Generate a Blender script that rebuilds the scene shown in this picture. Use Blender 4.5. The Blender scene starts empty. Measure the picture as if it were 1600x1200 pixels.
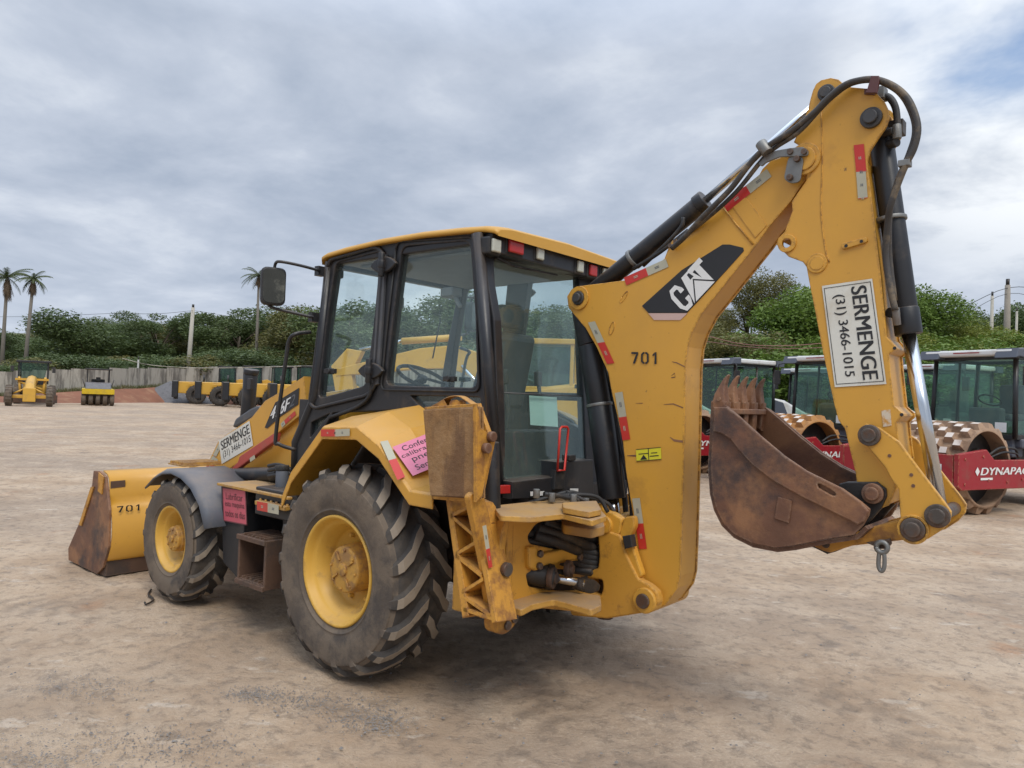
import bpy, bmesh, math, random
import numpy as np
from mathutils import Vector, Matrix, noise as mnoise
rad = math.radians
random.seed(7); rng = np.random.default_rng(7)
sc = bpy.context.scene; C = sc.collection

# ------------------------------------------------------------------ camera
FPX, W0, H0 = 1160.0, 1600.0, 1200.0
CAM = Vector((-3.709, 3.935, 1.745))
YAW, PIT, ROL = rad(-49.67), rad(1.0), rad(2.08)
F_ = Vector((math.cos(YAW)*math.cos(PIT), math.sin(YAW)*math.cos(PIT), math.sin(PIT)))
R_ = Vector((math.sin(YAW), -math.cos(YAW), 0)); U_ = R_.cross(F_)
RX = R_*math.cos(ROL)+U_*math.sin(ROL); UX = -R_*math.sin(ROL)+U_*math.cos(ROL)
cam = bpy.data.objects.new('camera', bpy.data.cameras.new('camera')); C.objects.link(cam)
m = Matrix.Identity(4)
for i in range(3): m[i][0], m[i][1], m[i][2], m[i][3] = RX[i], UX[i], -F_[i], CAM[i]
cam.matrix_world = m
cam.data.sensor_fit = 'HORIZONTAL'; cam.data.sensor_width = 36; cam.data.lens = FPX/W0*36
cam.data.clip_start = .05; cam.data.clip_end = 6000
sc.camera = cam
sc.view_settings.view_transform = 'Standard'; sc.view_settings.look = 'None'
sc.view_settings.exposure = 0.33; sc.view_settings.gamma = 1.0; sc.view_settings.use_curve_mapping = False

# ------------------------------------------------------------------ world + sun
SUN_EL, SUN_AZ = rad(52), rad(150)       # azimuth measured from +X towards +Y
world = bpy.data.worlds.new("World"); sc.world = world; world.use_nodes = True
nt = world.node_tree; nt.nodes.clear()
def N(t, **kw):
    n = nt.nodes.new(t)
    for k, v in kw.items(): setattr(n, k, v)
    return n
def Lk(a, b): nt.links.new(a, b)
def mathn(op, a, b=None, clamp=False):
    n = N('ShaderNodeMath', operation=op, use_clamp=clamp)
    for i, v in enumerate((a, b)):
        if v is None: continue
        if isinstance(v, (int, float)): n.inputs[i].default_value = v
        else: Lk(v, n.inputs[i])
    return n.outputs[0]
def ramp(fac, stops, interp='LINEAR'):
    n = N('ShaderNodeValToRGB'); cr = n.color_ramp; cr.interpolation = interp
    while len(cr.elements) < len(stops): cr.elements.new(.5)
    for e, (p, c) in zip(cr.elements, stops):
        e.position = p; e.color = (c, c, c, 1) if isinstance(c, (int, float)) else (*c, 1)
    Lk(fac, n.inputs[0]); return n.outputs[0]
def mixc(fac, a, b, mode='MIX'):
    n = N('ShaderNodeMix', data_type='RGBA', blend_type=mode)
    for s, v in ((n.inputs[0], fac), (n.inputs[6], a), (n.inputs[7], b)):
        if isinstance(v, (int, float)): s.default_value = v
        elif isinstance(v, tuple): s.default_value = (*v, 1)
        else: Lk(v, s)
    return n.outputs[2]
def noise(vec, scale, detail=4, rough=.55, dist=0):
    n = N('ShaderNodeTexNoise'); n.inputs['Scale'].default_value = scale; n.inputs['Detail'].default_value = detail
    n.inputs['Roughness'].default_value = rough; n.inputs['Distortion'].default_value = dist
    if vec is not None: Lk(vec, n.inputs['Vector'])
    return n.outputs['Fac']
tc = N('ShaderNodeTexCoord'); sep = N('ShaderNodeSeparateXYZ'); Lk(tc.outputs['Generated'], sep.inputs[0])
zz = mathn('ADD', mathn('MAXIMUM', sep.outputs[2], 0.0), .16)
cmb = N('ShaderNodeCombineXYZ')
Lk(mathn('DIVIDE', sep.outputs[0], zz), cmb.inputs[0]); Lk(mathn('DIVIDE', sep.outputs[1], zz), cmb.inputs[1])
big = noise(cmb.outputs[0], .55, 3, .5, .4); mid = noise(cmb.outputs[0], 1.5, 6, .58, .25); fine = noise(cmb.outputs[0], 4.2, 5, .6)
dens = mathn('ADD', mathn('ADD', mathn('MULTIPLY', big, .42), mathn('MULTIPLY', mid, .46)), mathn('MULTIPLY', fine, .12))
cloud = ramp(dens, [(.34, (.25, .305, .40)), (.45, (.335, .39, .485)), (.54, (.44, .49, .58)), (.66, (.66, .70, .76))])
# a gap of blue sky with a bright white bank, high on the right
sky = N('ShaderNodeTexSky'); sky.sky_type = 'NISHITA'; sky.sun_disc = False
sky.sun_elevation = SUN_EL; sky.sun_rotation = math.pi/2 - SUN_AZ
skyc = N('ShaderNodeVectorMath', operation='SCALE'); Lk(sky.outputs[0], skyc.inputs[0]); skyc.inputs[3].default_value = .15
def dirspot(px, py, inner, outer):
    d = (F_ + RX*((px-800)/FPX) - UX*((py-600)/FPX)).normalized()
    n = N('ShaderNodeVectorMath', operation='DOT_PRODUCT'); Lk(tc.outputs['Generated'], n.inputs[0]); n.inputs[1].default_value = d
    return ramp(n.outputs['Value'], [(math.cos(rad(outer)), 0.0), (math.cos(rad(inner)), 1.0)], 'EASE')
gap = mathn('MULTIPLY', dirspot(1560, 5, 1, 8), ramp(mid, [(.40, 1.0), (.60, 0.15)]))
white = mathn('MULTIPLY', dirspot(1640, 130, 3, 15), ramp(mid, [(.38, .25), (.55, 1.0)]))
col = mixc(white, cloud, (.80, .83, .86)); col = mixc(gap, col, skyc.outputs[0])
# lighter band towards the horizon
hz = ramp(sep.outputs[2], [(0.0, 1.0), (.22, 0.0)])
col = mixc(mathn('MULTIPLY', hz, .38), col, (.52, .58, .67))
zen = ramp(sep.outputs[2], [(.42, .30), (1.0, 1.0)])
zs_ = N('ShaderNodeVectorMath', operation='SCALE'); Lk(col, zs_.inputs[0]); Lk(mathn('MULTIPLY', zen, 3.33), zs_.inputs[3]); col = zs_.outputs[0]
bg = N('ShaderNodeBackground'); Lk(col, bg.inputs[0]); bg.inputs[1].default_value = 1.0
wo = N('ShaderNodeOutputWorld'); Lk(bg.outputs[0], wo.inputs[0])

sun = bpy.data.objects.new('sun', bpy.data.lights.new('sun', 'SUN')); C.objects.link(sun)
sun.data.energy = 1.5; sun.data.angle = rad(24); sun.data.color = (1, .93, .82)
sd = Vector((math.cos(SUN_AZ)*math.cos(SUN_EL), math.sin(SUN_AZ)*math.cos(SUN_EL), math.sin(SUN_EL)))
sun.rotation_euler = sd.to_track_quat('Z', 'Y').to_euler(); sun.location = (0, 0, 30)

# ------------------------------------------------------------------ unprojection helpers
def ray(px, py): return F_ + RX*((px-800)/FPX) - UX*((py-600)/FPX)
def at(px, py, ax, v):
    d = ray(px, py); i = 'xyz'.index(ax); return CAM + d*((v-CAM[i])/d[i])
def atd(px, py, depth): return CAM + ray(px, py)*depth
def atp(px, py, p0, n):
    d = ray(px, py); n = Vector(n); return CAM + d*(((Vector(p0)-CAM).dot(n))/d.dot(n))
def hor(px): return 600 + FPX*math.tan(PIT) + (px-800)*math.tan(ROL)
def gp(px, depth, z=0.0):
    p = atd(px, hor(px), depth); p.z = z; return p
def Y(pts, y): return [at(a, b, 'y', y) for a, b in pts]
def X(pts, x): return [at(a, b, 'x', x) for a, b in pts]
def Z(pts, z): return [at(a, b, 'z', z) for a, b in pts]

# ------------------------------------------------------------------ materials
MATS = {}
def newmat(name):
    global nt
    mt = bpy.data.materials.new(name); mt.use_nodes = True; nt = mt.node_tree; nt.nodes.clear()
    b = N('ShaderNodeBsdfPrincipled'); o = N('ShaderNodeOutputMaterial'); Lk(b.outputs[0], o.inputs[0])
    MATS[name] = mt; return mt, b
def surf(name, base, rough=.5, metal=0, var=.12, vscale=3, dirt=None, damt=.3, dscale=2.2, dth=.52, bump=.1, bscale=30,
         edge=None, eamt=.7, coat=0, streak=False, dust=0, seed=0, second=None, sscale=1.5, samt=.7, chips=0):
    mt, b = newmat(name)
    tcn = N('ShaderNodeTexCoord'); v = tcn.outputs['Object']
    mp = N('ShaderNodeMapping'); Lk(v, mp.inputs[0]); mp.inputs['Location'].default_value = (seed*3.1, seed*1.7, seed)
    v = mp.outputs[0]
    c = mixc(noise(v, vscale, 5), tuple(x*(1-var) for x in base), tuple(min(1, x*(1+var)) for x in base))
    if second:
        c = mixc(mathn('MULTIPLY', ramp(noise(v, sscale, 8, .65, .4), [(.46, 0.0), (.60, 1.0)]), samt), c, second)
    if chips:
        c = mixc(mathn('MULTIPLY', ramp(noise(v, 17, 8, .8), [(.655, 0.0), (.67, 1.0)]), chips), c, (.10, .05, .025))
        c = mixc(mathn('MULTIPLY', ramp(noise(v, 1.1, 7, .7), [(.45, 0.0), (.7, 1.0)]), chips*.35), c, (.40, .215, .06))
    if dirt:
        vv = v
        if streak:
            m2 = N('ShaderNodeMapping'); Lk(v, m2.inputs[0]); m2.inputs['Scale'].default_value = (1, 1, .18); vv = m2.outputs[0]
        f = ramp(noise(vv, dscale, 9, .68), [(dth, 0.0), (dth+.12, 1.0)])
        c = mixc(mathn('MULTIPLY', f, damt), c, dirt)
        sp = ramp(noise(v, 26, 6, .7), [(.66, 0.0), (.70, 1.0)])
        c = mixc(mathn('MULTIPLY', sp, damt*.8), c, tuple(x*.6 for x in dirt))
    if dust:
        g = N('ShaderNodeNewGeometry'); s2 = N('ShaderNodeSeparateXYZ'); Lk(g.outputs['Normal'], s2.inputs[0])
        up = ramp(s2.outputs[2], [(.35, 0.0), (.9, 1.0)])
        c = mixc(mathn('MULTIPLY', mathn('MULTIPLY', up, ramp(noise(v, 3.5, 6, .7), [(.3, .25), (.65, 1.0)])), dust), c, (.33, .24, .16))
    rr = mathn('ADD', mathn('MULTIPLY', noise(v, 9, 5), .3), rough-.15)
    if edge:
        bv = N('ShaderNodeBevel', samples=4); bv.inputs[0].default_value = .022
        g = N('ShaderNodeNewGeometry'); dt = N('ShaderNodeVectorMath', operation='DOT_PRODUCT')
        Lk(bv.outputs[0], dt.inputs[0]); Lk(g.outputs['Normal'], dt.inputs[1])
        ef = ramp(dt.outputs['Value'], [(.86, 1.0), (.985, 0.0)])
        ef = mathn('MULTIPLY', ef, ramp(noise(v, 22, 7, .8), [(.47, 0.0), (.53, 1.0)]))
        c = mixc(mathn('MULTIPLY', ef, eamt), c, edge)
    Lk(c, b.inputs['Base Color']); Lk(rr, b.inputs['Roughness']); b.inputs['Metallic'].default_value = metal
    if coat: b.inputs['Coat Weight'].default_value = coat; b.inputs['Coat Roughness'].default_value = .2
    if bump:
        bn = N('ShaderNodeBump'); bn.inputs['Strength'].default_value = bump; bn.inputs['Distance'].default_value = .01
        Lk(noise(v, bscale, 6, .65), bn.inputs['Height']); Lk(bn.outputs[0], b.inputs['Normal'])
    return mt
RUST = (.16, .065, .028)
YEL = (.62, .318, .040)
yellow = surf('yellow_paint', YEL, .42, var=.05, dirt=(.27, .13, .035), damt=.35, dth=.60, dscale=2.5, bump=.05, bscale=14, edge=(.13, .055, .02), eamt=.8, dust=.22, coat=.12, chips=.8)
yellow_frame = surf('grimy_yellow_paint', (.58, .29, .038), .5, var=.08, dirt=(.20, .09, .03), damt=.6, dth=.545, dscale=6, bump=.12, edge=(.12, .05, .02), eamt=.9, dust=.3, chips=1.0)
yellow_worn = surf('worn_yellow_paint', (.52, .25, .035), .6, var=.15, dirt=RUST, damt=.75, dth=.50, dscale=5, bump=.25, edge=RUST, eamt=.9, dust=.35)
yellow_dusty = surf('dusty_yellow_paint', (.50, .27, .05), .65, var=.15, dirt=(.30, .19, .10), damt=.6, dth=.45, dscale=4, bump=.2, edge=RUST, dust=.75)
roofyel = surf('roof_yellow_plastic', (.56, .30, .045), .5, var=.06, bump=.05, dust=.3)
black = surf('black_paint', (.016, .017, .02), .42, var=.3, dirt=(.10, .075, .055), damt=.35, dth=.56, dscale=5, bump=.06, edge=(.09, .07, .06), eamt=.4, dust=.3)
blackrub = surf('black_rubber', (.02, .02, .021), .6, var=.3, dirt=(.12, .09, .06), damt=.35, dscale=7, bump=.15)
darkgrey = surf('dark_grey_plastic', (.07, .075, .085), .55, var=.15, dirt=(.2, .16, .12), damt=.3, bump=.1, dust=.3)
fendgrey = surf('grey_plastic', (.10, .11, .13), .6, var=.12, dirt=(.24, .19, .14), damt=.35, bump=.1, dust=.4)
rust = surf('rusty_steel', (.150, .068, .038), .6, var=.5, vscale=6, dirt=(.040, .030, .030), damt=.85, dth=.52, dscale=1.9, bump=.35, bscale=22, edge=(.34, .23, .15), eamt=.5, dust=.15, second=(.30, .145, .065), sscale=3.0, samt=.8)
rustdark = surf('dark_rusty_steel', (.10, .055, .035), .7, var=.35, dirt=(.035, .03, .028), damt=.7, dth=.48, bump=.35, edge=(.25, .16, .1), eamt=.4)
darksteel = surf('dark_oily_steel', (.035, .032, .030), .5, .3, var=.3, dirt=(.12, .075, .045), damt=.5, dscale=6, bump=.2)
pinsteel = surf('worn_pin_steel', (.10, .085, .075), .5, .5, var=.3, dirt=(.13, .06, .03), damt=.7, dth=.46, dscale=12, bump=.3, edge=(.2, .16, .13))
pingrey = surf('grey_pin_steel', (.07, .068, .068), .5, .4, var=.2, dirt=(.12, .1, .08), damt=.4, dscale=12, bump=.2)
chrome = surf('chrome_rod', (.62, .64, .66), .18, 1.0, var=.05, bump=0)
steel = surf('grey_steel', (.22, .22, .21), .5, .6, var=.2, dirt=(.15, .09, .06), damt=.4, dscale=10, bump=.2)
tyre_side = surf('dusty_tyre_rubber', (.105, .082, .062), .85, var=.25, vscale=5, dirt=(.17, .13, .092), damt=.7, dth=.44, dscale=4, bump=.35, bscale=40, second=(.045, .040, .037), sscale=2.5, samt=.6)
tyre_dark = surf('tyre_groove_rubber', (.044, .039, .035), .8, var=.3, dirt=(.10, .08, .06), damt=.5, dth=.48, dscale=6, bump=.3, bscale=40)
tyre_top = surf('worn_lug_rubber', (.25, .205, .155), .9, var=.2, vscale=9, dirt=(.05, .045, .04), damt=.75, dth=.60, dscale=9, bump=.3, bscale=60)
padrub = surf('brown_rubber_pad', (.27, .145, .055), .85, var=.5, vscale=14, dirt=(.12, .06, .03), damt=.7, dth=.50, dscale=11, bump=1.0, bscale=26, dust=.2, streak=True, second=(.30, .18, .085), sscale=5)
rimyel = surf('rim_yellow', (.62, .36, .055), .5, var=.06, dirt=(.25, .14, .06), damt=.5, dth=.56, dscale=7, bump=.08, edge=RUST, dust=.3)
hubyel = surf('hub_yellow', (.50, .27, .05), .65, var=.15, dirt=(.22, .12, .06), damt=.7, dth=.46, dscale=12, bump=.35, edge=RUST)
redtape = surf('red_reflective_tape', (.52, .035, .025), .35, var=.08, dirt=(.3, .1, .06), damt=.25, bump=0)
whitetape = surf('white_reflective_tape', (.42, .40, .30), .35, var=.08, dirt=(.3, .22, .12), damt=.3, bump=0)
redpaint = surf('faded_red_paint', (.42, .07, .05), .55, var=.15, dirt=(.25, .12, .08), damt=.5, bump=.1, edge=RUST)
signwhite = surf('sign_white', (.66, .65, .58), .45, var=.05, dirt=(.45, .36, .24), damt=.45, dth=.50, bump=0)
signpink = surf('sign_pink', (.62, .19, .29), .5, var=.06, dirt=(.45, .25, .2), damt=.4, bump=0)
signred = surf('sign_faded_red', (.52, .10, .13), .5, var=.1, dirt=(.3, .12, .1), damt=.5, bump=0)
signyel = surf('sign_yellow', (.66, .60, .03), .5, var=.05, bump=0)
ink = surf('black_ink', (.018, .018, .02), .5, var=.2, bump=0)
inkred = surf('faded_ink', (.14, .045, .05), .6, var=.2, bump=0)
palegrn = surf('pale_paper', (.42, .60, .56), .6, var=.05, bump=0)
white = surf('white_lettering', (.72, .72, .70), .5, var=.04, dirt=(.5, .42, .35), damt=.3, bump=0)
lensred = surf('red_lamp_lens', (.38, .02, .018), .2, var=.1, bump=.1, bscale=60)
lensclr = surf('clear_lamp_lens', (.50, .50, .42), .15, .2, var=.15, bump=.2, bscale=60)
wood = surf('weathered_pole', (.26, .23, .19), .85, var=.2, bump=.2)
concrete = surf('stained_concrete', (.40, .375, .315), .9, var=.1, dirt=(.11, .10, .085), damt=.8, dth=.47, dscale=1.6, bump=.3, bscale=6, streak=True)
mroof = surf('roller_grey_plastic', (.085, .095, .12), .5, var=.08, bump=.05, dust=.4)
mred = surf('roller_red_paint', (.30, .012, .020), .45, var=.08, dirt=(.18, .09, .06), damt=.4, bump=.05, edge=(.50, .36, .18), eamt=.9)
mwhite = surf('roller_white_paint', (.66, .66, .64), .45, var=.04, dirt=(.4, .35, .28), damt=.4, bump=.03)
drumst = surf('dusty_drum_steel', (.34, .22, .14), .8, var=.2, vscale=3, dirt=(.11, .065, .04), damt=.7, dth=.48, dscale=2.5, bump=.3, dust=.3)
drumor = surf('orange_drum_steel', (.42, .20, .06), .8, var=.2, vscale=3, dirt=(.2, .11, .06), damt=.6, dth=.48, dscale=2.5, bump=.3, dust=.3)
padtop = surf('worn_pad_steel', (.60, .52, .45), .6, var=.15, dirt=(.25, .15, .1), damt=.5, bump=.1)
bkyel = surf('machine_yellow', (.60, .34, .045), .5, var=.08, dirt=(.3, .18, .08), damt=.4, bump=0, dust=.25)
bkyel2 = surf('roller_yellow', (.66, .46, .02), .5, var=.08, dirt=(.3, .2, .08), damt=.3, bump=0, dust=.2)
orangesoil = None

def glassmat(name, tint, haze, hcol, refl=1.0):
    mt, b = newmat(name); nt.nodes.remove(b)
    out = [n for n in nt.nodes if n.type == 'OUTPUT_MATERIAL'][0]
    tr = N('ShaderNodeBsdfTransparent'); tr.inputs[0].default_value = (*tint, 1)
    gl = N('ShaderNodeBsdfGlossy'); gl.inputs['Roughness'].default_value = .03; gl.inputs[0].default_value = (refl*.9, refl, refl, 1)
    df = N('ShaderNodeBsdfDiffuse'); df.inputs[0].default_value = (*hcol, 1)
    lw = N('ShaderNodeLayerWeight'); lw.inputs[0].default_value = .5
    fr5 = mathn('ADD', mathn('MULTIPLY', mathn('POWER', lw.outputs['Facing'], 4.0), .55), .03)
    tcn = N('ShaderNodeTexCoord')
    hz_ = mathn('MULTIPLY', ramp(noise(tcn.outputs['Object'], 2.2, 6, .6), [(.3, .6), (.7, 1.3)]), haze)
    m1 = N('ShaderNodeMixShader'); Lk(hz_, m1.inputs[0]); Lk(tr.outputs[0], m1.inputs[1]); Lk(df.outputs[0], m1.inputs[2])
    m2 = N('ShaderNodeMixShader'); Lk(fr5, m2.inputs[0]); Lk(m1.outputs[0], m2.inputs[1]); Lk(gl.outputs[0], m2.inputs[2])
    Lk(m2.outputs[0], out.inputs[0]); return mt
glass = glassmat('tinted_window_glass', (.945, .985, .978), .042, (.45, .57, .57))
glass_dirty = glassmat('dusty_window_glass', (.915, .965, .95), .065, (.42, .53, .50))
glass_far = glassmat('green_cab_glass', (.80, .90, .85), .04, (.2, .3, .25))
glass_dark = glassmat('dark_machine_glass', (.55, .66, .60), .05, (.10, .16, .13))
mirrorm = surf('mirror_glass_surface', (.085, .08, .065), .12, .9, var=.3, vscale=7, dirt=(.3, .27, .2), damt=.6, dscale=6, bump=0)

def leafmat(name, c1, c2, c3=None):
    mt, b = newmat(name); g = N('ShaderNodeNewGeometry'); tcn = N('ShaderNodeTexCoord'); oi = N('ShaderNodeObjectInfo')
    c = mixc(g.outputs['Random Per Island'], c1, c2)
    c = mixc(ramp(noise(tcn.outputs['Object'], .6, 4), [(.38, 0.0), (.62, .85)]), c, c3 or c2)
    c = mixc(mathn('MULTIPLY', oi.outputs['Random'], .4), c, tuple(x*.55 for x in c1))
    Lk(c, b.inputs['Base Color']); b.inputs['Roughness'].default_value = .6
    out = [n for n in nt.nodes if n.type == 'OUTPUT_MATERIAL'][0]
    t = N('ShaderNodeBsdfTranslucent'); Lk(c, t.inputs[0]); mx = N('ShaderNodeMixShader'); mx.inputs[0].default_value = .25
    Lk(b.outputs[0], mx.inputs[1]); Lk(t.outputs[0], mx.inputs[2]); Lk(mx.outputs[0], out.inputs[0])
    return mt
leaf_dark = leafmat('dark_foliage', (.070, .115, .038), (.135, .190, .058), (.115, .135, .042))
leaf_olive = leafmat('olive_foliage', (.120, .140, .042), (.200, .190, .055), (.20, .16, .045))
leaf_bright = leafmat('bright_foliage', (.095, .175, .028), (.190, .290, .045), (.165, .220, .036))
leaf_yel = leafmat('yellow_green_foliage', (.17, .21, .03), (.29, .29, .045), (.15, .21, .035))
leaf_dry = leafmat('dry_frond', (.17, .11, .065), (.26, .18, .11), (.14, .09, .05))
leaf_palm = leafmat('palm_frond', (.075, .10, .035), (.12, .15, .05), (.1, .12, .04))
grassm = leafmat('dry_grass', (.13, .13, .05), (.24, .21, .10), (.10, .12, .04))
bark = surf('tree_bark', (.11, .085, .06), .9, var=.3, bump=.5)
palmbark = surf('palm_bark', (.17, .15, .125), .9, var=.2, bump=.4)

# ------------------------------------------------------------------ mesh helpers
class MB:
    def __init__(s): s.bm = bmesh.new(); s.mi = 0
    def _add(s, vs, fs, sm=False):
        bv = [s.bm.verts.new(v) for v in vs]
        for f in fs:
            try:
                fc = s.bm.faces.new([bv[i] for i in f]); fc.material_index = s.mi; fc.smooth = sm
            except ValueError: pass
        return bv
    def box(s, c, size, rot=None):
        c = Vector(c); hx, hy, hz = [q/2 for q in size]; M = rot or Matrix.Identity(3)
        vs = [c + M @ Vector((x*hx, y*hy, z*hz)) for x in (-1, 1) for y in (-1, 1) for z in (-1, 1)]
        s._add(vs, [(0, 1, 3, 2), (4, 6, 7, 5), (0, 4, 5, 1), (2, 3, 7, 6), (0, 2, 6, 4), (1, 5, 7, 3)]); return s
    def hexa(s, lo, hi):     # two matching 4-point loops
        vs = list(lo)+list(hi)
        s._add(vs, [(3, 2, 1, 0), (4, 5, 6, 7), (0, 1, 5, 4), (1, 2, 6, 5), (2, 3, 7, 6), (3, 0, 4, 7)]); return s
    def cyl(s, p0, p1, r0, r1=None, seg=24, cap=True):
        p0, p1 = Vector(p0), Vector(p1); r1 = r0 if r1 is None else r1
        d = (p1-p0).normalized(); a = d.orthogonal().normalized(); b = d.cross(a)
        vs = []
        for p, r in ((p0, r0), (p1, r1)):
            for k in range(seg):
                t = 2*math.pi*k/seg; vs.append(p + (a*math.cos(t)+b*math.sin(t))*r)
        bv = s._add(vs, [(k, (k+1) % seg, seg+(k+1) % seg, seg+k) for k in range(seg)], True)
        if cap:
            for l in (list(reversed(bv[:seg])), bv[seg:]):
                f = s.bm.faces.new(l); f.material_index = s.mi
        return s
    def tube(s, pts, r, seg=12, smooth=0, cap=True):
        pts = [Vector(p) for p in pts]
        n0 = len(pts)
        if smooth: pts = spline(pts, smooth)
        rs = r if isinstance(r, (list, tuple)) else [r]*len(pts)
        if len(rs) != len(pts): rs = list(np.interp(np.linspace(0, n0-1, len(pts)), range(n0), rs))
        rings = []; prev = None
        for i, p in enumerate(pts):
            d = (pts[min(i+1, len(pts)-1)] - pts[max(i-1, 0)]).normalized()
            a = d.orthogonal().normalized() if prev is None else (prev - d*prev.dot(d)).normalized()
            prev = a; b = d.cross(a)
            rings.append([s.bm.verts.new(p + (a*math.cos(2*math.pi*k/seg)+b*math.sin(2*math.pi*k/seg))*rs[i]) for k in range(seg)])
        for A, B in zip(rings, rings[1:]):
            for k in range(seg):
                f = s.bm.faces.new((A[k], A[(k+1) % seg], B[(k+1) % seg], B[k])); f.smooth = True; f.material_index = s.mi
        if cap:
            for l in (list(reversed(rings[0])), rings[-1]):
                f = s.bm.faces.new(l); f.material_index = s.mi
        return s
    def lathe(s, prof, c, axis='y', seg=64, closed=False):
        # prof: list of (along-axis, radius)
        c = Vector(c); rings = []
        for (h, r) in prof:
            ring = []
            for k in range(seg):
                t = 2*math.pi*k/seg
                v = Vector((r*math.cos(t), h, r*math.sin(t))) if axis == 'y' else Vector((r*math.cos(t), r*math.sin(t), h)) if axis == 'z' else Vector((h, r*math.cos(t), r*math.sin(t)))
                ring.append(s.bm.verts.new(c+v))
            rings.append(ring)
        prs = list(zip(rings, rings[1:]))
        if closed: prs.append((rings[-1], rings[0]))
        for A, B in prs:
            for k in range(seg):
                f = s.bm.faces.new((A[k], A[(k+1) % seg], B[(k+1) % seg], B[k])); f.smooth = True; f.material_index = s.mi
        return s
    def disc(s, c, n, r, seg=24):
        n = Vector(n).normalized(); a = n.orthogonal().normalized(); b = n.cross(a)
        s._add([Vector(c)+(a*math.cos(2*math.pi*k/seg)+b*math.sin(2*math.pi*k/seg))*r for k in range(seg)], [tuple(range(seg))]); return s
    def plate(s, pts, thick, normal=None, holes=(), bevel=0.0, round_=0):
        """flat plate: pts lie on its front face, thickness goes against the normal"""
        pts = [Vector(p) for p in pts]
        if round_: pts = fillet(pts, round_)
        n = Vector(normal).normalized() if normal is not None else newell(pts)
        p0 = pts[0].copy(); a = n.orthogonal().normalized(); b = n.cross(a)
        cu = bpy.data.curves.new('tmp', 'CURVE'); cu.dimensions = '2D'; cu.fill_mode = 'BOTH'
        cu.extrude = max(thick/2-bevel, 1e-5); cu.bevel_depth = bevel; cu.bevel_resolution = 1; cu.offset = -bevel
        for loop in [pts]+[[Vector(q) for q in h] for h in holes]:
            sp = cu.splines.new('POLY'); sp.points.add(len(loop)-1); sp.use_cyclic_u = True
            for q, v in zip(sp.points, loop): w = v-p0; q.co = (w.dot(a), w.dot(b), 0, 1)
        ob = bpy.data.objects.new('tmp', cu); me = bpy.data.meshes.new_from_object(ob)
        M = Matrix.Identity(4); o = p0 - n*(thick/2)
        for i in range(3): M[i][0], M[i][1], M[i][2], M[i][3] = a[i], b[i], n[i], o[i]
        me.transform(M); k = len(s.bm.faces); s.bm.from_mesh(me); s.bm.faces.ensure_lookup_table()
        for f in s.bm.faces[k:]: f.material_index = s.mi; f.smooth = False
        bpy.data.objects.remove(ob); bpy.data.curves.remove(cu); bpy.data.meshes.remove(me); return s
    def text(s, txt, BL, BR, TL, u0, v0, u1, v1, lift=.002, bold=.0, font_shear=0, thick=.0008):
        """lettering fitted into the box u0..u1, v0..v1 of the frame BL-BR-TL"""
        BL, BR, TL = Vector(BL), Vector(BR), Vector(TL); ex, ey = BR-BL, TL-BL
        n = ex.cross(ey).normalized()
        if n.dot(CAM-BL) < 0 and FLIP[0]: n = -n
        cu = bpy.data.curves.new('t', 'FONT'); cu.body = txt; cu.size = 1; cu.shear = font_shear; cu.extrude = .0
        ob = bpy.data.objects.new('t', cu); me = bpy.data.meshes.new_from_object(ob)
        co = np.array([v.co[:] for v in me.vertices]); lo, hi = co.min(0), co.max(0)
        vs = []
        for q_ in (range(-1, 2) if bold else (0,)):
          vs = []
          for v in me.vertices:
            u = q_*bold+u0+(u1-u0)*(v.co.x-lo[0])/(hi[0]-lo[0]); w = v0+(v1-v0)*(v.co.y-lo[1])/max(hi[1]-lo[1], 1e-6)
            vs.append(BL+ex*u+ey*w+n*(lift+.0002*q_))
          s._add(vs, [tuple(p.vertices) for p in me.polygons])
        bpy.data.objects.remove(ob); bpy.data.curves.remove(cu); bpy.data.meshes.remove(me); return s
    def glyphs(s, txt, BL, BR, TL, u0, v0, u1, v1, lift=.002, gap=.18):
        w = (u1-u0)/(len(txt)+gap*(len(txt)-1))
        for i, ch in enumerate(txt):
            a = u0+i*w*(1+gap)
            for poly in GLYPH[ch]: s.poly(BL, BR, TL, [(a+w*x, v0+(v1-v0)*y) for x, y in poly], lift)
        return s
    def quad(s, BL, BR, TL, u0, v0, u1, v1, lift=.002):
        BL, BR, TL = Vector(BL), Vector(BR), Vector(TL); ex, ey = BR-BL, TL-BL; n = ex.cross(ey).normalized()*lift
        if FLIP[0] and n.dot(CAM-BL) < 0: n = -n
        s._add([BL+ex*a+ey*b+n for a, b in ((u0, v0), (u1, v0), (u1, v1), (u0, v1))], [(0, 1, 2, 3)]); return s
    def poly(s, BL, BR, TL, uv, lift=.002):
        BL, BR, TL = Vector(BL), Vector(BR), Vector(TL); ex, ey = BR-BL, TL-BL; n = ex.cross(ey).normalized()*lift
        if FLIP[0] and n.dot(CAM-BL) < 0: n = -n
        s._add([BL+ex*a+ey*b+n for a, b in uv], [tuple(range(len(uv)))]); return s
    def done(s, name, mats, parent=None, bevel=0, loc=None, solid=0, sub=0, autosmooth=True):
        bmesh.ops.recalc_face_normals(s.bm, faces=s.bm.faces) if bevel or autosmooth else None
        if name in ONEBY or (name not in KEEP and len(s.bm.verts) < 9000):
            cl = clusters(s.bm, name in ONEBY)
            if len(cl) > 1:
                first = None
                for faces in cl:
                    q = MB(); vm = {}
                    for f in faces:
                        nf = q.bm.faces.new([vm.setdefault(v, None) or vm.__setitem__(v, q.bm.verts.new(v.co)) or vm[v] for v in f.verts]); nf.material_index = f.material_index; nf.smooth = f.smooth
                    o = q._finish(name, mats, parent, bevel, loc, solid); first = first or o
                s.bm.free(); return first
        return s._finish(name, mats, parent, bevel, loc, solid)
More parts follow.
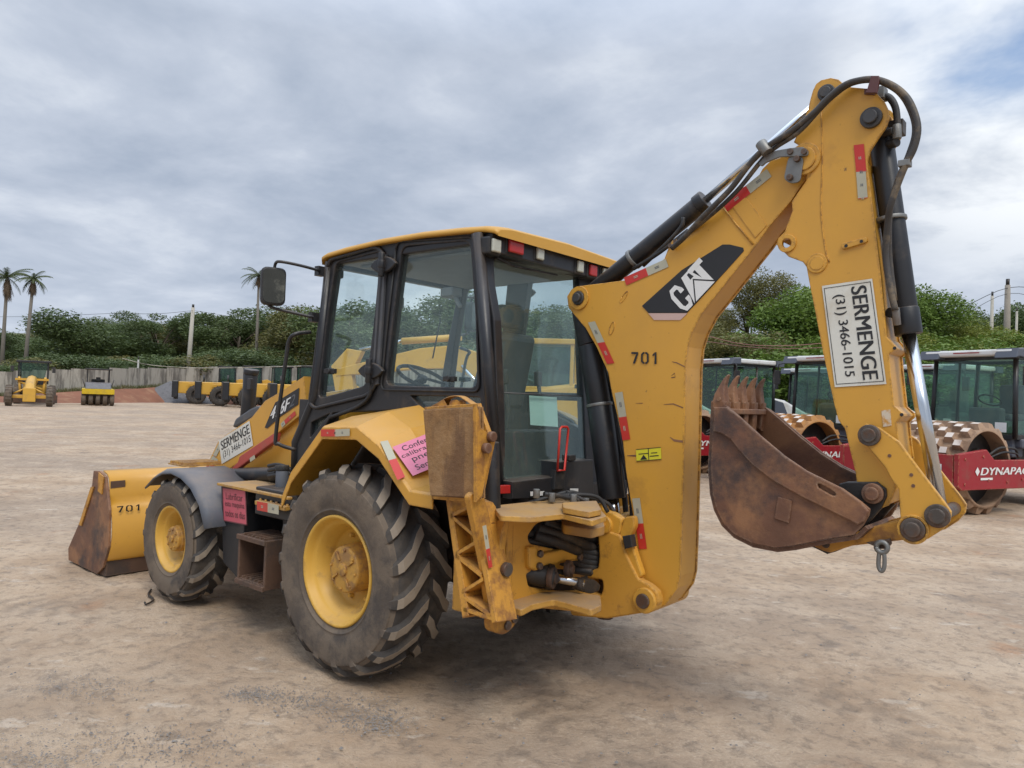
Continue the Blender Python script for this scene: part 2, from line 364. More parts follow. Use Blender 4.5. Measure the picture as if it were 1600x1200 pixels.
    def _finish(s, name, mats, parent, bevel, loc, solid):
        me = bpy.data.meshes.new(name); s.bm.to_mesh(me); s.bm.free()
        for mm in (mats if isinstance(mats, (list, tuple)) else [mats]): me.materials.append(mm)
        ob = bpy.data.objects.new(name, me); C.objects.link(ob)
        if parent is not None: ob.parent = parent
        if loc is not None: ob.location = loc
        if solid:
            md = ob.modifiers.new('s', 'SOLIDIFY'); md.thickness = solid; md.offset = 0
        if bevel:
            md = ob.modifiers.new('b', 'BEVEL'); md.width = bevel; md.segments = 2; md.limit_method = 'ANGLE'; md.angle_limit = rad(35)
        return ob
ONEBY = {'bolt', 'hydraulic_hose', 'frame_bolt', 'bolt_hole', 'rust_scrape', 'reservoir'}
KEEP = {'lettering', 'printed_marks', 'unit_number', 'tyre', 'rim', 'wheel', 'drum', 'stick_welded_boss', 'sticker_print', 'concrete_wall', 'ground', 'hillside', 'gravel_heap', 'reflective_tape', 'digging_bucket', 'letter_outline', 'sign_border', 'cab', 'canopy', 'cab_roof'}
def clusters(bm, every):
    bm.verts.index_update(); n = len(bm.verts); par = list(range(n))
    def find(a):
        while par[a] != a: par[a] = par[par[a]]; a = par[a]
        return a
    for e in bm.edges: par[find(e.verts[0].index)] = find(e.verts[1].index)
    roots = {}; 
    for v in bm.verts: roots.setdefault(find(v.index), []).append(v.co)
    ks = list(roots)
    if len(ks) < 2 or len(ks) > 400: return [list(bm.faces)]
    if every: grp = {k: i for i, k in enumerate(ks)}
    else:
        A = [np.array([c[:] for c in roots[k]]) for k in ks]; lo = np.array([a.min(0) for a in A]); hi = np.array([a.max(0) for a in A]); size = (hi-lo).max(1)
        gap = np.sqrt((np.maximum(0, np.maximum(lo[:, None]-hi[None], lo[None]-hi[:, None]))**2).sum(2))
        near = gap <= np.maximum(.02, .49*np.maximum(size[:, None], size[None])); lab = list(range(len(ks)))
        for i in range(len(ks)):
            for j in range(len(ks)):
                if near[i, j] and lab[i] != lab[j]: a, c = lab[j], lab[i]; lab = [c if x == a else x for x in lab]
        grp = dict(zip(ks, lab))
    out = {}
    for f in bm.faces: out.setdefault(grp[find(f.verts[0].index)], []).append(f)
    return list(out.values())
def ringseg(x0, x1, y0, y1, t, cut, n, skip=()):
    # rounded-rectangle ring as quads, a stencil gap where skipped
    o = [(x0+cut, y1), (x1-cut, y1), (x1, y1-cut), (x1, y0+cut), (x1-cut, y0), (x0+cut, y0), (x0, y0+cut), (x0, y1-cut)]
    c2 = max(cut-t*.6, .02); X0, X1, Y0, Y1 = x0+t, x1-t, y0+n, y1-n
    i = [(X0+c2, Y1), (X1-c2, Y1), (X1, Y1-c2), (X1, Y0+c2), (X1-c2, Y0), (X0+c2, Y0), (X0, Y0+c2), (X0, Y1-c2)]
    return [[o[k], o[(k+1) % 8], i[(k+1) % 8], i[k]] for k in range(8) if k not in skip]
GLYPH = {
 '7': [[(0, 1), (0, .82), (1, .82), (1, 1)], [(.68, .80), (1, .82), (.55, 0), (.22, 0)]],
 '1': [[(.38, 0), (.68, 0), (.68, 1), (.45, 1)], [(.42, 1), (.12, .80), (.12, .66), (.42, .76)]],
 '0': [[(-.05, .5), (-.05, .82), (.22, 1), (.46, 1), (.46, .86), (.32, .84), (.21, .76), (.21, .5)], [(.54, 1), (.78, 1), (1.05, .82), (1.05, .5), (.79, .5), (.79, .76), (.68, .84), (.54, .86)],
       [(-.05, .5), (.21, .5), (.21, .24), (.32, .16), (.46, .14), (.46, 0), (.22, 0), (-.05, .18)], [(.79, .5), (1.05, .5), (1.05, .18), (.78, 0), (.54, 0), (.54, .14), (.68, .16), (.79, .24)]],
 'C': ringseg(0, 1, 0, 1, .34, .24, .17, skip=(2,))+[[(.66, .60), (1, .60), (1, .76), (.66, .76)], [(.66, .24), (1, .24), (1, .40), (.66, .40)]],
}
_c = ringseg(-.06, 1, 0, 1, .30, .26, .16)
GLYPH['C'] = [q for k, q in enumerate(_c) if k != 2]+[[(.66, .62), (1, .62), (1, .76), (.66, .76)], [(.66, .24), (1, .24), (1, .38), (.66, .38)]]
FLIP = [True]
def newell(p):
    n = Vector((0, 0, 0))
    for a, b in zip(p, p[1:]+p[:1]): n += a.cross(b)
    return n.normalized()
def fillet(pts, r, k=4):
    out = []; n = len(pts)
    for i in range(n):
        p, a, b = pts[i], pts[i-1], pts[(i+1) % n]
        da, db = (a-p), (b-p); q = min(r, da.length*.45, db.length*.45)
        s, e = p+da.normalized()*q, p+db.normalized()*q
        for j in range(k+1):
            t = j/k; out.append(s*(1-t)**2+p*2*t*(1-t)+e*t*t)
    return out
def spline(pts, k=8):
    pts = [Vector(p) for p in pts]; P = [2*pts[0]-pts[1]]+pts+[2*pts[-1]-pts[-2]]; out = []
    for i in range(1, len(P)-2):
        a, b, c, d = P[i-1:i+3]
        for j in range(k):
            t = j/k; out.append(.5*((2*b)+(c-a)*t+(2*a-5*b+4*c-d)*t*t+(3*b-a-3*c+d)*t**3))
    out.append(pts[-1]); return out
def smooth2(pts, k=4): return spline(pts, k)
def circ(c, r, ax='y', seg=24):
    c = Vector(c); out = []
    for k in range(seg):
        t = 2*math.pi*k/seg; u, v = r*math.cos(t), r*math.sin(t)
        out.append(c + (Vector((u, 0, v)) if ax == 'y' else Vector((0, u, v)) if ax == 'x' else Vector((u, v, 0))))
    return out
def empty(name, label, cat, loc=(0, 0, 0), rz=0, group=None):
    o = bpy.data.objects.new(name, None); C.objects.link(o); o.location = loc; o.rotation_euler = (0, 0, rz)
    return tag(o, label, cat, group)
def tag(o, label, cat, group=None):
    o['label'] = label; o['category'] = cat
    if group: o['group'] = group
    return o
def kids(o): return [c for c in C.objects if c.parent == o]
def copytree(o, parent=None):
    c = o.copy(); C.objects.link(c)
    if parent is not None: c.parent = parent
    for ch in kids(o): copytree(ch, c)
    return c

# =================================================================== BACKHOE LOADER
BH = empty('backhoe_loader', 'large yellow backhoe loader with black cab and rusty rear bucket in the foreground', 'backhoe loader')

def tyre_mb(R, Wd, Rr, n, wear=True, lug=.036, delta=.34):
    h = Wd/2; D = R-Rr
    base = [(h*.80, Rr-.004), (h*.90, Rr+.10*D), (h*.945, Rr+.13*D), (h*.935, Rr+.17*D), (h*.985, Rr+.32*D), (h, Rr+.50*D), (h*.985, Rr+.70*D), (h*.95, R-.085), (h*.88, R-lug-.030), (h*.74, R-lug-.012), (h*.4, R-lug-.002), (0, R-lug)]
    prof = smooth_prof(base); prof = prof + [(-a, b) for a, b in reversed(prof[:-1])]
    b = MB(); b.mi = 0
    b.lathe(prof, (0, 0, 0), 'y', 96)
    for f in b.bm.faces:
        c = f.calc_center_median(); 
        f.material_index = 1 if math.hypot(c.x, c.z) > R-lug-.03 else 0
    # lug centre-line path from the lower shoulder (s=0) up to the tread centre (s=1)
    top = [(h*.982, Rr+.55*D, -.03), (h*.985, R-lug*2.4, .05), (h*.935, R-.046, .13), (h*.83, R-.020, .24), (h*.55, R-.005, .48), (h*.30, R+.001, .80), (h*.05, R+.002, 1.0)]
    for side in (1, -1):
        for k in range(n):
            t0 = 2*math.pi*(k+(.5 if side < 0 else 0))/n
            rings = []
            for j, (y, r, s) in enumerate(top):
                th = t0 - delta*(max(0, s)**1.25) - min(0, s)*.6
                wd = (.044, .056, .064, .068, .072, .076, .066)[j]*(R/.65)*(1+.08*mnoise.noise(Vector((k*3.3, j, side))))
                dep = (.004, lug*.9, lug+.012, lug+.012, lug+.008, lug+.008, lug+.008)[j]
                tw = wd/R; bw = (wd+.05)/R
                ob = y+ (-.002 if j > 1 else 0)
                pt = lambda a, rr, yy: Vector((rr*math.cos(a), yy*side, rr*math.sin(a)))
                if j < 2:   # on the sidewall the lug stands out sideways
                    o_ = (.001, .003)[j]
                    ring = [pt(th-bw/2, r, y-.03), pt(th-tw/2, r, y+o_), pt(th+tw/2, r, y+o_), pt(th+bw/2, r, y-.03)]
                else:
                    ring = [pt(th-bw/2, r-dep, y-.004), pt(th-tw/2, r, y), pt(th+tw/2, r, y), pt(th+bw/2, r-dep, y-.004)]
                rings.append([b.bm.verts.new(v) for v in ring])
            for j, (A, B) in enumerate(zip(rings, rings[1:])):
                for q in range(3):
                    f = b.bm.faces.new((A[q], A[q+1], B[q+1], B[q])); f.smooth = False
                    f.material_index = (2 if (q == 1 and j >= 2) else (0 if j < 1 else 1))
            f = b.bm.faces.new(rings[-1]); f.material_index = 1
            f = b.bm.faces.new(list(reversed(rings[0]))); f.material_index = 0
    return b
def smooth_prof(p, k=3):
    q = spline([Vector((a, c, 0)) for a, c in p], k); return [(v.x, v.y) for v in q]

def wheel(c, side, R, Wd, Rr, n, rear):
    mats = [tyre_side, tyre_dark, tyre_top]
    h = Wd/2
    b = MB()      # hub is the wheel's own mesh
    if rear:
        b.lathe([(-.10, .02), (-.10, .15), (.085, .15), (.10, .142), (.125, .142), (.135, .134), (.137, .05), (.137, .0)], (0, 0, 0), 'y', 48)
        b.lathe([(.137, .040), (.150, .038), (.152, .0)], (0, 0, 0), 'y', 24)
        for k in range(4):
            t = math.pi/4+k*math.pi/2+.2
            b.box((.088*math.cos(t), .142, .088*math.sin(t)), (.055, .012, .014), Matrix.Rotation(-t, 3, 'Y'))
        for k in range(8):
            t = k*math.pi/4+.1; p = Vector((.118*math.cos(t), .135, .118*math.sin(t))); b.cyl(p, p+Vector((0, .012, 0)), .009, seg=6)
    else:
        b.lathe([(-.06, .02), (-.06, .105), (.085, .105), (.09, .098), (.115, .098), (.122, .09), (.124, .0)], (0, 0, 0), 'y', 40)
        for k in range(8):
            t = k*math.pi/4+.1; p = Vector((.075*math.cos(t), .122, .075*math.sin(t))); b.cyl(p, p+Vector((0, .012, 0)), .009, seg=6)
        b.cyl((0, .12, 0), (0, .138, 0), .028)
    w = b.done('wheel', hubyel, BH, bevel=.003)
    M = Matrix.Identity(4)
    w.location = c
    if side < 0: w.rotation_euler = (0, 0, math.pi)
    tyre_mb(R, Wd, Rr, n, lug=.033 if rear else .027).done('tyre', mats, w, bevel=.006)
    yo = h-.035
    pr = [(yo, Rr+.012), (yo+.010, Rr+.010), (yo+.013, Rr-.001), (yo+.004, Rr-.012), (yo-.03, Rr-.018), (yo-.05, Rr-.035), (yo-.055, Rr-.048), (yo-.10, Rr-.055),
          (yo-.115, Rr-.072), (yo-.15, Rr-.080), (yo-.17, Rr-.095), (yo-.20, Rr*.5), (yo-.22, .12), (yo-.24, .12), (yo-.26, Rr-.06), (-h+.05, Rr-.03), (-h+.04, Rr+.01)]
    if not rear: pr = [(a if i < 5 else yo-(yo-a)*.8, r) for i, (a, r) in enumerate(pr)]; 
    r_ = MB(); r_.lathe(pr, (0, 0, 0), 'y', 80)
    yd = [a for a, r in pr][11]
    for k in range(8 if rear else 6):
        t = 2*math.pi*k/(8 if rear else 6)+.35; rr = Rr*.62
        p = Vector((rr*math.cos(t), yd+.02, rr*math.sin(t))); r_.cyl(p-Vector((0, .03, 0)), p+Vector((0, .025, 0)), .014, seg=6)
    r_.done('rim', rimyel, w)
    return w
# contact: tyre sinks 2 mm flat onto the ground
wheel((0, .962, .652), 1, .640, .44, .326, 19, True); wheel((0, -.962, .652), -1, .640, .44, .326, 19, True)
wheel((2.211, .985, .507), 1, .500, .33, .256, 15, False); wheel((2.211, -.985, .507), -1, .500, .33, .256, 15, False)

# ---- chassis, axles
b = MB()
b.box((1.1, 0, .72), (3.9, .62, .42)); b.box((2.9, 0, .66), (.7, .5, .5)); b.cyl((0, -.85, .652), (0, .85, .652), .13); b.cyl((2.211, -.85, .505), (2.211, .85, .505), .09)
b.box((0, 0, .70), (.5, .5, .5)); b.box((2.211, 0, .56), (.26, .9, .2)); b.box((.2, 0, 1.12), (1.9, 1.2, .12))
b.done('chassis', darksteel, BH, bevel=.01)
# engine hood between the loader arms
b = MB(); hs = [(.98, 1.76), (1.5, 1.70), (2.1, 1.48), (2.5, 1.24), (2.6, 1.1), (2.6, .85), (.98, .85)]
b.plate([Vector((x, .40, z)) for x, z in hs], .80, (0, 1, 0), bevel=.03); b.done('engine_hood', yellow, BH)
# exhaust stack and dark hood cap
b = MB(); b.cyl(at(385, 664, 'y', .30), at(392, 585, 'y', .30), .062); b.cyl(at(392, 585, 'y', .30), at(393, 577, 'y', .30), .068); b.box(at(391, 600, 'y', .37), (.06, .03, .10))
b.done('exhaust_stack', black, BH, bevel=.006)
b = MB(); b.plate(Y([(362, 668), (367, 654), (392, 637), (404, 633), (404, 648), (368, 668)], .46), .20, (0, 1, 0), bevel=.02, round_=.03); b.done('hood_cap', darkgrey, BH)

# ---- loader arms
def armpts(y): return Y([(323, 727), (342, 687), (393, 652), (414, 626), (443, 609), (474, 588), (480, 640), (425, 684), (352, 738)], y)
AY = .60
outer = armpts(AY); 
def loader_arm(s):
    pts = [Vector((p.x, s*AY, p.z)) for p in outer]
    front = [Vector((3.02, s*AY, 1.02)), Vector((3.45, s*AY, .50)), Vector((3.60, s*AY, .26)), Vector((3.48, s*AY, .20)), Vector((3.28, s*AY, .34)), Vector((2.70, s*AY, .98))]
    n = (0, s, 0)
    b = MB(); b.plate(pts, .07, n, bevel=.006)
    b.plate([Vector((q.x, s*(AY-.02), q.z)) for q in front], .09, n, bevel=.006)
    a = b.done('loader_arm', yellow, BH)
    return a
arm_l = loader_arm(1); loader_arm(-1)
b = MB(); b.box((3.15, 0, .80), (.16, 1.1, .16)); b.done('loader_arm_crosstube', yellow, BH, bevel=.01)
# loader tower behind the arm
b = MB(); 
for s in (1, -1): b.plate([Vector((p.x, s*.56, p.z)) for p in Y([(430, 668), (482, 600), (486, 690), (446, 760), (352, 766), (350, 745), (425, 700)], .56)], .05, (0, s, 0), bevel=.005)
b.done('loader_tower', yellow, BH)
# red lift lock strut
b = MB(); b.plate(Y([(345, 748), (371, 722), (374, 713), (427, 677), (432, 676), (430, 689), (414, 700), (360, 741), (352, 752)], .68), .045, (0, 1, 0), bevel=.008)
st = b.done('lift_lock_strut', redpaint, BH)
b = MB(); b.plate(Y([(390, 716), (397, 711), (398, 717), (391, 722)], .683), .004, (0, 1, 0)); b.done('strut_label', whitetape, st)
# lift cylinder, hoses and reservoir under the arm
b = MB(); b.cyl(at(362, 742, 'y', .66), at(432, 741, 'y', .66), .058); b.cyl(at(428, 741, 'y', .66), at(440, 740, 'y', .66), .066)
lc = b.done('lift_cylinder', black, BH, bevel=.004)
b = MB(); 
for dy, a in ((0, 728), (6, 735), (12, 744)): b.tube([at(420, a, 'y', .76), at(432, a-2, 'y', .78), at(446, a+1, 'y', .74), at(458, a+8, 'y', .70)], .014, smooth=6)
b.done('hydraulic_hose', blackrub, BH)
b = MB(); b.cyl(at(440, 765, 'y', .86), at(441, 735, 'y', .86), .045); r_ = b.done('fluid_reservoir', fendgrey, BH, bevel=.004)
b = MB(); b.cyl(at(441, 735, 'y', .86), at(441, 727, 'y', .86), .05); b.done('reservoir_cap', blackrub, r_, bevel=.004)

# arm decals
def sign_arm():
    BL, BR, TL = Y([(347, 725), (396, 696), (342, 688)], AY+.002)
    b = MB(); b.quad(BL, BR, TL, 0, 0, 1, 1, .003); s = b.done('company_sign', signwhite, BH)
    b = MB(); b.text('SERMENGE', BL, BR, TL, .06, .53, .96, .90, .0045, bold=.005); b.text('(31) 3466-1015', BL, BR, TL, .08, .12, .96, .46, .0045); b.done('lettering', ink, s)
sign_arm()
b = MB(); BL, BR, TL = Y([(414, 668), (463, 640), (421, 634)], AY+.002)
b.poly(BL, BR, TL, [(0, .0), (.20, .98), (.95, 1.0), (1.04, .20), (.5, .10), (.1, -.12)], .003); md = b.done('model_decal', ink, BH)
b = MB(); b.text('416F', BL, BR, TL, .14, .22, .72, .80, .0045, bold=.012); b.done('lettering', white, md)
b = MB(); b.text('2', BL, BR, TL, .75, .28, .90, .82, .0045); b.done('small_numeral', fendgrey, md)
def tape(quad_pts, plane_y, parent, split=.5, red_first=True, ax='y', sgn=1):
    """reflective strip: corners BL, BR, TL; the first part runs along BL->BR"""
    BL, BR, TL = [at(a, c, ax, plane_y) for a, c in quad_pts]
    b = MB(); b.mi = 0 if red_first else 1; b.quad(BL, BR, TL, 0, 0, split, 1, .003); b.mi = 1-b.mi; b.quad(BL, BR, TL, split, 0, 1, 1, .003)
    t = b.done('reflective_tape', [redtape, whitetape], parent, autosmooth=False)
    # tiny printed marks in the middle of each half
    b = MB(); b.mi = 0
    for c0, mi in ((split/2, 1 if red_first else 0), ((1+split)/2, 0 if red_first else 1)):
        b.mi = mi; b.quad(BL, BR, TL, c0-.05, .38, c0+.05, .46, .0042); b.quad(BL, BR, TL, c0-.05, .54, c0+.05, .62, .0042)
    b.done('printed_marks', [fendgrey, whitetape], t, autosmooth=False); return t
tape([(322, 730), (333, 712), (330, 736)], AY+.001, BH, .5); 
tape([(333, 711), (343, 691), (338, 714)], AY+.0015, BH, .02, True)
tape([(441, 668), (463, 648), (439, 662)], AY+.002, BH, .25, False)

# ---- front fender (grey) over the left front wheel, and its twin on the right
def front_fender(s):
    c = Vector((2.211, 0, .505)); b = MB(); rows = []
    prof = [(40, .60), (58, .575), (75, .565), (92, .565), (110, .575), (128, .60), (146, .63), (164, .65)]
    for deg, r in prof:
        t = rad(deg); rows.append([(c.x+r*math.cos(t), c.z+r*math.sin(t))])
    L = []
    for (x, z), (deg, r) in zip([q[0] for q in rows], prof):
        inner = Vector((x, s*.70, z)); 
        o1 = Vector((x, s*1.10, z)); t = rad(deg); o2 = Vector((x-.035*math.cos(t), s*1.15, z-.035*math.sin(t)))
        L.append([b.bm.verts.new(v) for v in (inner, o1, o2)])
    for A, B in zip(L, L[1:]):
        for q in range(2): f = b.bm.faces.new((A[q], A[q+1], B[q+1], B[q])); f.smooth = True
    # inboard apron closing the back of the arch
    o = b.done('front_fender', fendgrey, BH, solid=.014)
    b = MB(); b.box((2.33, s*.88, 1.088), (.26, .34, .012)); 
    for i in range(7): b.box((2.22+i*.037, s*.88, 1.103), (.014, .32, .022))
    b.done('step_tread', yellow_dusty, o)
front_fender(1); front_fender(-1)

# ---- battery / tank box, lower step, cab step
b = MB()
b.hexa([at(a, c, 'y', 1.0) for a, c in ((345, 759), (386, 768), (374, 908), (348, 878))][::1], [v+Vector((0, -.42, 0)) for v in [at(a, c, 'y', 1.0) for a, c in ((345, 759), (386, 768), (374, 908), (348, 878))]])
b.done('battery_box', black, BH, bevel=.008)
P = Y([(343, 757), (389, 767)], 1.02); b = MB(); zt = P[0].z
b.plate([Vector((P[0].x+.02, 1.03, zt+.012)), Vector((.72, 1.03, zt+.012)), Vector((.72, .50, zt+.012)), Vector((P[0].x+.02, .50, zt+.012))], .02, (0, 0, 1), bevel=.004); b.done('platform_plate', yellow_dusty, BH)
BL, BR, TL = Y([(350, 814), (387, 821), (348, 761)], 1.002)
b = MB(); b.quad(BL, BR, TL, 0, 0, 1, 1, .004); s_ = b.done('instruction_sign', signred, BH)
b = MB(); 
for i, t in enumerate(('Lubrificar', 'esta maquina', 'todos os dias')): b.text(t, BL, BR, TL, .10+.05*(i == 0), .66-.25*i, .92-.06*(i == 0), .86-.25*i, .0055, bold=.003)
b.done('lettering', inkred, s_)
b = MB()
for a in ((0, 0, 1, .03), (0, .97, 1, 1), (0, 0, .03, 1), (.97, 0, 1, 1)): b.quad(BL, BR, TL, *a, .0055)
b.done('sign_border', inkred, s_)
# black body under cab in front of the rear wheel
b = MB(); b.box((.93, .80, .93), (.52, .40, .20)); b.box((.85, .70, .70), (.36, .34, .5)); b.done('toolbox', black, BH, bevel=.01)
b = MB(); TP = Y([(399, 782), (446, 789), (402, 762), (448, 768)], 1.04); zt = TP[0].z
b.plate([Vector((TP[0].x, 1.045, zt)), Vector((TP[1].x, 1.045, zt)), Vector((TP[1].x, .74, zt+.06)), Vector((TP[0].x, .74, zt+.06))], .03, (0, .1, 1), bevel=.004)
for i in range(6):
    for j in range(3): b.cyl((TP[0].x-.02-i*(TP[0].x-TP[1].x-.04)/5, 1.01-.1*j, zt-.003+.018*j), (TP[0].x-.02-i*(TP[0].x-TP[1].x-.04)/5, 1.01-.1*j, zt+.016+.018*j), .013, .008, seg=8)
b.done('upper_step', yellow_dusty, BH)
tape([(402, 797), (436, 804), (402, 783)], 1.05, BH, .5)
# folding steel box step
SX = [at(374, 830, 'y', 1.10).x, at(417, 848, 'y', 1.10).x]; SZ = [at(417, 925, 'y', 1.10).z, at(417, 846, 'y', 1.10).z]
b = MB(); xm = (SX[0]+SX[1])/2; wx = SX[0]-SX[1]; zc = sum(SZ)/2; hz_ = SZ[1]-SZ[0]
b.box((SX[1]+.012, .97, zc), (.024, .27, hz_)); b.box((SX[0]-.012, .97, zc), (.024, .27, hz_))
b.box((xm, .97, SZ[0]+.02), (wx-.05, .265, .03)); b.box((xm, .97, SZ[1]-.02), (wx-.05, .265, .03))
for z in (SZ[0]+.04, SZ[1]+.002):
    for i in range(6): b.box((SX[1]+.05+i*(wx-.1)/5, .97, z), (.012, .25, .022))
for z in (SZ[0]+.012, SZ[1]-.014): b.box((xm, 1.112, z), (wx, .02, .035))
b.box((xm, .85, zc), (wx-.05, .012, hz_-.05))
b.done('box_step', rustdark, BH, bevel=.004)

# ---- rear fenders
edge_px = [(440, 775), (455, 735), (504, 665), (557, 665), (592, 694), (640, 765), (676, 771)]
def rear_fender(s):
    E = [at(a, c, 'y', 1.17) for a, c in edge_px]
    E = [Vector((p.x, 1.17, p.z)) for p in E]
    xs = [p.x for p in E]
    inner_z = [E[0].z+.0, E[1].z+.03, E[2].z+.09, E[3].z+.13, E[4].z+.14, E[5].z+.05, E[6].z+.04]
    b = MB(); rows = []
    for p, zi in zip(E, inner_z):
        rows.append([Vector((p.x, s*1.17, p.z-.085)), Vector((p.x, s*1.172, p.z-.012)), Vector((p.x-.0, s*1.155, p.z)), Vector((p.x-.02*(p.x < 0), s*.95, (p.z*.35+zi*.65))), Vector((p.x-.03*(p.x < 0), s*.70, zi))])
    rv = [[b.bm.verts.new(v) for v in r] for r in rows]
    for A, B in zip(rv, rv[1:]):
        for q in range(4): b.bm.faces.new((A[q], A[q+1], B[q+1], B[q]))
    o = b.done('rear_fender', yellow, BH, bevel=.012)
    md = o.modifiers.new('s', 'SOLIDIFY'); md.thickness = .012; md.offset = -1
    o.modifiers.move(1, 0)
    b = MB(); b.plate([Vector((p[4].x, s*.69, p[4].z-.004)) for p in rows]+[Vector((-.80, s*.69, .75)), Vector((.85, s*.69, .72))], .02, (0, s, 0)); b.done('fender_inner_panel', darksteel, o)
    return E, rows
E, rows = rear_fender(1); rear_fender(-1)
tape([(502, 682), (524, 682), (502, 671)], 1.176, BH, .98); tape([(524, 682), (547, 681), (524, 671)], 1.176, BH, .02)
# pink notice on the sloping rear of the fender
def on_slope(px, py):
    a, c_, d = rows[4][2], rows[5][2], rows[4][3]; n = (c_-a).cross(d-a).normalized()
    if n.dot(CAM-a) < 0: n = -n
    return atp(px, py, a+n*.012, n)
BL, BR, TL = on_slope(645, 744), on_slope(712, 716), on_slope(613, 699)
b = MB(); b.quad(BL, BR, TL, 0, 0, 1, 1, .003); s_ = b.done('instruction_sign', signpink, BH)
b = MB(); 
for i, (t, w) in enumerate((('Conferir', .74), ('calibragem', .96), ('pneus', .66), ('Semanal', .74))): b.text(t, BL, BR, TL, .5-w/2+.02, .76-.22*i, .5+w/2-.02, .92-.22*i, .0045)
b.done('lettering', ink, s_)
b = MB(); Q = [on_slope(594, 690), on_slope(606, 688), on_slope(633, 745), on_slope(621, 750)]
b._add([Q[0], Q[1], (Q[1]+Q[2])/2, (Q[0]+Q[3])/2], [(0, 1, 2, 3)]); b.mi = 1; b._add([(Q[0]+Q[3])/2, (Q[1]+Q[2])/2, Q[2], Q[3]], [(0, 1, 2, 3)]); b.done('reflective_tape', [whitetape, redtape], BH, autosmooth=False)

# ---- CAB
CYW = .70
def sideY(pts, s=1): return [Vector((p.x, s*CYW, p.z)) for p in Y(pts, CYW)]
cab_out = [(520, 392), (560, 381), (610, 371), (680, 364), (748, 361), (772, 500), (777, 640), (778, 760), (640, 640), (520, 645), (462, 742), (461, 690), (480, 632), (497, 520)]
win_front = [(524, 411), (594, 393), (584, 500), (571, 602), (497, 623), (508, 520)]
win_rear = [(628, 385), (734, 376), (742, 490), (745, 606), (602, 602), (614, 500)]
win_low = [(640, 618), (750, 621), (752, 685), (735, 688), (664, 645)]
win_foot = [(486, 660), (515, 646), (484, 684)]
b = MB()
for s in (1, -1):
    b.plate(sideY(cab_out, s), .07, (0, s, 0), holes=[fillet(sideY(win_front, s), .05), fillet(sideY(win_rear, s), .06), fillet(sideY(win_low, s), .02), fillet(sideY(win_foot, s), .01)], bevel=.008)
cab = b.done('cab_frame', black, BH)
RT = Vector((-.66, 0, 2.72)); RB = Vector((-.90, 0, 1.16)); RN = Vector(((RB-RT).z, 0, -(RB-RT).x)).normalized()
if RN.x > 0: RN = -RN
RP0 = RT + RN*.02
def rear(pts, off=0): return [atp(a, c, RP0+RN*off, RN) for a, c in pts]
def rp(y, t, off=0): v = RT+(RB-RT)*t+RN*(.02+off); return Vector((v.x, y, v.z))
# rear frame with the big window opening
ro = [rp(.73, 0), rp(-.73, 0), rp(-.73, 1.0), rp(.73, 1.0)]
rh = rear([(772, 404), (905, 428), (917, 742), (787, 748)])
b = MB(); b.plate(ro, .06, RN, holes=[fillet(rh, .03)], bevel=.006)
b.tube([rp(.73, 0.01, .0), rp(.73, .985, .0)], .036, 8); b.tube([rp(-.73, 0.01), rp(-.73, .985)], .036, 8)
b.done('rear_frame_panel', black, BH)
rg = rear([(770, 400), (908, 426), (919, 746), (784, 752)], -.03)
mid = lambda t: (rg[0]+(rg[3]-rg[0])*t, rg[1]+(rg[2]-rg[1])*t)
a0, a1 = mid(.62)
b = MB(); b.plate([rg[0], rg[1], a1, a0], .005, RN); rw1 = b.done('rear_window', glass_dirty, BH)
b = MB(); b.plate([a0-Vector((.02, 0, 0)), a1-Vector((.02, 0, 0)), rg[2]-Vector((.02, 0, 0)), rg[3]-Vector((.02, 0, 0))], .005, RN); rw2 = b.done('rear_window', glass_dirty, BH)
b = MB(); b.tube([a0+RN*.01, a1+RN*.01], .006, 6); b.done('window_rail', black, rw1)
b = MB(); b.plate(rear([(827, 618), (870, 621), (872, 667), (829, 664)], -.045), .002, RN); b.done('paper_notice', palegrn, rw2)
b = MB(); wp = rear([(800, 415), (870, 430)], .01); b.tube([wp[0], wp[1]], .008, 6); b.tube([wp[0], rear([(776, 402)], .02)[0]], .01, 6); b.done('wiper', black, rw1)
# front windscreen frame
FT = Vector((.93, 0, 2.70)); FB = Vector((1.16, 0, 1.35))
fm = at(490, 625, 'y', CYW); 
b = MB()
for y in (.69, -.69): b.tube([Vector((.835, y, 2.685)), Vector((fm.x-.01, y, 1.70)), Vector((1.17, y, 1.34)), Vector((1.16, y, 1.10))], .035, 8)
b.tube([Vector((.835, .69, 2.68)), Vector((.835, -.69, 2.68))], .035, 8); b.box((1.10, 0, 1.50), (.12, 1.36, .34)); b.box((1.0, 0, 1.22), (.2, 1.3, .3))
b.done('windscreen_frame', black, BH)
b = MB(); b._add([Vector((.84, .67, 2.66)), Vector((.84, -.67, 2.66)), Vector((fm.x, -.67, 1.66)), Vector((fm.x, .67, 1.66))], [(0, 1, 2, 3)]); b.done('windscreen', glass, BH)
def pane(name, pts, s, grow=.02, mt=glass):
    P = sideY(pts, s); c = sum(P, Vector())/len(P); P = [p+(p-c).normalized()*grow for p in P]
    P = [Vector((p.x, s*(CYW-.035), p.z)) for p in P]; b = MB(); b.plate(P, .004, (0, s, 0)); return b.done(name, mt, BH)
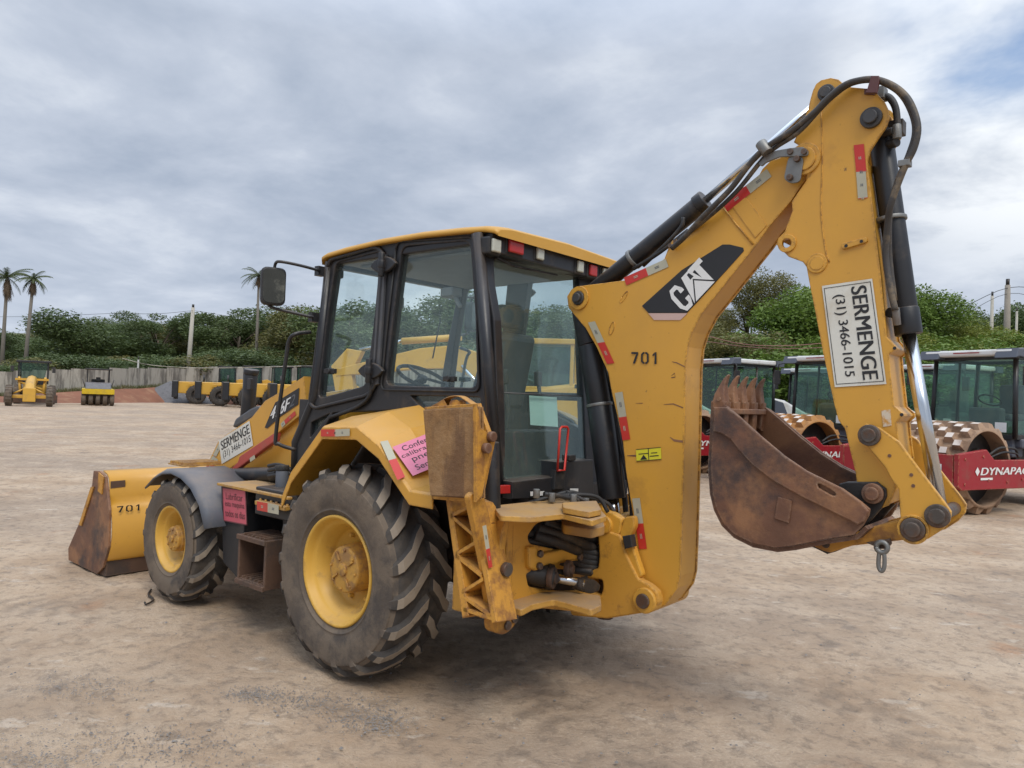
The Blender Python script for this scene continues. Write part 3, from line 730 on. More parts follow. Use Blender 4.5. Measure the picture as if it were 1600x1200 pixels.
for s in (1, -1):
    d = pane('door_window', win_front, s); sw = pane('side_window', win_rear, s); pane('lower_window', win_low, s); pane('lower_window', win_foot, s)
    # seal bead and door frame
    b = MB(); L = fillet(sideY([(516, 407), (590, 386), (602, 396), (588, 606), (576, 618), (494, 638), (486, 630), (500, 520)], s), .05); L = [v+Vector((0, s*.012, 0)) for v in L]; b.tube(L+[L[0]], .014, 8); b.done('door_frame', black, BH)
    b = MB(); L = fillet(sideY([(621, 378), (742, 370), (750, 612), (596, 609), (607, 500)], s), .05); L = [v+Vector((0, s*.006, 0)) for v in L]; b.tube(L+[L[0]], .008, 8); b.done('window_seal', blackrub, BH)
    for (hx, hy) in ((606, 415), (586, 580)):
        c = sideY([(hx, hy)], s)[0]+Vector((0, s*.035, 0)); b = MB()
        ring = [c+Vector((.13*math.cos(t)*(1-.25*abs(math.sin(t))), 0, .055*math.sin(t))) for t in [2*math.pi*k/28 for k in range(28)]]
        b.plate([v+Vector((0, s*.012, 0)) for v in ring], .03, (0, s, 0), bevel=.008); b.cyl(c+Vector((0, s*.02, -.08)), c+Vector((0, s*.02, .08)), .022, seg=12)
        b.cyl(c+Vector((0, s*.02, -.025)), c+Vector((0, s*.02, .025)), .027, seg=12); b.done('door_hinge', black, BH, bevel=.002)
    c = sideY([(516, 580)], s)[0]; b = MB(); b.box(c+Vector((0, s*.0, 0)), (.12, .03, .035)); b.cyl(c+Vector((0, -s*.03, 0)), c+Vector((0, s*.03, 0)), .022); b.done('latch', blackrub, d, bevel=.004)
    c = sideY([(703, 592)], s)[0]; b = MB(); b.box(c+Vector((0, 0, 0)), (.10, .03, .03)); b.cyl(c+Vector((0, -s*.03, 0)), c+Vector((0, s*.03, 0)), .018); b.done('latch', blackrub, sw, bevel=.004)
# door closer bar on the door pillar
b = MB(); b.plate([v+Vector((0, .02, 0)) for v in sideY([(596, 398), (606, 398), (594, 600), (584, 605)])], .03, (0, 1, 0), bevel=.004); b.done('door_pillar_trim', darkgrey, BH)
b = MB(); L = sideY([(584, 598), (580, 620), (560, 637), (520, 652)]); b.tube([v+Vector((0, .02, 0)) for v in L], .014, smooth=4); b.done('door_stay', blackrub, BH)

# roof
b = MB(); rt = [(503, 404), (504, 392), (560, 374), (640, 361), (700, 356), (760, 354), (763, 364), (700, 365), (640, 370), (560, 385), (515, 397)]
top = Y(rt, .76); zs = [(p.x, p.z) for p in top]
# top surface as cross-sections along x, rounded down at the sides
def roofz(x):
    t = (x+.85)/2.0; return 2.750 + .050*math.sin(min(1, max(0, t))*math.pi) - .03*t
xs_ = [.90, .88, .82, .6, .2, -.2, -.55, -.74, -.80, -.82]
secs = []
for i, x in enumerate(xs_):
    e = (-.035, -.008, 0, 0, 0, 0, 0, -.002, -.010, -.024)[i]; w = (.71, .73, .735, .74, .74, .74, .74, .735, .72, .705)[i]; z = roofz(x)+e
    secs.append([Vector((x, y, z-dz)) for y, dz in ((w, .042), (w, .022), (w-.02, .004), (w-.12, -.012), (.0, -.03), (-w+.12, -.012), (-w+.02, .004), (-w, .022), (-w, .042))])
rv = [[b.bm.verts.new(v) for v in r] for r in secs]
for A, B in zip(rv, rv[1:]):
    for q in range(8): f = b.bm.faces.new((A[q], B[q], B[q+1], A[q+1])); f.smooth = True
b.bm.faces.new([r for r in rv[0]]); b.bm.faces.new([r for r in reversed(rv[-1])])
for r0, r1 in zip(rv, rv[1:]): b.bm.faces.new((r0[0], r0[8], r1[8], r1[0]))
roof = b.done('cab_roof', roofyel, BH)
b = MB(); b.box((.02, 0, 2.685), (1.46, 1.38, .05)); b.box((-.71, 0, 2.665), (.13, 1.41, .14)); b.box((.83, 0, 2.68), (.06, 1.34, .08)); b.done('roof_lining', black, roof, bevel=.01)
# rear work lights and tail lamps under the roof edge
RL = [(762, 386, 'w', .09), (793, 388, 'r', .15), (831, 398, 'w', .085), (894, 418, 'w', .08), (914, 424, 'r', .10), (933, 429, 'w', .08)]
for px, py, k, w in RL:
    p = rear([(px, py)], .03)[0]; q = p+RN*.035; b = MB()
    b.box(p-Vector((.01, 0, 0)), (.10, w+.025, .105)); L = b.done('work_light' if k == 'w' else 'tail_lamp', blackrub, BH, bevel=.012)
    b = MB(); b.box(p+Vector((-.068, 0, 0)), (.022, w-.015, .078)); b.done('lens', lensclr if k == 'w' else lensred, L, bevel=.008)
# front lights
for s in (1, -1):
    b = MB(); b.box((.90, s*.60, 2.63), (.08, .12, .09)); L = b.done('work_light', blackrub, BH, bevel=.01)
    b = MB(); b.box((.945, s*.60, 2.63), (.012, .10, .07)); b.done('lens', lensclr, L)
# mirrors
def mirror(s):
    mp = lambda pts, y: [Vector((p.x, s*p.y, p.z)) for p in Y(pts, y)]
    b = MB(); b.tube(mp([(428, 425), (431, 411), (440, 409)], 1.02)+mp([(470, 415)], .90)+mp([(500, 423)], .76), .011, smooth=5)
    b.tube(mp([(418, 472), (424, 480)], 1.02)+mp([(455, 488)], .90)+mp([(490, 496)], .76), .011, smooth=5)
    for q in (mp([(500, 424)], .74)[0], mp([(490, 496)], .73)[0]): b.box(q, (.05, .06, .07))
    mr = b.done('mirror', black, BH)
    b = MB(); H = mp([(412, 425), (440, 417), (448, 424), (443, 474), (410, 478), (405, 466)], 1.03); 
    n = Vector((-.93, s*.36, 0)).normalized(); c = sum(H, Vector())/len(H)
    w = Vector((-n.y, n.x, 0)); hw = .088; hh = .135
    def rr(off, k): return fillet([c+w*hw*k+Vector((0, 0, hh*k))+n*off, c-w*hw*k*.95+Vector((0, 0, hh*k))+n*off, c-w*hw*k*.9+Vector((0, 0, -hh*k))+n*off, c+w*hw*k-Vector((0, 0, hh*k))+n*off], .045)
    b.plate(rr(.03, 1), .07, n, bevel=.014); b.done('mirror_housing', blackrub, mr)
    b = MB(); b.plate(rr(.033, .88), .003, n); b.done('mirror_glass', mirrorm, mr)
mirror(1); mirror(-1)
# grab rail by the door
for s in (1, -1):
    R1 = [at(485, 519, 'y', .78), at(462, 522, 'y', .90), at(452, 532, 'y', .92), at(447, 560, 'y', .92), at(431, 680, 'y', .92), at(436, 694, 'y', .90), at(462, 703, 'y', .80)]
    b = MB(); b.tube([Vector((p.x, s*p.y, p.z)) for p in R1], .014, smooth=6); b.done('grab_rail', black, BH)

# cab interior
b = MB(); b.box((.15, 0, 1.20), (1.7, 1.36, .06)); b.done('cab_floor', blackrub, BH)
b = MB(); b.box((.02, 0, 1.42), (.34, .4, .30)); b.box((.05, 0, 1.62), (.50, .50, .14)); b.plate([Vector((-.16, .25, 1.68)), Vector((-.16, -.25, 1.68)), Vector((-.30, -.22, 2.20)), Vector((-.30, .22, 2.20))], .13, (1, 0, .25), bevel=.04)
b.box((-.33, 0, 2.30), (.09, .26, .16)); b.done('operator_seat', darkgrey, BH, bevel=.03)
b = MB(); b.plate([Vector((.62, .2, 1.2)), Vector((.95, .2, 1.2)), Vector((.80, .2, 1.82)), Vector((.66, .2, 1.82))], .4, (0, 1, 0), bevel=.02); b.box((.45, -.52, 1.50), (.9, .26, .55)); b.done('control_console', darkgrey, BH)
b = MB(); c = Vector((.52, .02, 1.87)); ring = []
n = Vector((-.45, 0, .9)).normalized(); a_ = Vector((0, 1, 0)); b_ = n.cross(a_)
L = [c+(a_*math.cos(t)+b_*math.sin(t))*.20 for t in [2*math.pi*k/24 for k in range(25)]]; b.tube(L, .015, 8); b.cyl(c-n*.03, c+n*.01, .04)
for k in range(3): t = 2*math.pi*k/3+.5; b.tube([c, c+(a_*math.cos(t)+b_*math.sin(t))*.2], .011, 6)
b.cyl(c, Vector((.70, .02, 1.6)), .03); b.done('steering_wheel', blackrub, BH)
b = MB()
for y in (.18, -.18): b.tube([Vector((-.45, y, 1.25)), Vector((-.50, y, 1.65)), Vector((-.46, y, 1.85))], .014); b.cyl((-.46, y, 1.83), (-.45, y, 1.93), .028)
b.box((-.55, 0, 1.35), (.22, .6, .35)); b.done('backhoe_controls', blackrub, BH, bevel=.01)
b = MB(); b.box((.05, .0, 2.66), (1.2, 1.1, .04)); b.tube([Vector((.85, .1, 2.62)), Vector((.80, .12, 2.5))], .01); b.box((.79, .12, 2.46), (.03, .22, .09))
b.tube([at(707, 455, 'y', .45), at(714, 470, 'y', .45), at(720, 480, 'y', .45)], .015); b.box(at(706, 457, 'y', .45), (.10, .10, .06)); b.done('cab_headliner', surf('grey_headliner', (.22, .23, .24), .7, bump=0), BH, bevel=.015)
b = MB(); b.box(at(657, 440, 'y', -.62), (.05, .03, .06)); b.done('turn_lamp', surf('amber_lens', (.5, .16, .02), .3, bump=0), BH)
b = MB(); b.tube([at(688, 500, 'x', .9), at(676, 560, 'x', .9)], .006, 6); b.done('windscreen_wiper', blackrub, BH)

# ledge, black box and lock handle below the rear window
b = MB(); LX = -1.0
b.plate(X([(800, 753), (868, 745), (870, 722), (927, 718), (928, 773), (868, 772), (865, 778), (800, 780)], LX), .16, (-1, 0, 0), bevel=.006); b.box((-.93, 0, 1.15), (.12, 1.1, .09)); b.done('rear_ledge_box', black, BH)
b = MB(); b.quad(*X([(828, 775), (850, 774), (828, 768)], LX-.004), 0, 0, 1, 1, .003); b.quad(*X([(890, 773), (903, 773), (890, 762)], LX-.004), 0, 0, 1, .9, .003); b.done('worn_label', mwhite, BH)
b = MB(); b.box(at(889, 715, 'x', LX+.02), (.06, .07, .035)); b.done('rear_socket', blackrub, BH, bevel=.005)
b = MB(); b.plate(X([(779, 759), (798, 758), (798, 771), (780, 772)], LX), .03, (-1, 0, 0), bevel=.004); b.done('rear_reflector', lensred, BH)
L = X([(871, 735), (875, 670), (878, 667), (886, 667), (888, 671), (882, 735)], LX-.03)
b = MB(); b.tube(L+[L[0]], .0075, 8); hd = b.done('lock_handle', redtape, BH)
b = MB(); b.plate(X([(868, 735), (884, 735), (882, 765), (866, 765)], LX-.02), .04, (-1, 0, 0), bevel=.006); b.done('handle_base', blackrub, hd)
# ---- front loader bucket
BW = 1.20
sidep = [(3.30, .10), (3.20, .30), (3.22, .62), (3.33, .90), (3.46, .94), (3.60, .93), (3.62, .80), (3.86, .44), (4.12, .14), (4.10, .03), (3.42, .02)]
b = MB(); b.mi = 0; b.plate([Vector((x, BW, z)) for x, z in sidep], .022, (0, 1, 0), bevel=.003); b.plate([Vector((x, -BW+.022, z)) for x, z in sidep], .022, (0, 1, 0), bevel=.003)
b.mi = 2; b.plate([Vector((x, BW-.025, z)) for x, z in ((3.285, .21), (3.29, .02), (4.0, .015), (4.12, .03), (4.10, .05), (3.45, .05), (3.34, .18))], 2*BW-.05, (0, 1, 0))
fb = b.done('loader_bucket', [rust, yellow, rustdark], BH)
prof = smooth_prof([(3.44, .935), (3.33, .90), (3.292, .80), (3.288, .68)])+smooth_prof([(3.25, .64), (3.215, .54), (3.200, .42), (3.215, .30), (3.262, .20), (3.30, .16)])
b = MB(); rows_ = []
for x, z in prof: rows_.append([b.bm.verts.new((x, y, z)) for y in (BW-.023, 0, -BW+.023)])
for A, B in zip(rows_, rows_[1:]):
    for q in range(2): f = b.bm.faces.new((A[q], A[q+1], B[q+1], B[q])); f.smooth = True
o = b.done('bucket_back_sheet', yellow, fb); md = o.modifiers.new('s', 'SOLIDIFY'); md.thickness = .015; md.offset = 1
b = MB(); b.tube([Vector((3.30, BW-.03, .665)), Vector((3.30, -BW+.03, .665))], .02, 8); b.plate([Vector((3.62, BW+.012, .78)), Vector((3.55, BW+.012, .79)), Vector((3.80, BW+.012, .40)), Vector((3.86, BW+.012, .40))], .012, (0, 1, 0), bevel=.002)
b.plate([Vector((3.34, BW+.012, .90)), Vector((3.46, BW+.012, .93)), Vector((3.46, BW+.012, .76)), Vector((3.37, BW+.012, .74))], .012, (0, 1, 0), bevel=.002); b.done('stiffener', yellow_worn, fb)
b = MB(); nx = 3.20
P0, P1 = at(183, 790, 'x', 3.205), at(217, 790, 'x', 3.205); P2 = at(183, 800, 'x', 3.205)
def stencil(txt, BL, BR, TL, parent, lift=.0045, mt=ink):
    b = MB(); b.glyphs(txt, BL, BR, TL, 0, 0, 1, 1, lift, .46); return b.done('unit_number', mt, parent, autosmooth=False)
BLx = at(182, 801, 'x', 3.20)
stencil('701', BLx, at(220, 797, 'x', 3.20), at(182, 791, 'x', 3.20), fb, .012)
b = MB(); Q = X([(172, 763), (195, 760), (195, 750), (172, 752)], 3.285); b.plate([v+Vector((-.012, 0, 0)) for v in Q], .004, (-1, 0, 0)); b.done('worn_label', rustdark, fb)
# tilt links between arm and bucket
b = MB(); b.box((3.12, .45, .62), (.45, .08, .12), Matrix.Rotation(.5, 3, 'Y')); b.box((3.12, -.45, .62), (.45, .08, .12), Matrix.Rotation(.5, 3, 'Y')); b.done('bucket_tilt_link', yellow, BH, bevel=.01)

# ---- rear main frame (stabiliser housing)
FX = -1.17
b = MB()
fo = X([(787, 806), (936, 808), (936, 962), (893, 955), (787, 945)], FX)
hole1 = fillet(X([(824, 838), (838, 818), (862, 812), (934, 815), (934, 872), (868, 858), (828, 850)], FX), .03)
hole2 = fillet(X([(822, 897), (840, 888), (934, 892), (934, 925), (880, 925), (826, 917)], FX), .02)
b.plate(fo, .05, (-1, 0, 0), holes=[hole1, hole2], bevel=.006)
ctr = at(945, 880, 'x', FX).y
fo2 = [Vector((FX, -p.y, p.z)) for p in fo]
b.plate([Vector((FX, min(ctr-.02, q.y) if i in (1, 2, 3) else q.y, q.z)) for i, q in enumerate(fo2)][:0] or [Vector((FX, .10, 1.06)), Vector((FX, -1.0, 1.06)), Vector((FX, -1.0, .52)), Vector((FX, .10, .50))], .05, (-1, 0, 0), bevel=.006)
b.box((-1.02, 1.02, .84), (.26, .05, .50)); b.box((-1.02, -1.02, .84), (.26, .05, .50)); b.box((-.88, 0, .82), (.04, 2.0, .5))
rf = b.done('main_frame', yellow_frame, BH)
b = MB(); v = X([(792, 812), (803, 812), (800, 938), (790, 938)], FX-.012); b.plate(v, .03, (-1, 0, 0), bevel=.006)
b.plate(X([(783, 838), (790, 812), (797, 812), (790, 860), (797, 905), (787, 936), (780, 925), (776, 890)], FX-.03), .06, (-1, 0, 0), bevel=.008, round_=.02); b.done('frame_gusset', yellow_frame, rf)
# top deck plate
TZ = at(800, 795, 'x', FX).z
deck = [(770, 790), (782, 806), (832, 808), (880, 803), (925, 814), (948, 806), (930, 787), (880, 778)]
b = MB(); b.plate([at(a, c, 'z', TZ) for a, c in deck], .028, (0, 0, 1), bevel=.004, round_=.02); b.done('frame_deck', yellow_dusty, BH)
b = MB(); b.plate([at(a, c, 'z', TZ-.10) for a, c in [(877, 812), (880, 820), (925, 827), (945, 822), (940, 806), (900, 806)]], .05, (0, 0, 1), bevel=.006, round_=.02)
b.plate([at(a, c, 'z', TZ+.035) for a, c in [(878, 785), (880, 793), (920, 800), (940, 796), (932, 782)]], .03, (0, 0, 1), bevel=.004, round_=.02)
BZ = at(787, 942, 'x', FX).z
b.plate([at(a, c, 'z', BZ) for a, c in [(786, 944), (815, 953), (832, 944), (865, 937), (885, 942), (924, 953), (940, 945), (938, 930), (880, 922), (800, 930)]], .035, (0, 0, 1), bevel=.006, round_=.02)
b.done('swing_mount_plate', yellow_dusty, BH)
b = MB(); b.cyl(at(950, 800, 'y', .0), at(945, 965, 'y', .0), .05); b.done('king_pin', pinsteel, BH)
# hoses behind the frame opening
b = MB()
for i in range(5):
    o = i*.045; b.tube([Vector((-1.02+.01*i, .95, .99-o)), Vector((-1.12, .75, 1.0-o)), Vector((-1.15, .42, .93-o*.8)), Vector((-1.18, .22, .84-o*.7)), Vector((-1.30, .03, .80-o*.5))], .024, smooth=6)
b.box((-.98, .55, .95), (.05, .8, .2)); b.done('hydraulic_hose', blackrub, BH)
b = MB(); b.box((-.95, .5, .74), (.05, .9, .42)); b.done('valve_block', darksteel, BH)
# centre casting with bolts between the openings
b = MB(); b.plate(X([(826, 855), (838, 853), (846, 866), (880, 858), (905, 864), (908, 876), (880, 878), (850, 886), (838, 893), (827, 888)], FX-.03), .06, (-1, 0, 0), bevel=.012, round_=.02); cc = b.done('bolted_bracket', yellow, BH)
b = MB()
for q in ((842, 865), (841, 884), (904, 870)):
    p = at(*q, 'x', FX-.03); b.cyl(p, p-Vector((.022, 0, 0)), .021, seg=6)
for q in ((788, 889),):
    p = at(*q, 'x', FX-.04); b.cyl(p, p-Vector((.02, 0, 0)), .022, seg=12)
b.done('bolt', pinsteel, cc, bevel=.003)
b = MB()
for q, y_ in (((838, 778), -1.12), ((862, 784), -1.18), ((896, 786), -1.24), ((915, 792), -1.28)):
    p = at(q[0], q[1], 'x', y_); b.cyl(p, p+Vector((0, 0, .05)), .02, seg=8); b.cyl(p+Vector((0, 0, .02)), p+Vector((.05, -.06, .03)), .014, seg=8)
b.done('hose_fitting', steel, BH, bevel=.002)
b = MB()
for y0, z0, y1, z1 in ((.55, 1.13, .12, 1.10), (.45, 1.14, .05, 1.04), (.62, 1.13, .22, 1.14)): b.tube([Vector((-1.02, y0, z0)), Vector((-1.13, (y0+y1)/2+.05, z0+.05)), Vector((-1.27, y1+.05, z1+.04)), Vector((-1.33, y1, z1-.05))], .012, smooth=6)
b.done('hydraulic_hose', blackrub, BH)
b = MB()
for a, c in (((848, 815), (932, 842)), ((838, 824), (932, 858)), ((834, 836), (905, 862))): b.tube([at(a[0], a[1], 'x', FX+.02), at((a[0]+c[0])/2, (a[1]+c[1])/2-2, 'x', FX-.03), at(c[0], c[1], 'x', FX-.02)], .030, smooth=6)
b.done('hydraulic_hose', blackrub, BH)
b = MB()
for q, r in (((858, 902), .060), ((884, 889), .052)):
    p = at(q[0], q[1], 'x', FX-.05); b.cyl(p, p-Vector((.03, .01, 0)), r, seg=24); b.cyl(p, p-Vector((.045, .015, 0)), r*.55, seg=20)
b.done('trunnion_cap', rustdark, BH, bevel=.004)
b = MB(); p = at(788, 889, 'x', FX-.07); b.cyl(p, p-Vector((.03, 0, 0)), .036, seg=20); b.done('frame_pin', pinsteel, BH, bevel=.004)
# swing cylinders
b = MB(); 
p0, p1 = at(862, 902, 'x', FX-.05), at(912, 912, 'x', FX-.18)
d = (p1-p0).normalized(); b.cyl(p0-d*.30, p0, .062); b.cyl(p0-d*.03, p0+d*.005, .072); sc1 = b.done('swing_cylinder', darksteel, BH, bevel=.005)
b = MB(); b.cyl(p0, p1, .024); b.done('rod', chrome, sc1)
b = MB(); b.plate([v for v in X([(908, 904), (932, 906), (940, 914), (938, 924), (926, 929), (906, 923)], FX-.19)], .07, (-1, 0, 0), bevel=.015, round_=.03); b.done('rod_eye', darksteel, sc1)
b = MB(); q0, q1 = at(888, 890, 'x', FX+.02), at(925, 893, 'x', FX-.10); d = (q1-q0).normalized(); b.cyl(q0-d*.3, q0, .058); b.cyl(q0-d*.03, q0+d*.005, .066); b.cyl(q0, q1, .022); b.done('swing_cylinder', darksteel, BH, bevel=.005)

# ---- stabilisers
def stabilizer(s):
    kk = 1 if s > 0 else .80; m_ = lambda v: Vector((v.x, s*v.y*kk, v.z))
    root = MB()
    # leg: ribbed casting. outer face lies in a plane sloping from the foot pivot out to the pad
    def pl(px, py): return atp(px, py, Vector((0, 1.13, 1.2)), Vector((0, 1, .10)).normalized())
    nrm = Vector((0, s, s*0.10+0)).normalized(); nrm = Vector((0, s*1, .10)).normalized()
    fr_l = [(696, 778), (704, 778), (732, 962), (722, 966)]; fr_r = [(733, 778), (742, 784), (776, 972), (768, 974)]
    R3 = lambda L: [m_(pl(*q)) for q in L]
    root.plate(R3(fr_l), .16, nrm, bevel=.004); root.plate(R3(fr_r), .16, nrm, bevel=.004)
    for A, B in (((704, 806), (736, 790)), ((704, 806), (742, 838)), ((712, 866), (742, 848)), ((712, 868), (752, 900)), ((722, 925), (754, 905)), ((720, 930), (766, 962)), ((724, 952), (768, 966))):
        (ax, ay), (bx, by) = A, B; root.plate(R3([(ax, ay-3), (bx, by-3), (bx, by+3), (ax, ay+3)]), .12, nrm)
    web = R3([(700, 780), (738, 784), (770, 970), (728, 962)]); root.plate([v-nrm*.12 for v in web], .02, nrm)
    # rear-facing flange, slanted strip
    leg = root.done('stabilizer_leg', yellow_worn, BH)
    b = MB(); a = [pl(742, 780), pl(757, 690), pl(766, 700)]
    fl = [atp(q[0], q[1], Vector((-1.20, 1.1, 1.0)), Vector((-1, 0, 0))) for q in ((733, 776), (752, 760), (764, 800), (789, 948), (797, 972), (778, 990), (769, 985), (755, 880))]
    b.plate([m_(v) for v in fl], .04, (-1, 0, 0), bevel=.006, round_=.02); b.done('leg_flange', yellow_worn, leg)
    b = MB(); fo = [atp(q[0], q[1], Vector((-1.24, 1.1, 1.0)), Vector((-1, 0, 0))) for q in ((785, 950), (800, 942), (814, 950), (814, 962), (804, 980), (790, 993), (776, 990), (775, 970))]
    b.plate([m_(v) for v in fo], .09, (-1, 0, 0), bevel=.012, round_=.03); ft = b.done('pivot_ear', yellow_worn, leg)
    b = MB()
    for q in ((803, 966), (792, 977)): p = m_(atp(q[0], q[1], Vector((-1.24, 1.1, 1.0)), Vector((-1, 0, 0)))); b.cyl(p, p-Vector((.015, 0, 0)), .024, seg=16)
    b.done('pivot_bolt', pinsteel, leg, bevel=.003)
    # cylinder parallel to the leg
    b = MB(); c0 = m_(Vector((-1.08, .93, .72))); c1 = m_(Vector((-1.06, .98, 1.5))); b.cyl(c0, c1, .05); b.done('stabilizer_cylinder', black, BH, bevel=.005)
    # street pad
    nP = Vector((0, s, 0)); PY = 1.24*kk
    pf = [Vector((p.x, s*PY, p.z)) for p in Y([(661, 641), (744, 637), (747, 778), (672, 774)], 1.24)]
    b = MB(); layers = 4
    for i in range(layers):
        g = (.0, .008, -.003, .006, -.002, .004)[i]; c = sum(pf, Vector())/4
        b.plate([v+(v-c).normalized()*g-nP*(i*.013) for v in pf], .0118, nP, bevel=.003)
    pad = b.done('street_pad', padrub, leg)
    b = MB(); bp = [Vector((p.x, s*(PY-.056), p.z)) for p in Y([(663, 636), (746, 630), (768, 690), (748, 786), (676, 780)], 1.24-.056)]
    b.plate(bp, .03, nP, bevel=.004)
    sp = [atp(q[0], q[1], Vector((at(747, 700, 'y', 1.24).x-.02, 0, 0)), Vector((-1, 0, 0))) for q in ((744, 632), (748, 641), (752, 668), (767, 680), (770, 700), (760, 742), (754, 775), (745, 785))]
    b.plate([m_(v) for v in sp], .025, (-1, 0, 0), bevel=.004); b.done('pad_bracket', yellow_worn, leg)
    b = MB()
    for q in ((757, 700), (765, 682)): p = m_(atp(q[0], q[1], Vector((at(747, 700, 'y', 1.24).x-.02, 0, 0)), Vector((-1, 0, 0)))); b.cyl(p, p-Vector((.03, 0, 0)), .026, seg=16)
    b.done('pad_pin', rust, leg, bevel=.004)
    hy = PY-.08; b = MB(); ho = fillet([Vector((p.x, s*hy, p.z)) for p in Y([(664, 640), (700, 619), (716, 617), (738, 632), (745, 642)], 1.16)], .04); hh = fillet([Vector((p.x, s*hy, p.z)) for p in Y([(702, 641), (703, 627), (716, 625), (719, 641)], 1.16)], .02)
    b.plate(ho, .05, nP, holes=[hh], bevel=.004); b.done('lifting_loop', yellow_worn, leg)
    return leg
stabilizer(1); stabilizer(-1)
tape([(753, 822), (763, 888), (759, 820)], -1.243, BH, .55, False, ax='x')

# ---- swing casting (king post)
KY = .19
def kp(pts, y, th, rnd=.02): 
    b.plate(Y(pts, y), th, (0, 1, 0), bevel=.01, round_=rnd)
b = MB()
main = [(934, 836), (950, 830), (968, 836), (980, 870), (997, 905), (1014, 914), (1027, 926), (1029, 942), (1018, 956), (1003, 958), (948, 967), (893, 962), (889, 952), (925, 954), (931, 948), (888, 934), (887, 924), (905, 922), (938, 931), (942, 920), (941, 906), (917, 903), (916, 893), (934, 888), (936, 870)]
kp(main, KY, .06, .015); kp([(x+0, y) for x, y in main], -KY+.06, .06, .015)
kp([(950, 830), (980, 845), (1004, 905), (1000, 940), (960, 950), (945, 900)], .13, .26, .02)
kc = b.done('swing_casting', yellow_frame, BH)
b = MB(); kp([(928, 787), (942, 786), (943, 796), (958, 802), (972, 812), (968, 836), (936, 840), (934, 828), (926, 808)], KY-.01, .06); kp([(966, 838), (975, 808), (990, 806), (992, 822), (984, 840), (1004, 900), (996, 905)], KY-.015, .05); b.done('casting_lug', yellow, kc)
b = MB(); p = at(944, 820, 'y', KY); b.cyl(p-Vector((0, .38, 0)), p+Vector((0, .012, 0)), .052); b.done('lug_boss', yellow, kc, bevel=.006)
b = MB(); b.cyl(p+Vector((0, .012, 0)), p+Vector((0, .03, 0)), .020, seg=6); b.done('lug_bolt', yellow_worn, kc, bevel=.003)
FP = at(1008, 938, 'y', KY)
b = MB(); b.cyl(FP-Vector((0, .40, 0)), FP+Vector((0, .02, 0)), .072, seg=32); b.done('pivot_boss', yellow, kc, bevel=.006)
b = MB(); b.cyl(FP+Vector((0, .02, 0)), FP+Vector((0, .035, 0)), .042, seg=24); b.done('boom_foot_pin', pinsteel, BH, bevel=.004)
b = MB(); b.plate(Y([(972, 838), (985, 836), (988, 855), (976, 858)], KY+.02), .05, (0, 1, 0), bevel=.004); b.done('lock_block', blackrub, BH)

# ---- boom
BY = .11
bo = [(886, 463), (893, 452), (905, 447), (976, 438), (1020, 420), (1038, 404), (1044, 388), (1050, 376), (1067, 371), (1080, 361), (1126, 320), (1134, 311), (1184, 277), (1191, 264), (1203, 252), (1222, 245), (1251, 236), (1262, 262), (1258, 280), (1235, 315), (1200, 356), (1184, 379), (1112, 470), (1096, 490), (1081, 519), (1074, 542), (1071, 574), (1068, 720), (1064, 856), (1062, 901), (1057, 921), (1040, 945), (1016, 957), (1000, 952), (994, 935), (999, 901), (989, 805), (978, 737), (973, 689), (963, 644), (956, 614), (950, 582), (932, 542), (915, 513), (899, 494), (888, 480)]
BO = Y(bo, BY)
b = MB(); b.plate(BO, .018, (0, 1, 0), bevel=.003)
BO2 = [Vector((p.x, -BY+.018, p.z)) for p in BO]; b.plate(BO2, .018, (0, 1, 0), bevel=.003)
# back wrapper plate (rear side) and front wrapper, set in between the side plates
def strip(idx, inset, th, w, y0=None, mt=None):
    pts = [BO[i] for i in idx]; c = Vector((-1.6, BY, 1.6))
    lo, hi = [], []
    for i, p in enumerate(pts):
        d = (pts[min(i+1, len(pts)-1)]-pts[max(i-1, 0)]).normalized(); nn = Vector((-d.z, 0, d.x))
        lo.append(p+nn*inset); hi.append(p+nn*(inset+th))
    rv = []
    for l, h in zip(lo, hi): rv.append([b.bm.verts.new(v) for v in (Vector((l.x, w, l.z)), Vector((h.x, w, h.z)), Vector((h.x, -w, h.z)), Vector((l.x, -w, l.z)))])
    for A, B in zip(rv, rv[1:]):
        for q in range(4): b.bm.faces.new((A[q], A[(q+1) % 4], B[(q+1) % 4], B[q]))
    b.bm.faces.new(rv[0]); b.bm.faces.new(list(reversed(rv[-1])))
strip(range(18, 33), -.004, .014, BY-.019) if False else None
b.mi = 1; strip(list(range(18, 34)), .006, .016, BY-.018); strip(list(range(36, 45)), .02, .016, BY-.018); b.mi = 0; strip(list(range(9, 16)), .05, .016, BY-.018)
boom = b.done('boom', [yellow, yellow_worn], BH)
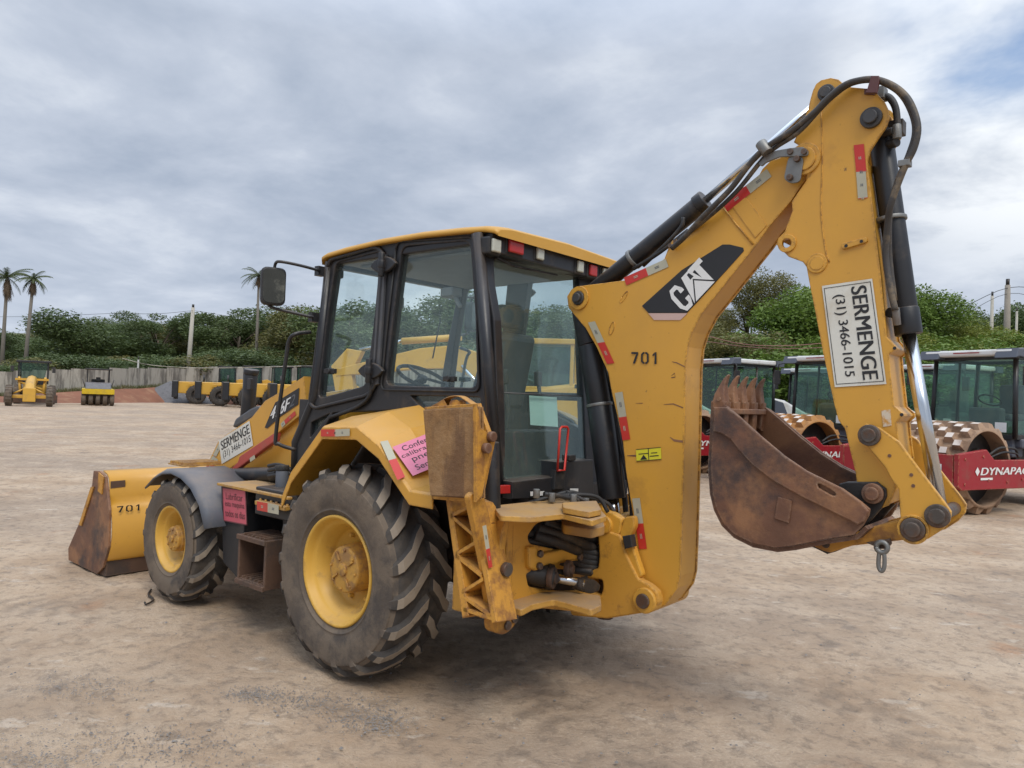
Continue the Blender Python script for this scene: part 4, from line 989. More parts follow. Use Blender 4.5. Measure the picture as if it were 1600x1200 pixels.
# weld beads, dimples, raised seam
b = MB()
for L in ([(1128, 321), (1150, 350), (1177, 382)],): b.tube(Y(L, BY+.001), .006, 6)
b.plate(Y([(1141, 318), (1163, 305), (1198, 352), (1180, 372)], BY+.004), .005, (0, 1, 0), bevel=.001)
b.done('stiffener_plate', yellow, boom)
b = MB()
for (cx, cy, an) in ((975, 464, .6), (956, 513, .25)):
    c = at(cx, cy, 'y', BY+.001); L = [c+Vector(((.016*math.cos(t))*math.cos(an)+(.04*math.sin(t))*math.sin(an)*-1, 0, (.016*math.cos(t))*math.sin(an)*0+(.04*math.sin(t))*math.cos(an))) for t in [2*math.pi*k/20 for k in range(21)]]; b.tube(L, .003, 6)
b.done('slot_rim', yellow, boom)
def pin(px, py, y, r, mt=pinsteel, parent=BH, through=.0, proud=.03, collar=True, name='pivot_pin', boss=None):
    c = at(px, py, 'y', y); b = MB()
    if collar: b.cyl(c-Vector((0, .005, 0)), c+Vector((0, proud*.5, 0)), r, seg=32); b.cyl(c-Vector((0, max(through, .01), 0)), c, r*.6, seg=20); b.cyl(c+Vector((0, proud*.5, 0)), c+Vector((0, proud, 0)), r*.66, seg=28)
    else: b.cyl(c-Vector((0, max(through, .01), 0)), c+Vector((0, proud, 0)), r, seg=28)
    p_ = b.done(name, mt, parent, bevel=.004)
    if boss:
        b = MB(); L = circ(c+Vector((0, .012, 0)), boss, 'y', 36); b.plate(L, .014, (0, 1, 0), holes=[circ(c+Vector((0, .012, 0)), r*1.02, 'y', 30)], bevel=.003); b.done('pin_boss', yellow, parent if parent != BH else BH)
    return c
pin(905, 466, BY, .043, pingrey, boom, .25, .04, boss=.075)
# boom tape strips and lettering
tape([(979, 446), (1045, 417), (975, 434)], BY+.001, boom, .53)
tape([(1137, 331), (1206, 276), (1130, 319)], BY+.001, boom, .53)
tape([(919, 504), (949, 569), (930, 502)], BY+.001, boom, .5, False)
tape([(961, 614), (973, 688), (973, 612)], BY+.001, boom, .52, False)
tape([(988, 779), (999, 858), (1000, 778)], BY+.001, boom, .5, False)
S3 = Y([(987, 568), (1030, 569), (987, 550)], BY+.001); stencil('701', *S3, boom)
# big logo decal
b = MB(); dk = [(1003, 478), (1065, 422), (1129, 382), (1140, 382), (1161, 387), (1162, 392), (1137, 420), (1091, 470), (1073, 489), (1013, 489)]
b.plate(Y(dk, BY+.0035), .003, (0, 1, 0)); lg = b.done('maker_decal', ink, boom)
b = MB(); b.plate(Y([(1013, 489.5), (1074, 489.5), (1063, 500), (1022, 500)], BY+.0035), .003, (0, 1, 0)); b.done('decal_foot', surf('pale_pink_film', (.55, .38, .33), .5, dirt=(.6, .3, .25), damt=.5, bump=0), lg)
BL, BR, TL = Y([(1071, 489), (1120, 437), (1043, 458)], BY+.005)
b = MB(); b.glyphs('C', BL, BR, TL, 0, 0, .33, 1, .001)
b.poly(BL, BR, TL, [(.30, 0), (.46, 1), (.66, 1), (.66, 0)], .0012)
b.poly(BL, BR, TL, [(.66, 0), (.66, 1), (.70, 1), (.88, 0)], .0012)
b.poly(BL, BR, TL, [(.68, .83), (1.06, .83), (1.06, 1.02), (.68, 1.02)], .001); b.poly(BL, BR, TL, [(.80, 0), (.95, 0), (.95, .84), (.80, .84)], .001); b.done('lettering', white, lg)
b = MB(); b.poly(BL, BR, TL, [(.30, -.02), (.635, .66), (1.0, -.02)], .0016); b.poly(BL, BR, TL, [(.585, .70), (.60, .92), (.66, .92), (.69, .70)], .0016); b.done('letter_outline', ink, lg)
b = MB(); b.poly(BL, BR, TL, [(.35, 0), (.635, .58), (.945, 0)], .002); b.done('triangle_mark', white, lg)
# yellow warning sticker, scuffs
BLs = Y([(995, 721), (1034, 718), (994, 702)], BY+.001)
b = MB(); b.quad(*BLs, 0, 0, 1, 1, .003); ws = b.done('warning_sticker', signyel, boom)
b = MB(); b.poly(*BLs, [(.15, .10), (.45, .10), (.30, .5)], .0042); b.quad(*BLs, .55, .3, .9, .38, .0042); b.quad(*BLs, .6, .55, .85, .62, .0042); b.quad(*BLs, .1, .55, .5, .62, .0042)
for a in ((0, 0, 1, .05), (0, .95, 1, 1), (.49, 0, .52, 1)): b.quad(*BLs, *a, .0042)
b.done('sticker_print', ink, ws)
b = MB()
for L, w in (([(980, 712), (996, 712), (1012, 707), (1020, 710)], 3.2), ([(1047, 683), (1053, 688), (1067, 690)], 3.5), ([(1037, 632), (1052, 631), (1067, 637)], 1.8), ([(1050, 565), (1058, 567), (1070, 573)], 1.8), ([(993, 630), (1004, 630)], 1.2), ([(1049, 587), (1054, 583), (1055, 589), (1049, 590)], 1.3)):
    for i in range(len(L)-1):
        (x0, y0), (x1, y1) = L[i], L[i+1]; k = w*(.3 if i == 0 else 1)/2; k2 = w/2
        b.plate(Y([(x0, y0-k), (x1, y1-k2), (x1, y1+k2), (x0, y0+k)], BY+.0015), .0012, (0, 1, 0))
b.done('rust_scrape', rust, boom)
# hose clamp lug on the boom top
b = MB()
for q in ((1048, 384), (1056, 378)): p = at(*q, 'y', BY); b.cyl(p, p+Vector((0, .012, 0)), .012, seg=12)
b.done('bolt', pinsteel, boom)

# ---- boom cylinder
b = MB(); BYc = 0.0
t0, t1, t2, t3 = at(922, 540, 'y', BYc), at(937, 634, 'y', BYc), at(957, 780, 'y', BYc), at(960, 815, 'y', BYc)
b.cyl(t0, t1, .078); b.cyl(t1, t2, .082); b.cyl(at(905, 470, 'y', BYc), t0, .06, .078); cyl1 = b.done('boom_cylinder', black, BH, bevel=.006)
d = (t2-t1).normalized(); b = MB(); b.cyl(t1-d*.014, t1+d*.006, .086); b.done('cylinder_band', steel, cyl1, bevel=.003)
b = MB(); b.cyl(t2, t3, .04); b.done('rod', chrome, cyl1)
b = MB(); e = [t1+Vector((-.04, -.10, 0)), t2+Vector((-.06, -.10, 0)), t3+Vector((-.02, -.10, 0))]; b.tube([at(940, 560, 'y', -.08), at(958, 640, 'y', -.08), at(968, 720, 'y', -.08), at(978, 800, 'y', -.08), at(975, 840, 'y', -.08)], .018, smooth=4); b.tube([at(950, 560, 'y', -.05), at(966, 680, 'y', -.05), at(984, 760, 'y', -.05), at(988, 830, 'y', -.05)], .014, smooth=4)
b.tube([at(850, 772, 'x', -1.15), at(880, 776, 'x', -1.2), at(905, 782, 'x', -1.25), at(925, 796, 'x', -1.3), at(930, 812, 'x', -1.32)], .014, smooth=5); b.tube([at(885, 770, 'x', -1.15), at(905, 778, 'x', -1.25), at(926, 790, 'x', -1.33), at(936, 808, 'x', -1.36)], .011, smooth=5)
b.done('hydraulic_hose', blackrub, BH)

# ---- stick (dipper)
SY = .135
so = [(1262, 172), (1266, 155), (1270, 141), (1275, 131), (1283, 125), (1298, 121.5), (1310, 124), (1319, 132), (1330, 136), (1352, 138), (1371, 147), (1382, 159), (1388, 172), (1389, 184), (1384, 198), (1371, 217), (1359, 236), (1355, 250), (1355, 262), (1359, 290), (1367, 353), (1376, 429), (1385, 526), (1399, 541), (1399, 546), (1389, 553), (1391, 580), (1397, 634), (1409, 645), (1410, 651), (1401, 660), (1404, 690), (1408, 720), (1398, 768), (1388, 790), (1370, 797), (1350, 790), (1340, 765), (1337, 740), (1320, 670), (1310, 657), (1303, 630), (1285, 547), (1274, 489), (1264, 439), (1260, 417), (1254, 409), (1232, 401), (1213, 382), (1216, 372), (1226, 362), (1238, 330), (1237, 315), (1264, 276), (1272, 255), (1268, 240), (1250, 228), (1240, 222)]
so = so[:1] and so
SO = Y(so, SY)
lug = at(1229, 380, 'y', SY)
b = MB(); b.plate(SO, .02, (0, 1, 0), holes=[circ(lug, .022)], bevel=.003)
SO2 = [Vector((p.x, -SY+.02, p.z)) for p in SO]; b.plate(SO2, .02, (0, 1, 0), holes=[circ(Vector((lug.x, -SY+.02, lug.z)), .022)], bevel=.003)
BO_save = BO; BO = SO; b.mi = 1; strip(list(range(17, 37)), .008, .016, SY-.02); strip(list(range(39, 48)), .008, .016, SY-.02); strip(list(range(49, 54)), .008, .016, SY-.02); BO = BO_save
stick = b.done('stick', [yellow, yellow_worn], BH)
b = MB(); L = Y([(1283, 165), (1285, 250), (1283, 330), (1290, 390), (1296, 410)], SY+.0); b.tube(L, .004, 6, smooth=4)
b.plate(Y([(1314, 381), (1354, 370), (1355, 378), (1316, 390)], SY+.014), .016, (0, 1, 0), bevel=.003, round_=.01)
c = at(1276, 411, 'y', SY+.008); b.plate(circ(c, .050), .01, (0, 1, 0), bevel=.003); 
b.plate(circ(at(1229, 380, 'y', SY+.01), .047), .012, (0, 1, 0), holes=[circ(at(1229, 380, 'y', SY+.01), .025)], bevel=.003); b.done('stick_welded_boss', yellow, stick)
b = MB(); b.plate(circ(at(1276, 411, 'y', SY+.011), .035), .006, (0, 1, 0), bevel=.002)
b.done('blank_disc', yellow, stick)
b = MB()
for q in ((1322, 384), (1346, 377)): p = at(*q, 'y', SY+.0145); b.cyl(p, p+Vector((0, .002, 0)), .008, seg=12)
for q in ((1409, 648), (1398, 544)): p = at(*q, 'y', SY+.0005); b.cyl(p, p+Vector((0, .002, 0)), .008, seg=12)
b.done('bolt_hole', ink, stick)
# stick pivot boss and black keeper links
c = at(1256, 248, 'y', SY+.012)
b = MB(); b.plate(circ(c, .082, seg=40), .014, (0, 1, 0), bevel=.004); b.plate(circ(c+Vector((0, .008, 0)), .060, seg=40), .010, (0, 1, 0), bevel=.004); b.done('stick_pivot_boss', yellow, stick)
b = MB(); b.plate(Y([(1196, 243), (1212, 235), (1235, 231), (1254, 229), (1263, 235), (1262, 243), (1250, 244), (1218, 245), (1206, 250), (1196, 254), (1190, 260), (1184, 256)], SY+.040), .014, (0, 1, 0), bevel=.003, round_=.01)
b.plate(fillet(Y([(1232, 243), (1256, 244), (1250, 284), (1236, 287), (1224, 280)], SY+.030), .03), .012, (0, 1, 0), bevel=.003); kl = b.done('keeper_link', steel, BH)
b = MB()
for q in ((1234, 277), (1235, 237), (1257, 237), (1245, 248)): p = at(*q, 'y', SY+.040); b.cyl(p-Vector((0, .02, 0)), p+Vector((0, .012, 0)), .016, seg=12)
b.done('bolt', pinsteel, kl, bevel=.002)
pin(1292, 146, SY, .042, pingrey, stick, .27, .035); pin(1362, 185, SY, .050, pingrey, stick, .27, .04)
# stick decals
tape([(1338, 270), (1341, 311), (1353, 268)], SY+.001, stick, .98, False); tape([(1334, 227), (1338, 270), (1350, 225)], SY+.001, stick, .98)
BL, BR, TL = Y([(1284.5, 447), (1304.7, 605), (1363, 435.4)], SY+.001)
b = MB(); b.quad(BL, BR, TL, 0, 0, 1, 1, .003); sg = b.done('company_sign', signwhite, stick)
b = MB(); b.text('SERMENGE', BL, BR, TL, .055, .57, .945, .87, .0045, bold=.005); b.text('(31) 3466-1015', BL, BR, TL, .11, .18, .905, .43, .0045, bold=.002)
for a in ((.025, .035, .975, .048), (.025, .952, .975, .965), (.025, .035, .031, .965), (.969, .035, .975, .965)): b.quad(BL, BR, TL, *a, .0045)
b.done('lettering', ink, sg)
b = MB(); Q = [(1377, 641), (1391, 640), (1393, 665), (1380, 667)]; b.plate(Y(Q, SY+.0025), .002, (0, 1, 0)); b.done('worn_label', surf('peeling_label', (.60, .52, .40), .7, dirt=(.50, .25, .05), damt=1, dth=.46, dscale=30, bump=0), stick)

# ---- stick cylinder (along the boom top)
b = MB(); p0, p1 = at(925, 458, 'y', 0), at(1101, 314, 'y', 0); b.cyl(p0, p1, .056); d = (p1-p0).normalized(); b.cyl(p1-d*.05, p1+d*.01, .064); c2 = b.done('stick_cylinder', black, BH, bevel=.005)
b = MB(); b.cyl(p1, at(1292, 148, 'y', 0), .021); b.done('rod', chrome, c2)
b = MB(); m0 = at(990, 405, 'y', 0); b.cyl(m0-d*.012, m0+d*.012, .066); b.done('cylinder_band', steel, c2, bevel=.003)
b = MB(); b.cyl(at(1292, 148, 'y', -.05), at(1292, 148, 'y', .05), .05); b.done('rod_eye', pingrey, c2)
b = MB(); b.tube([at(1005, 415, 'y', .05), at(1040, 382, 'y', .075), at(1064, 355, 'y', .075), at(1068, 340, 'y', .07)], .012, smooth=5); b.tube([at(990, 420, 'y', .06), at(1030, 395, 'y', .07), at(1075, 360, 'y', .08)], .012, smooth=5); b.done('hydraulic_hose', blackrub, BH)

# ---- bucket cylinder (behind the stick)
b = MB(); q0, q1 = at(1376, 212, 'y', 0), at(1420, 523, 'y', 0); b.cyl(q0, q1, .0555); d = (q1-q0).normalized(); b.cyl(q1-d*.13, q1, .0605); b.cyl(q0-d*.02, q0+d*.02, .06); c3 = b.done('bucket_cylinder', black, BH, bevel=.005)
b = MB(); b.cyl(q1, at(1468, 790, 'y', 0), .032); b.done('rod', chrome, c3)
b = MB(); m0 = at(1390, 344, 'y', 0); b.cyl(m0-d*.010, m0+d*.010, .078); b.done('cylinder_band', steel, c3, bevel=.004)
b = MB(); b.box(q0-d*.02+Vector((-.03, 0, 0)), (.16, .07, .07)); b.cyl(at(1362, 185, 'y', -.06), at(1362, 185, 'y', .06), .06); b.cyl(q1-d*.10+Vector((.03, .05, 0)), q1-d*.10+Vector((.05, .10, 0)), .024); b.cyl(at(1384, 228, 'y', .02), at(1402, 222, 'y', .06), .022)
b.cyl(at(1378, 210, 'y', .05), at(1396, 204, 'y', .07), .018); b.done('cylinder_port', darksteel, c3, bevel=.004)
b = MB(); b.plate(Y([(1384, 176), (1392, 182), (1396, 192), (1393, 204), (1386, 208)], 0.03), .06, (0, 1, 0), bevel=.006); b.done('head_clevis', yellow_worn, c3)
# ---- long hoses
def hose(px, r, y, mt=blackrub, name='hydraulic_hose', parent=BH):
    b = MB(); b.tube([at(a, c, 'y', y+(q[0] if q else 0)) for a, c, *q in px], r, 10, smooth=6); return b.done(name, mt, parent)
hosem = surf('scuffed_hose', (.045, .04, .036), .55, var=.3, dirt=(.17, .125, .075), damt=.8, dth=.50, dscale=9, bump=.1)
hose([(1050, 388, -.06), (1072, 368, -.03), (1100, 337), (1140, 297), (1170, 258), (1195, 232), (1235, 206), (1272, 176), (1292, 155), (1318, 134), (1340, 126), (1367, 124), (1395, 134), (1417, 153), (1430, 180), (1434, 205), (1428, 232), (1416, 256), (1404, 285), (1392, 320), (1387, 350, -.03), (1384, 400, -.06), (1392, 455, -.06), (1399, 485, -.06)], .0155, .19, hosem)
hose([(1060, 375, -.08), (1100, 345, -.05), (1150, 300, -.02), (1200, 240, -.02), (1246, 208), (1280, 172), (1300, 152), (1330, 131, -.02), (1366, 126, -.03), (1396, 138, -.03), (1414, 156, -.03), (1427, 185, -.03), (1429, 210, -.03), (1420, 240, -.03), (1408, 268, -.03), (1398, 296, -.03), (1390, 340, -.04), (1390, 400, -.07), (1398, 470, -.07)], .0125, .18, hosem)
ht = surf('yellowed_hose_stripe', (.30, .22, .08), .6, bump=0)
hose([(1376, 148), (1390, 153), (1399, 168), (1402, 190), (1402, 206)], .0165, .06, blackrub)
b = MB(); b.box(at(1374, 148, 'y', .06), (.06, .07, .06)); b.cyl(at(1401, 195, 'y', .06), at(1402, 217, 'y', .06), .021, seg=8); b.cyl(at(1399, 481, 'y', .12), at(1402, 508, 'y', .10), .018, seg=8); b.done('hose_fitting', steel, BH, bevel=.003)
b = MB(); b.plate(Y([(1355, 138), (1361, 118), (1373, 118), (1374, 124), (1370, 145), (1352, 145)], .212), .02, (0, 1, 0), bevel=.003); b.plate(Y([(1350, 138), (1367, 138), (1366, 148), (1350, 147)], SY+.012), .012, (0, 1, 0), bevel=.003)
b.done('hose_saddle', surf('maroon_steel', (.10, .035, .035), .5, dirt=(.12, .08, .05), damt=.4), BH)
b = MB(); c = at(1194, 231, 'y', .19); b.cyl(c+Vector((.02, 0, .03)), c-Vector((.02, 0, .03)), .03, seg=12); c = at(1414, 256, 'y', .18); b.box(c, (.05, .05, .03)); b.done('hose_clamp', steel, BH, bevel=.003)

# ---- bucket linkage
LY = .20
lk = [(1342, 673), (1353, 662), (1373, 668), (1404, 690), (1438, 736), (1475, 784), (1486, 800), (1484, 814), (1472, 828), (1450, 842), (1430, 847), (1413, 839), (1407, 815), (1404, 764), (1396, 755), (1382, 730), (1356, 699), (1342, 690)]
b = MB(); b.plate(Y(lk, LY), .03, (0, 1, 0), bevel=.005); blk = b.done('bucket_link', yellow, BH); LL = Y(lk, LY); b = MB(); b.plate([Vector((p.x, -LY+.03, p.z)) for p in LL], .03, (0, 1, 0), bevel=.005); b.done('bucket_link', yellow, BH)
b = MB()
for q in ((1390, 712), (1424, 742), (1427, 759)): p = at(*q, 'y', LY+.0005); b.cyl(p, p+Vector((0, .002, 0)), .008, seg=12)
b.done('bolt_hole', rust, blk)
pin(1359, 680, LY, .050, pinsteel, blk, .40, .035); pin(1465, 806, LY, .052, pinsteel, blk, .40, .03); pin(1427, 827, LY, .052, pinsteel, blk, .40, .035, boss=.066)
lower = [(1262, 849), (1290, 838), (1334, 831), (1407, 811), (1440, 808), (1448, 825), (1440, 842), (1413, 844), (1331, 853), (1296, 864), (1283, 860)]
b = MB(); b.plate(Y(lower, .155), .045, (0, 1, 0), bevel=.01); b.plate([Vector((p.x, -.11, p.z)) for p in Y(lower, .155)], .045, (0, 1, 0), bevel=.01); b.box(at(1370, 832, 'y', 0), (.10, .3, .05)); b.done('lower_link', yellow_worn, BH)
# ---- digging bucket
KYB = .27
ko = [(1115, 627), (1113, 673), (1110, 730), (1113, 772), (1119, 796), (1130, 818), (1147, 835), (1175, 849), (1212, 856), (1237, 853), (1288, 843), (1334, 836), (1348, 822), (1357, 806), (1359, 796), (1345, 784), (1317, 764), (1260, 736), (1226, 713), (1189, 682), (1155, 651), (1135, 634)]
KO = Y(ko, KYB)
b = MB(); b.plate(KO, .02, (0, 1, 0), bevel=.003); b.plate([Vector((p.x, -KYB+.02, p.z)) for p in KO], .02, (0, 1, 0), bevel=.003)
BO = KO; strip(list(range(0, 13)), .004, .02, KYB-.021); BO = BO_save
bk = b.done('digging_bucket', rust, BH)
# wear strips along both side edges
ed = [(1115, 636), (1135, 636), (1155, 651), (1189, 682), (1226, 713), (1260, 736), (1317, 764), (1345, 784), (1357, 799), (1350, 815), (1340, 820), (1310, 805), (1249, 775), (1205, 750), (1175, 727), (1155, 705), (1141, 687), (1128, 678), (1114, 674)]
slot = fillet(Y([(1277, 756), (1281, 756), (1304, 769), (1306, 774), (1301, 775), (1278, 762)], KYB+.022), .01)
b = MB(); b.plate(Y(ed, KYB+.022), .021, (0, 1, 0), bevel=.006, holes=[slot]); b.done('side_cutter', rust, bk); b = MB(); b.plate([Vector((p.x, -KYB, p.z)) for p in Y(ed, KYB+.022)], .021, (0, 1, 0), bevel=.006); b.done('side_cutter', rust, bk)
# teeth on adapters
for i in range(5):
    y = KYB-.03-i*(2*KYB-.06)/4
    tip, base = at(1128, 586, 'y', KYB-.03), at(1128, 628, 'y', KYB-.03)
    dx = Vector((1, 0, 0)); up = (tip-base)
    def P(u, h, w): return Vector((base.x+u+up.x*h, y+w, base.z+up.z*h))
    b = MB()
    secs = [(-.035, .040, -.28, .030), (-.030, .040, .0, .033), (-.026, .030, .30, .028), (-.026, .006, .62, .020), (-.034, -.012, .85, .017), (-.046, -.034, 1.02, .012)]
    rv = []
    for x0, x1, h, w in secs: rv.append([b.bm.verts.new(P(a, h, c)) for a, c in ((x0, w), (x1, w), (x1, -w), (x0, -w))])
    for A, B in zip(rv, rv[1:]):
        for q in range(4): b.bm.faces.new((A[q], A[(q+1) % 4], B[(q+1) % 4], B[q]))
    b.bm.faces.new(rv[0]); b.bm.faces.new(list(reversed(rv[-1])))
    t = b.done('bucket_tooth', rust, bk, bevel=.006)
    b = MB(); b.plate([P(a, h, .028) for a, h in ((-.042, .03), (.048, .03), (.03, -.9), (-.03, -1.1))], .056, (0, 1, 0), bevel=.008); b.cyl(P(0, .10, -.04), P(0, .10, .04), .010, seg=8); b.done('tooth_adapter', rust, t)
b = MB(); q = at(1117, 636, 'y', KYB); b.box((q.x-.04, 0, q.z-.02), (.07, 2*KYB-.05, .03)); b.done('cutting_edge', rust, bk, bevel=.005)
# ears
b = MB()
for y in (.155, -.115):
    b.plate(Y([(1311, 756), (1322, 753), (1353, 753), (1370, 753), (1384, 764), (1385, 776), (1376, 795), (1345, 829), (1330, 836), (1300, 800)], .155) if y > 0 else [Vector((p.x, y, p.z)) for p in Y([(1311, 756), (1322, 753), (1353, 753), (1370, 753), (1384, 764), (1385, 776), (1376, 795), (1345, 829), (1330, 836), (1300, 800)], .155)], .04, (0, 1, 0), bevel=.006)
b.plate(Y([(1254, 849), (1320, 838), (1350, 835), (1335, 850), (1306, 862), (1292, 866), (1276, 858)], .13), .04, (0, 1, 0), bevel=.006); b.plate([Vector((p.x, -.09, p.z)) for p in Y([(1254, 849), (1320, 838), (1350, 835), (1335, 850), (1306, 862), (1292, 866), (1276, 858)], .13)], .04, (0, 1, 0), bevel=.006)
b.done('bucket_ear', darksteel, bk)
pin(1364, 771, .165, .048, rust, bk, .33, .035); pin(1292, 850, .14, .028, rustdark, bk, .28, .02)
BLc, BRc, TLc = Y([(1211, 810), (1233, 817), (1216, 776)], KYB+.001)
b = MB(); b.plate([BLc, BRc, BRc+TLc-BLc, TLc], .002, (0, 1, 0)); b.plate([v+Vector((0, .008, 0)) for v in (BLc, BRc, BRc+TLc-BLc, TLc)], .009, (0, 1, 0), bevel=.002); cp = b.done('cast_plate', rust, bk)
b = MB(); b.text('CAT', BLc+Vector((0, .008, 0)), TLc+Vector((0, .008, 0)), BLc+(BLc-BRc)*-0+Vector((0, .008, 0))+(BLc-BRc), .12, -.88, .88, -.15, -.004, bold=.006); b.done('raised_lettering', rustdark, cp)

# ---- shackle hanging under the link (loose, a thing of its own)
sk = at(1378, 855, 'y', .19)
SH = empty('lifting_shackle', 'grey steel lifting shackle hanging under the lower link behind the digging bucket', 'shackle', sk-Vector((0, 0, .12)))
b = MB(); L = [Vector((0, 0, .12))+Vector((.024*math.cos(t), 0, .024*math.sin(t))) for t in [2*math.pi*k/20 for k in range(21)]]; b.tube(L, .012, 8); b.done('ring', steel, SH)
b = MB(); b.tube([Vector((0, .0, .10)), Vector((.011, 0, .085)), Vector((.012, 0, .03)), Vector((.0, 0, .01)), Vector((-.012, 0, .03)), Vector((-.011, 0, .085)), Vector((0, 0, .10))], .010, 8, smooth=5); b.done('bow', steel, SH)
b = MB(); b.plate(Y([(1352, 848), (1390, 842), (1392, 850), (1386, 858), (1372, 858), (1364, 853)], .175), .03, (0, 1, 0), bevel=.006); b.done('shackle_bracket', rustdark, BH)

FLIP[0] = False


# =================================================================== SETTING
def flatv(v): return Vector((v.x, v.y, 0))
Fh = flatv(F_).normalized(); Rh = Vector((Fh.y, -Fh.x, 0))
def az(px, d, z=0): return Vector((CAM.x, CAM.y, 0)) + (Fh + Rh*((px-800)/FPX))*d + Vector((0, 0, z))
def zat(py, px, d): return CAM.z + (hor(px)-py)/FPX*d      # height seen at image row py
def interp(x, T):
    for (a, u), (b_, v) in zip(T, T[1:]):
        if x <= b_: 
            t = 0 if b_ == a else max(0, (x-a)/(b_-a)); return u+(v-u)*t
    return T[-1][1]
# ground material: compacted earth with pale scrapes, gravel and reddish stains
mt, b_ = newmat('compacted_earth'); g = N('ShaderNodeNewGeometry'); pos = g.outputs['Position']
def mapn(scale, rot=0):
    n = N('ShaderNodeMapping'); Lk(pos, n.inputs[0]); n.inputs['Scale'].default_value = scale; n.inputs['Rotation'].default_value = (0, 0, rot); return n.outputs[0]
viewrot = math.atan2(Rh.y, Rh.x)
big_ = noise(pos, .22, 5, .6); med = noise(mapn((1, 1, 1)), 1.1, 8, .65, .3); fin = noise(pos, 9, 8, .7); vf = noise(pos, 60, 4, .7)
m_rot = N('ShaderNodeMapping', vector_type='TEXTURE'); Lk(pos, m_rot.inputs[0]); m_rot.inputs['Rotation'].default_value = (0, 0, viewrot); m_rot.inputs['Scale'].default_value = (2.0, 1, 1)
strk = noise(m_rot.outputs[0], 1.6, 9, .72, .15)
c = ramp(med, [(.28, (.325, .225, .142)), (.45, (.385, .275, .180)), (.56, (.440, .325, .220)), (.74, (.490, .375, .265))])
c = mixc(ramp(big_, [(.42, 0.0), (.60, .6)]), c, (.275, .215, .162))
c = mixc(ramp(strk, [(.52, 0.0), (.60, .40)]), c, (.52, .405, .29))
c = mixc(ramp(strk, [(.32, .45), (.42, 0.0)]), c, (.20, .15, .105))
c = mixc(mathn('MULTIPLY', ramp(noise(pos, .9, 5, .6), [(.62, 0.0), (.70, 1.0)]), .5), c, (.38, .185, .085))
c = mixc(mathn('MULTIPLY', ramp(noise(pos, 1.35, 7, .7), [(.58, 0.0), (.66, 1.0)]), .55), c, (.17, .14, .115))
c = mixc(mathn('MULTIPLY', ramp(noise(m_rot.outputs[0], 4.2, 6, .7), [(.60, 0.0), (.66, 1.0)]), .5), c, (.56, .48, .39))
c = mixc(mathn('MULTIPLY', ramp(fin, [(.38, 1.0), (.5, 0.0)]), .5), c, (.15, .115, .085))
c = mixc(mathn('MULTIPLY', ramp(vf, [(.54, 0.0), (.62, 1.0)]), mathn('MULTIPLY', ramp(med, [(.42, 0.0), (.6, 1.0)]), .45)), c, (.56, .45, .34))
def track(x0, y0, ang, halfw):
    mp = N('ShaderNodeMapping', vector_type='TEXTURE'); Lk(pos, mp.inputs[0]); mp.inputs['Location'].default_value = (x0, y0, 0); mp.inputs['Rotation'].default_value = (0, 0, ang)
    s_ = N('ShaderNodeSeparateXYZ'); Lk(mp.outputs[0], s_.inputs[0])
    wob = mathn('MULTIPLY', mathn('SUBTRACT', noise(pos, .25, 2), .5), 1.2); yy = mathn('ABSOLUTE', mathn('ADD', s_.outputs[1], wob))
    band = ramp(yy, [(halfw*.75, 1.0), (halfw, 0.0)])
    bars = mathn('SINE', mathn('ADD', mathn('MULTIPLY', s_.outputs[0], 34.0), mathn('MULTIPLY', yy, 16.0)))
    return mathn('MULTIPLY', mathn('MULTIPLY', band, mathn('ADD', mathn('MULTIPLY', bars, .5), .5)), ramp(noise(pos, .8, 5, .6), [(.45, 0.0), (.6, 1.0)]))
trk = mathn('ADD', mathn('ADD', track(-2.5, 1.2, -.45, .22), track(-3.0, -.6, -.45, .22)), mathn('ADD', track(2.5, 3.2, .15, .24), track(-6, -3, .5, .25)), True)
c = mixc(mathn('MULTIPLY', trk, .5), c, (.19, .145, .105))
Lk(c, b_.inputs['Base Color']); b_.inputs['Roughness'].default_value = .92
bn = N('ShaderNodeBump'); bn.inputs['Strength'].default_value = .9; bn.inputs['Distance'].default_value = .045
hh_ = mathn('SUBTRACT', mathn('ADD', mathn('ADD', mathn('MULTIPLY', strk, 1.3), mathn('MULTIPLY', fin, .55)), mathn('ADD', mathn('MULTIPLY', vf, .18), mathn('MULTIPLY', med, .8))), mathn('MULTIPLY', trk, .25))
Lk(hh_, bn.inputs['Height']); Lk(bn.outputs[0], b_.inputs['Normal']); earth = mt
redsoil = surf('red_soil', (.20, .080, .042), .95, var=.3, vscale=.8, dirt=(.30, .17, .09), damt=.6, dscale=.7, bump=.5, bscale=5)
grassy = surf('dry_grass_slope', (.135, .125, .05), .95, var=.35, vscale=.6, dirt=(.07, .08, .03), damt=.7, dth=.46, dscale=.5, bump=.5, bscale=5)
gravelm = surf('grey_gravel', (.125, .12, .122), .95, var=.35, vscale=6, dirt=(.07, .065, .065), damt=.6, bump=.8, bscale=9)

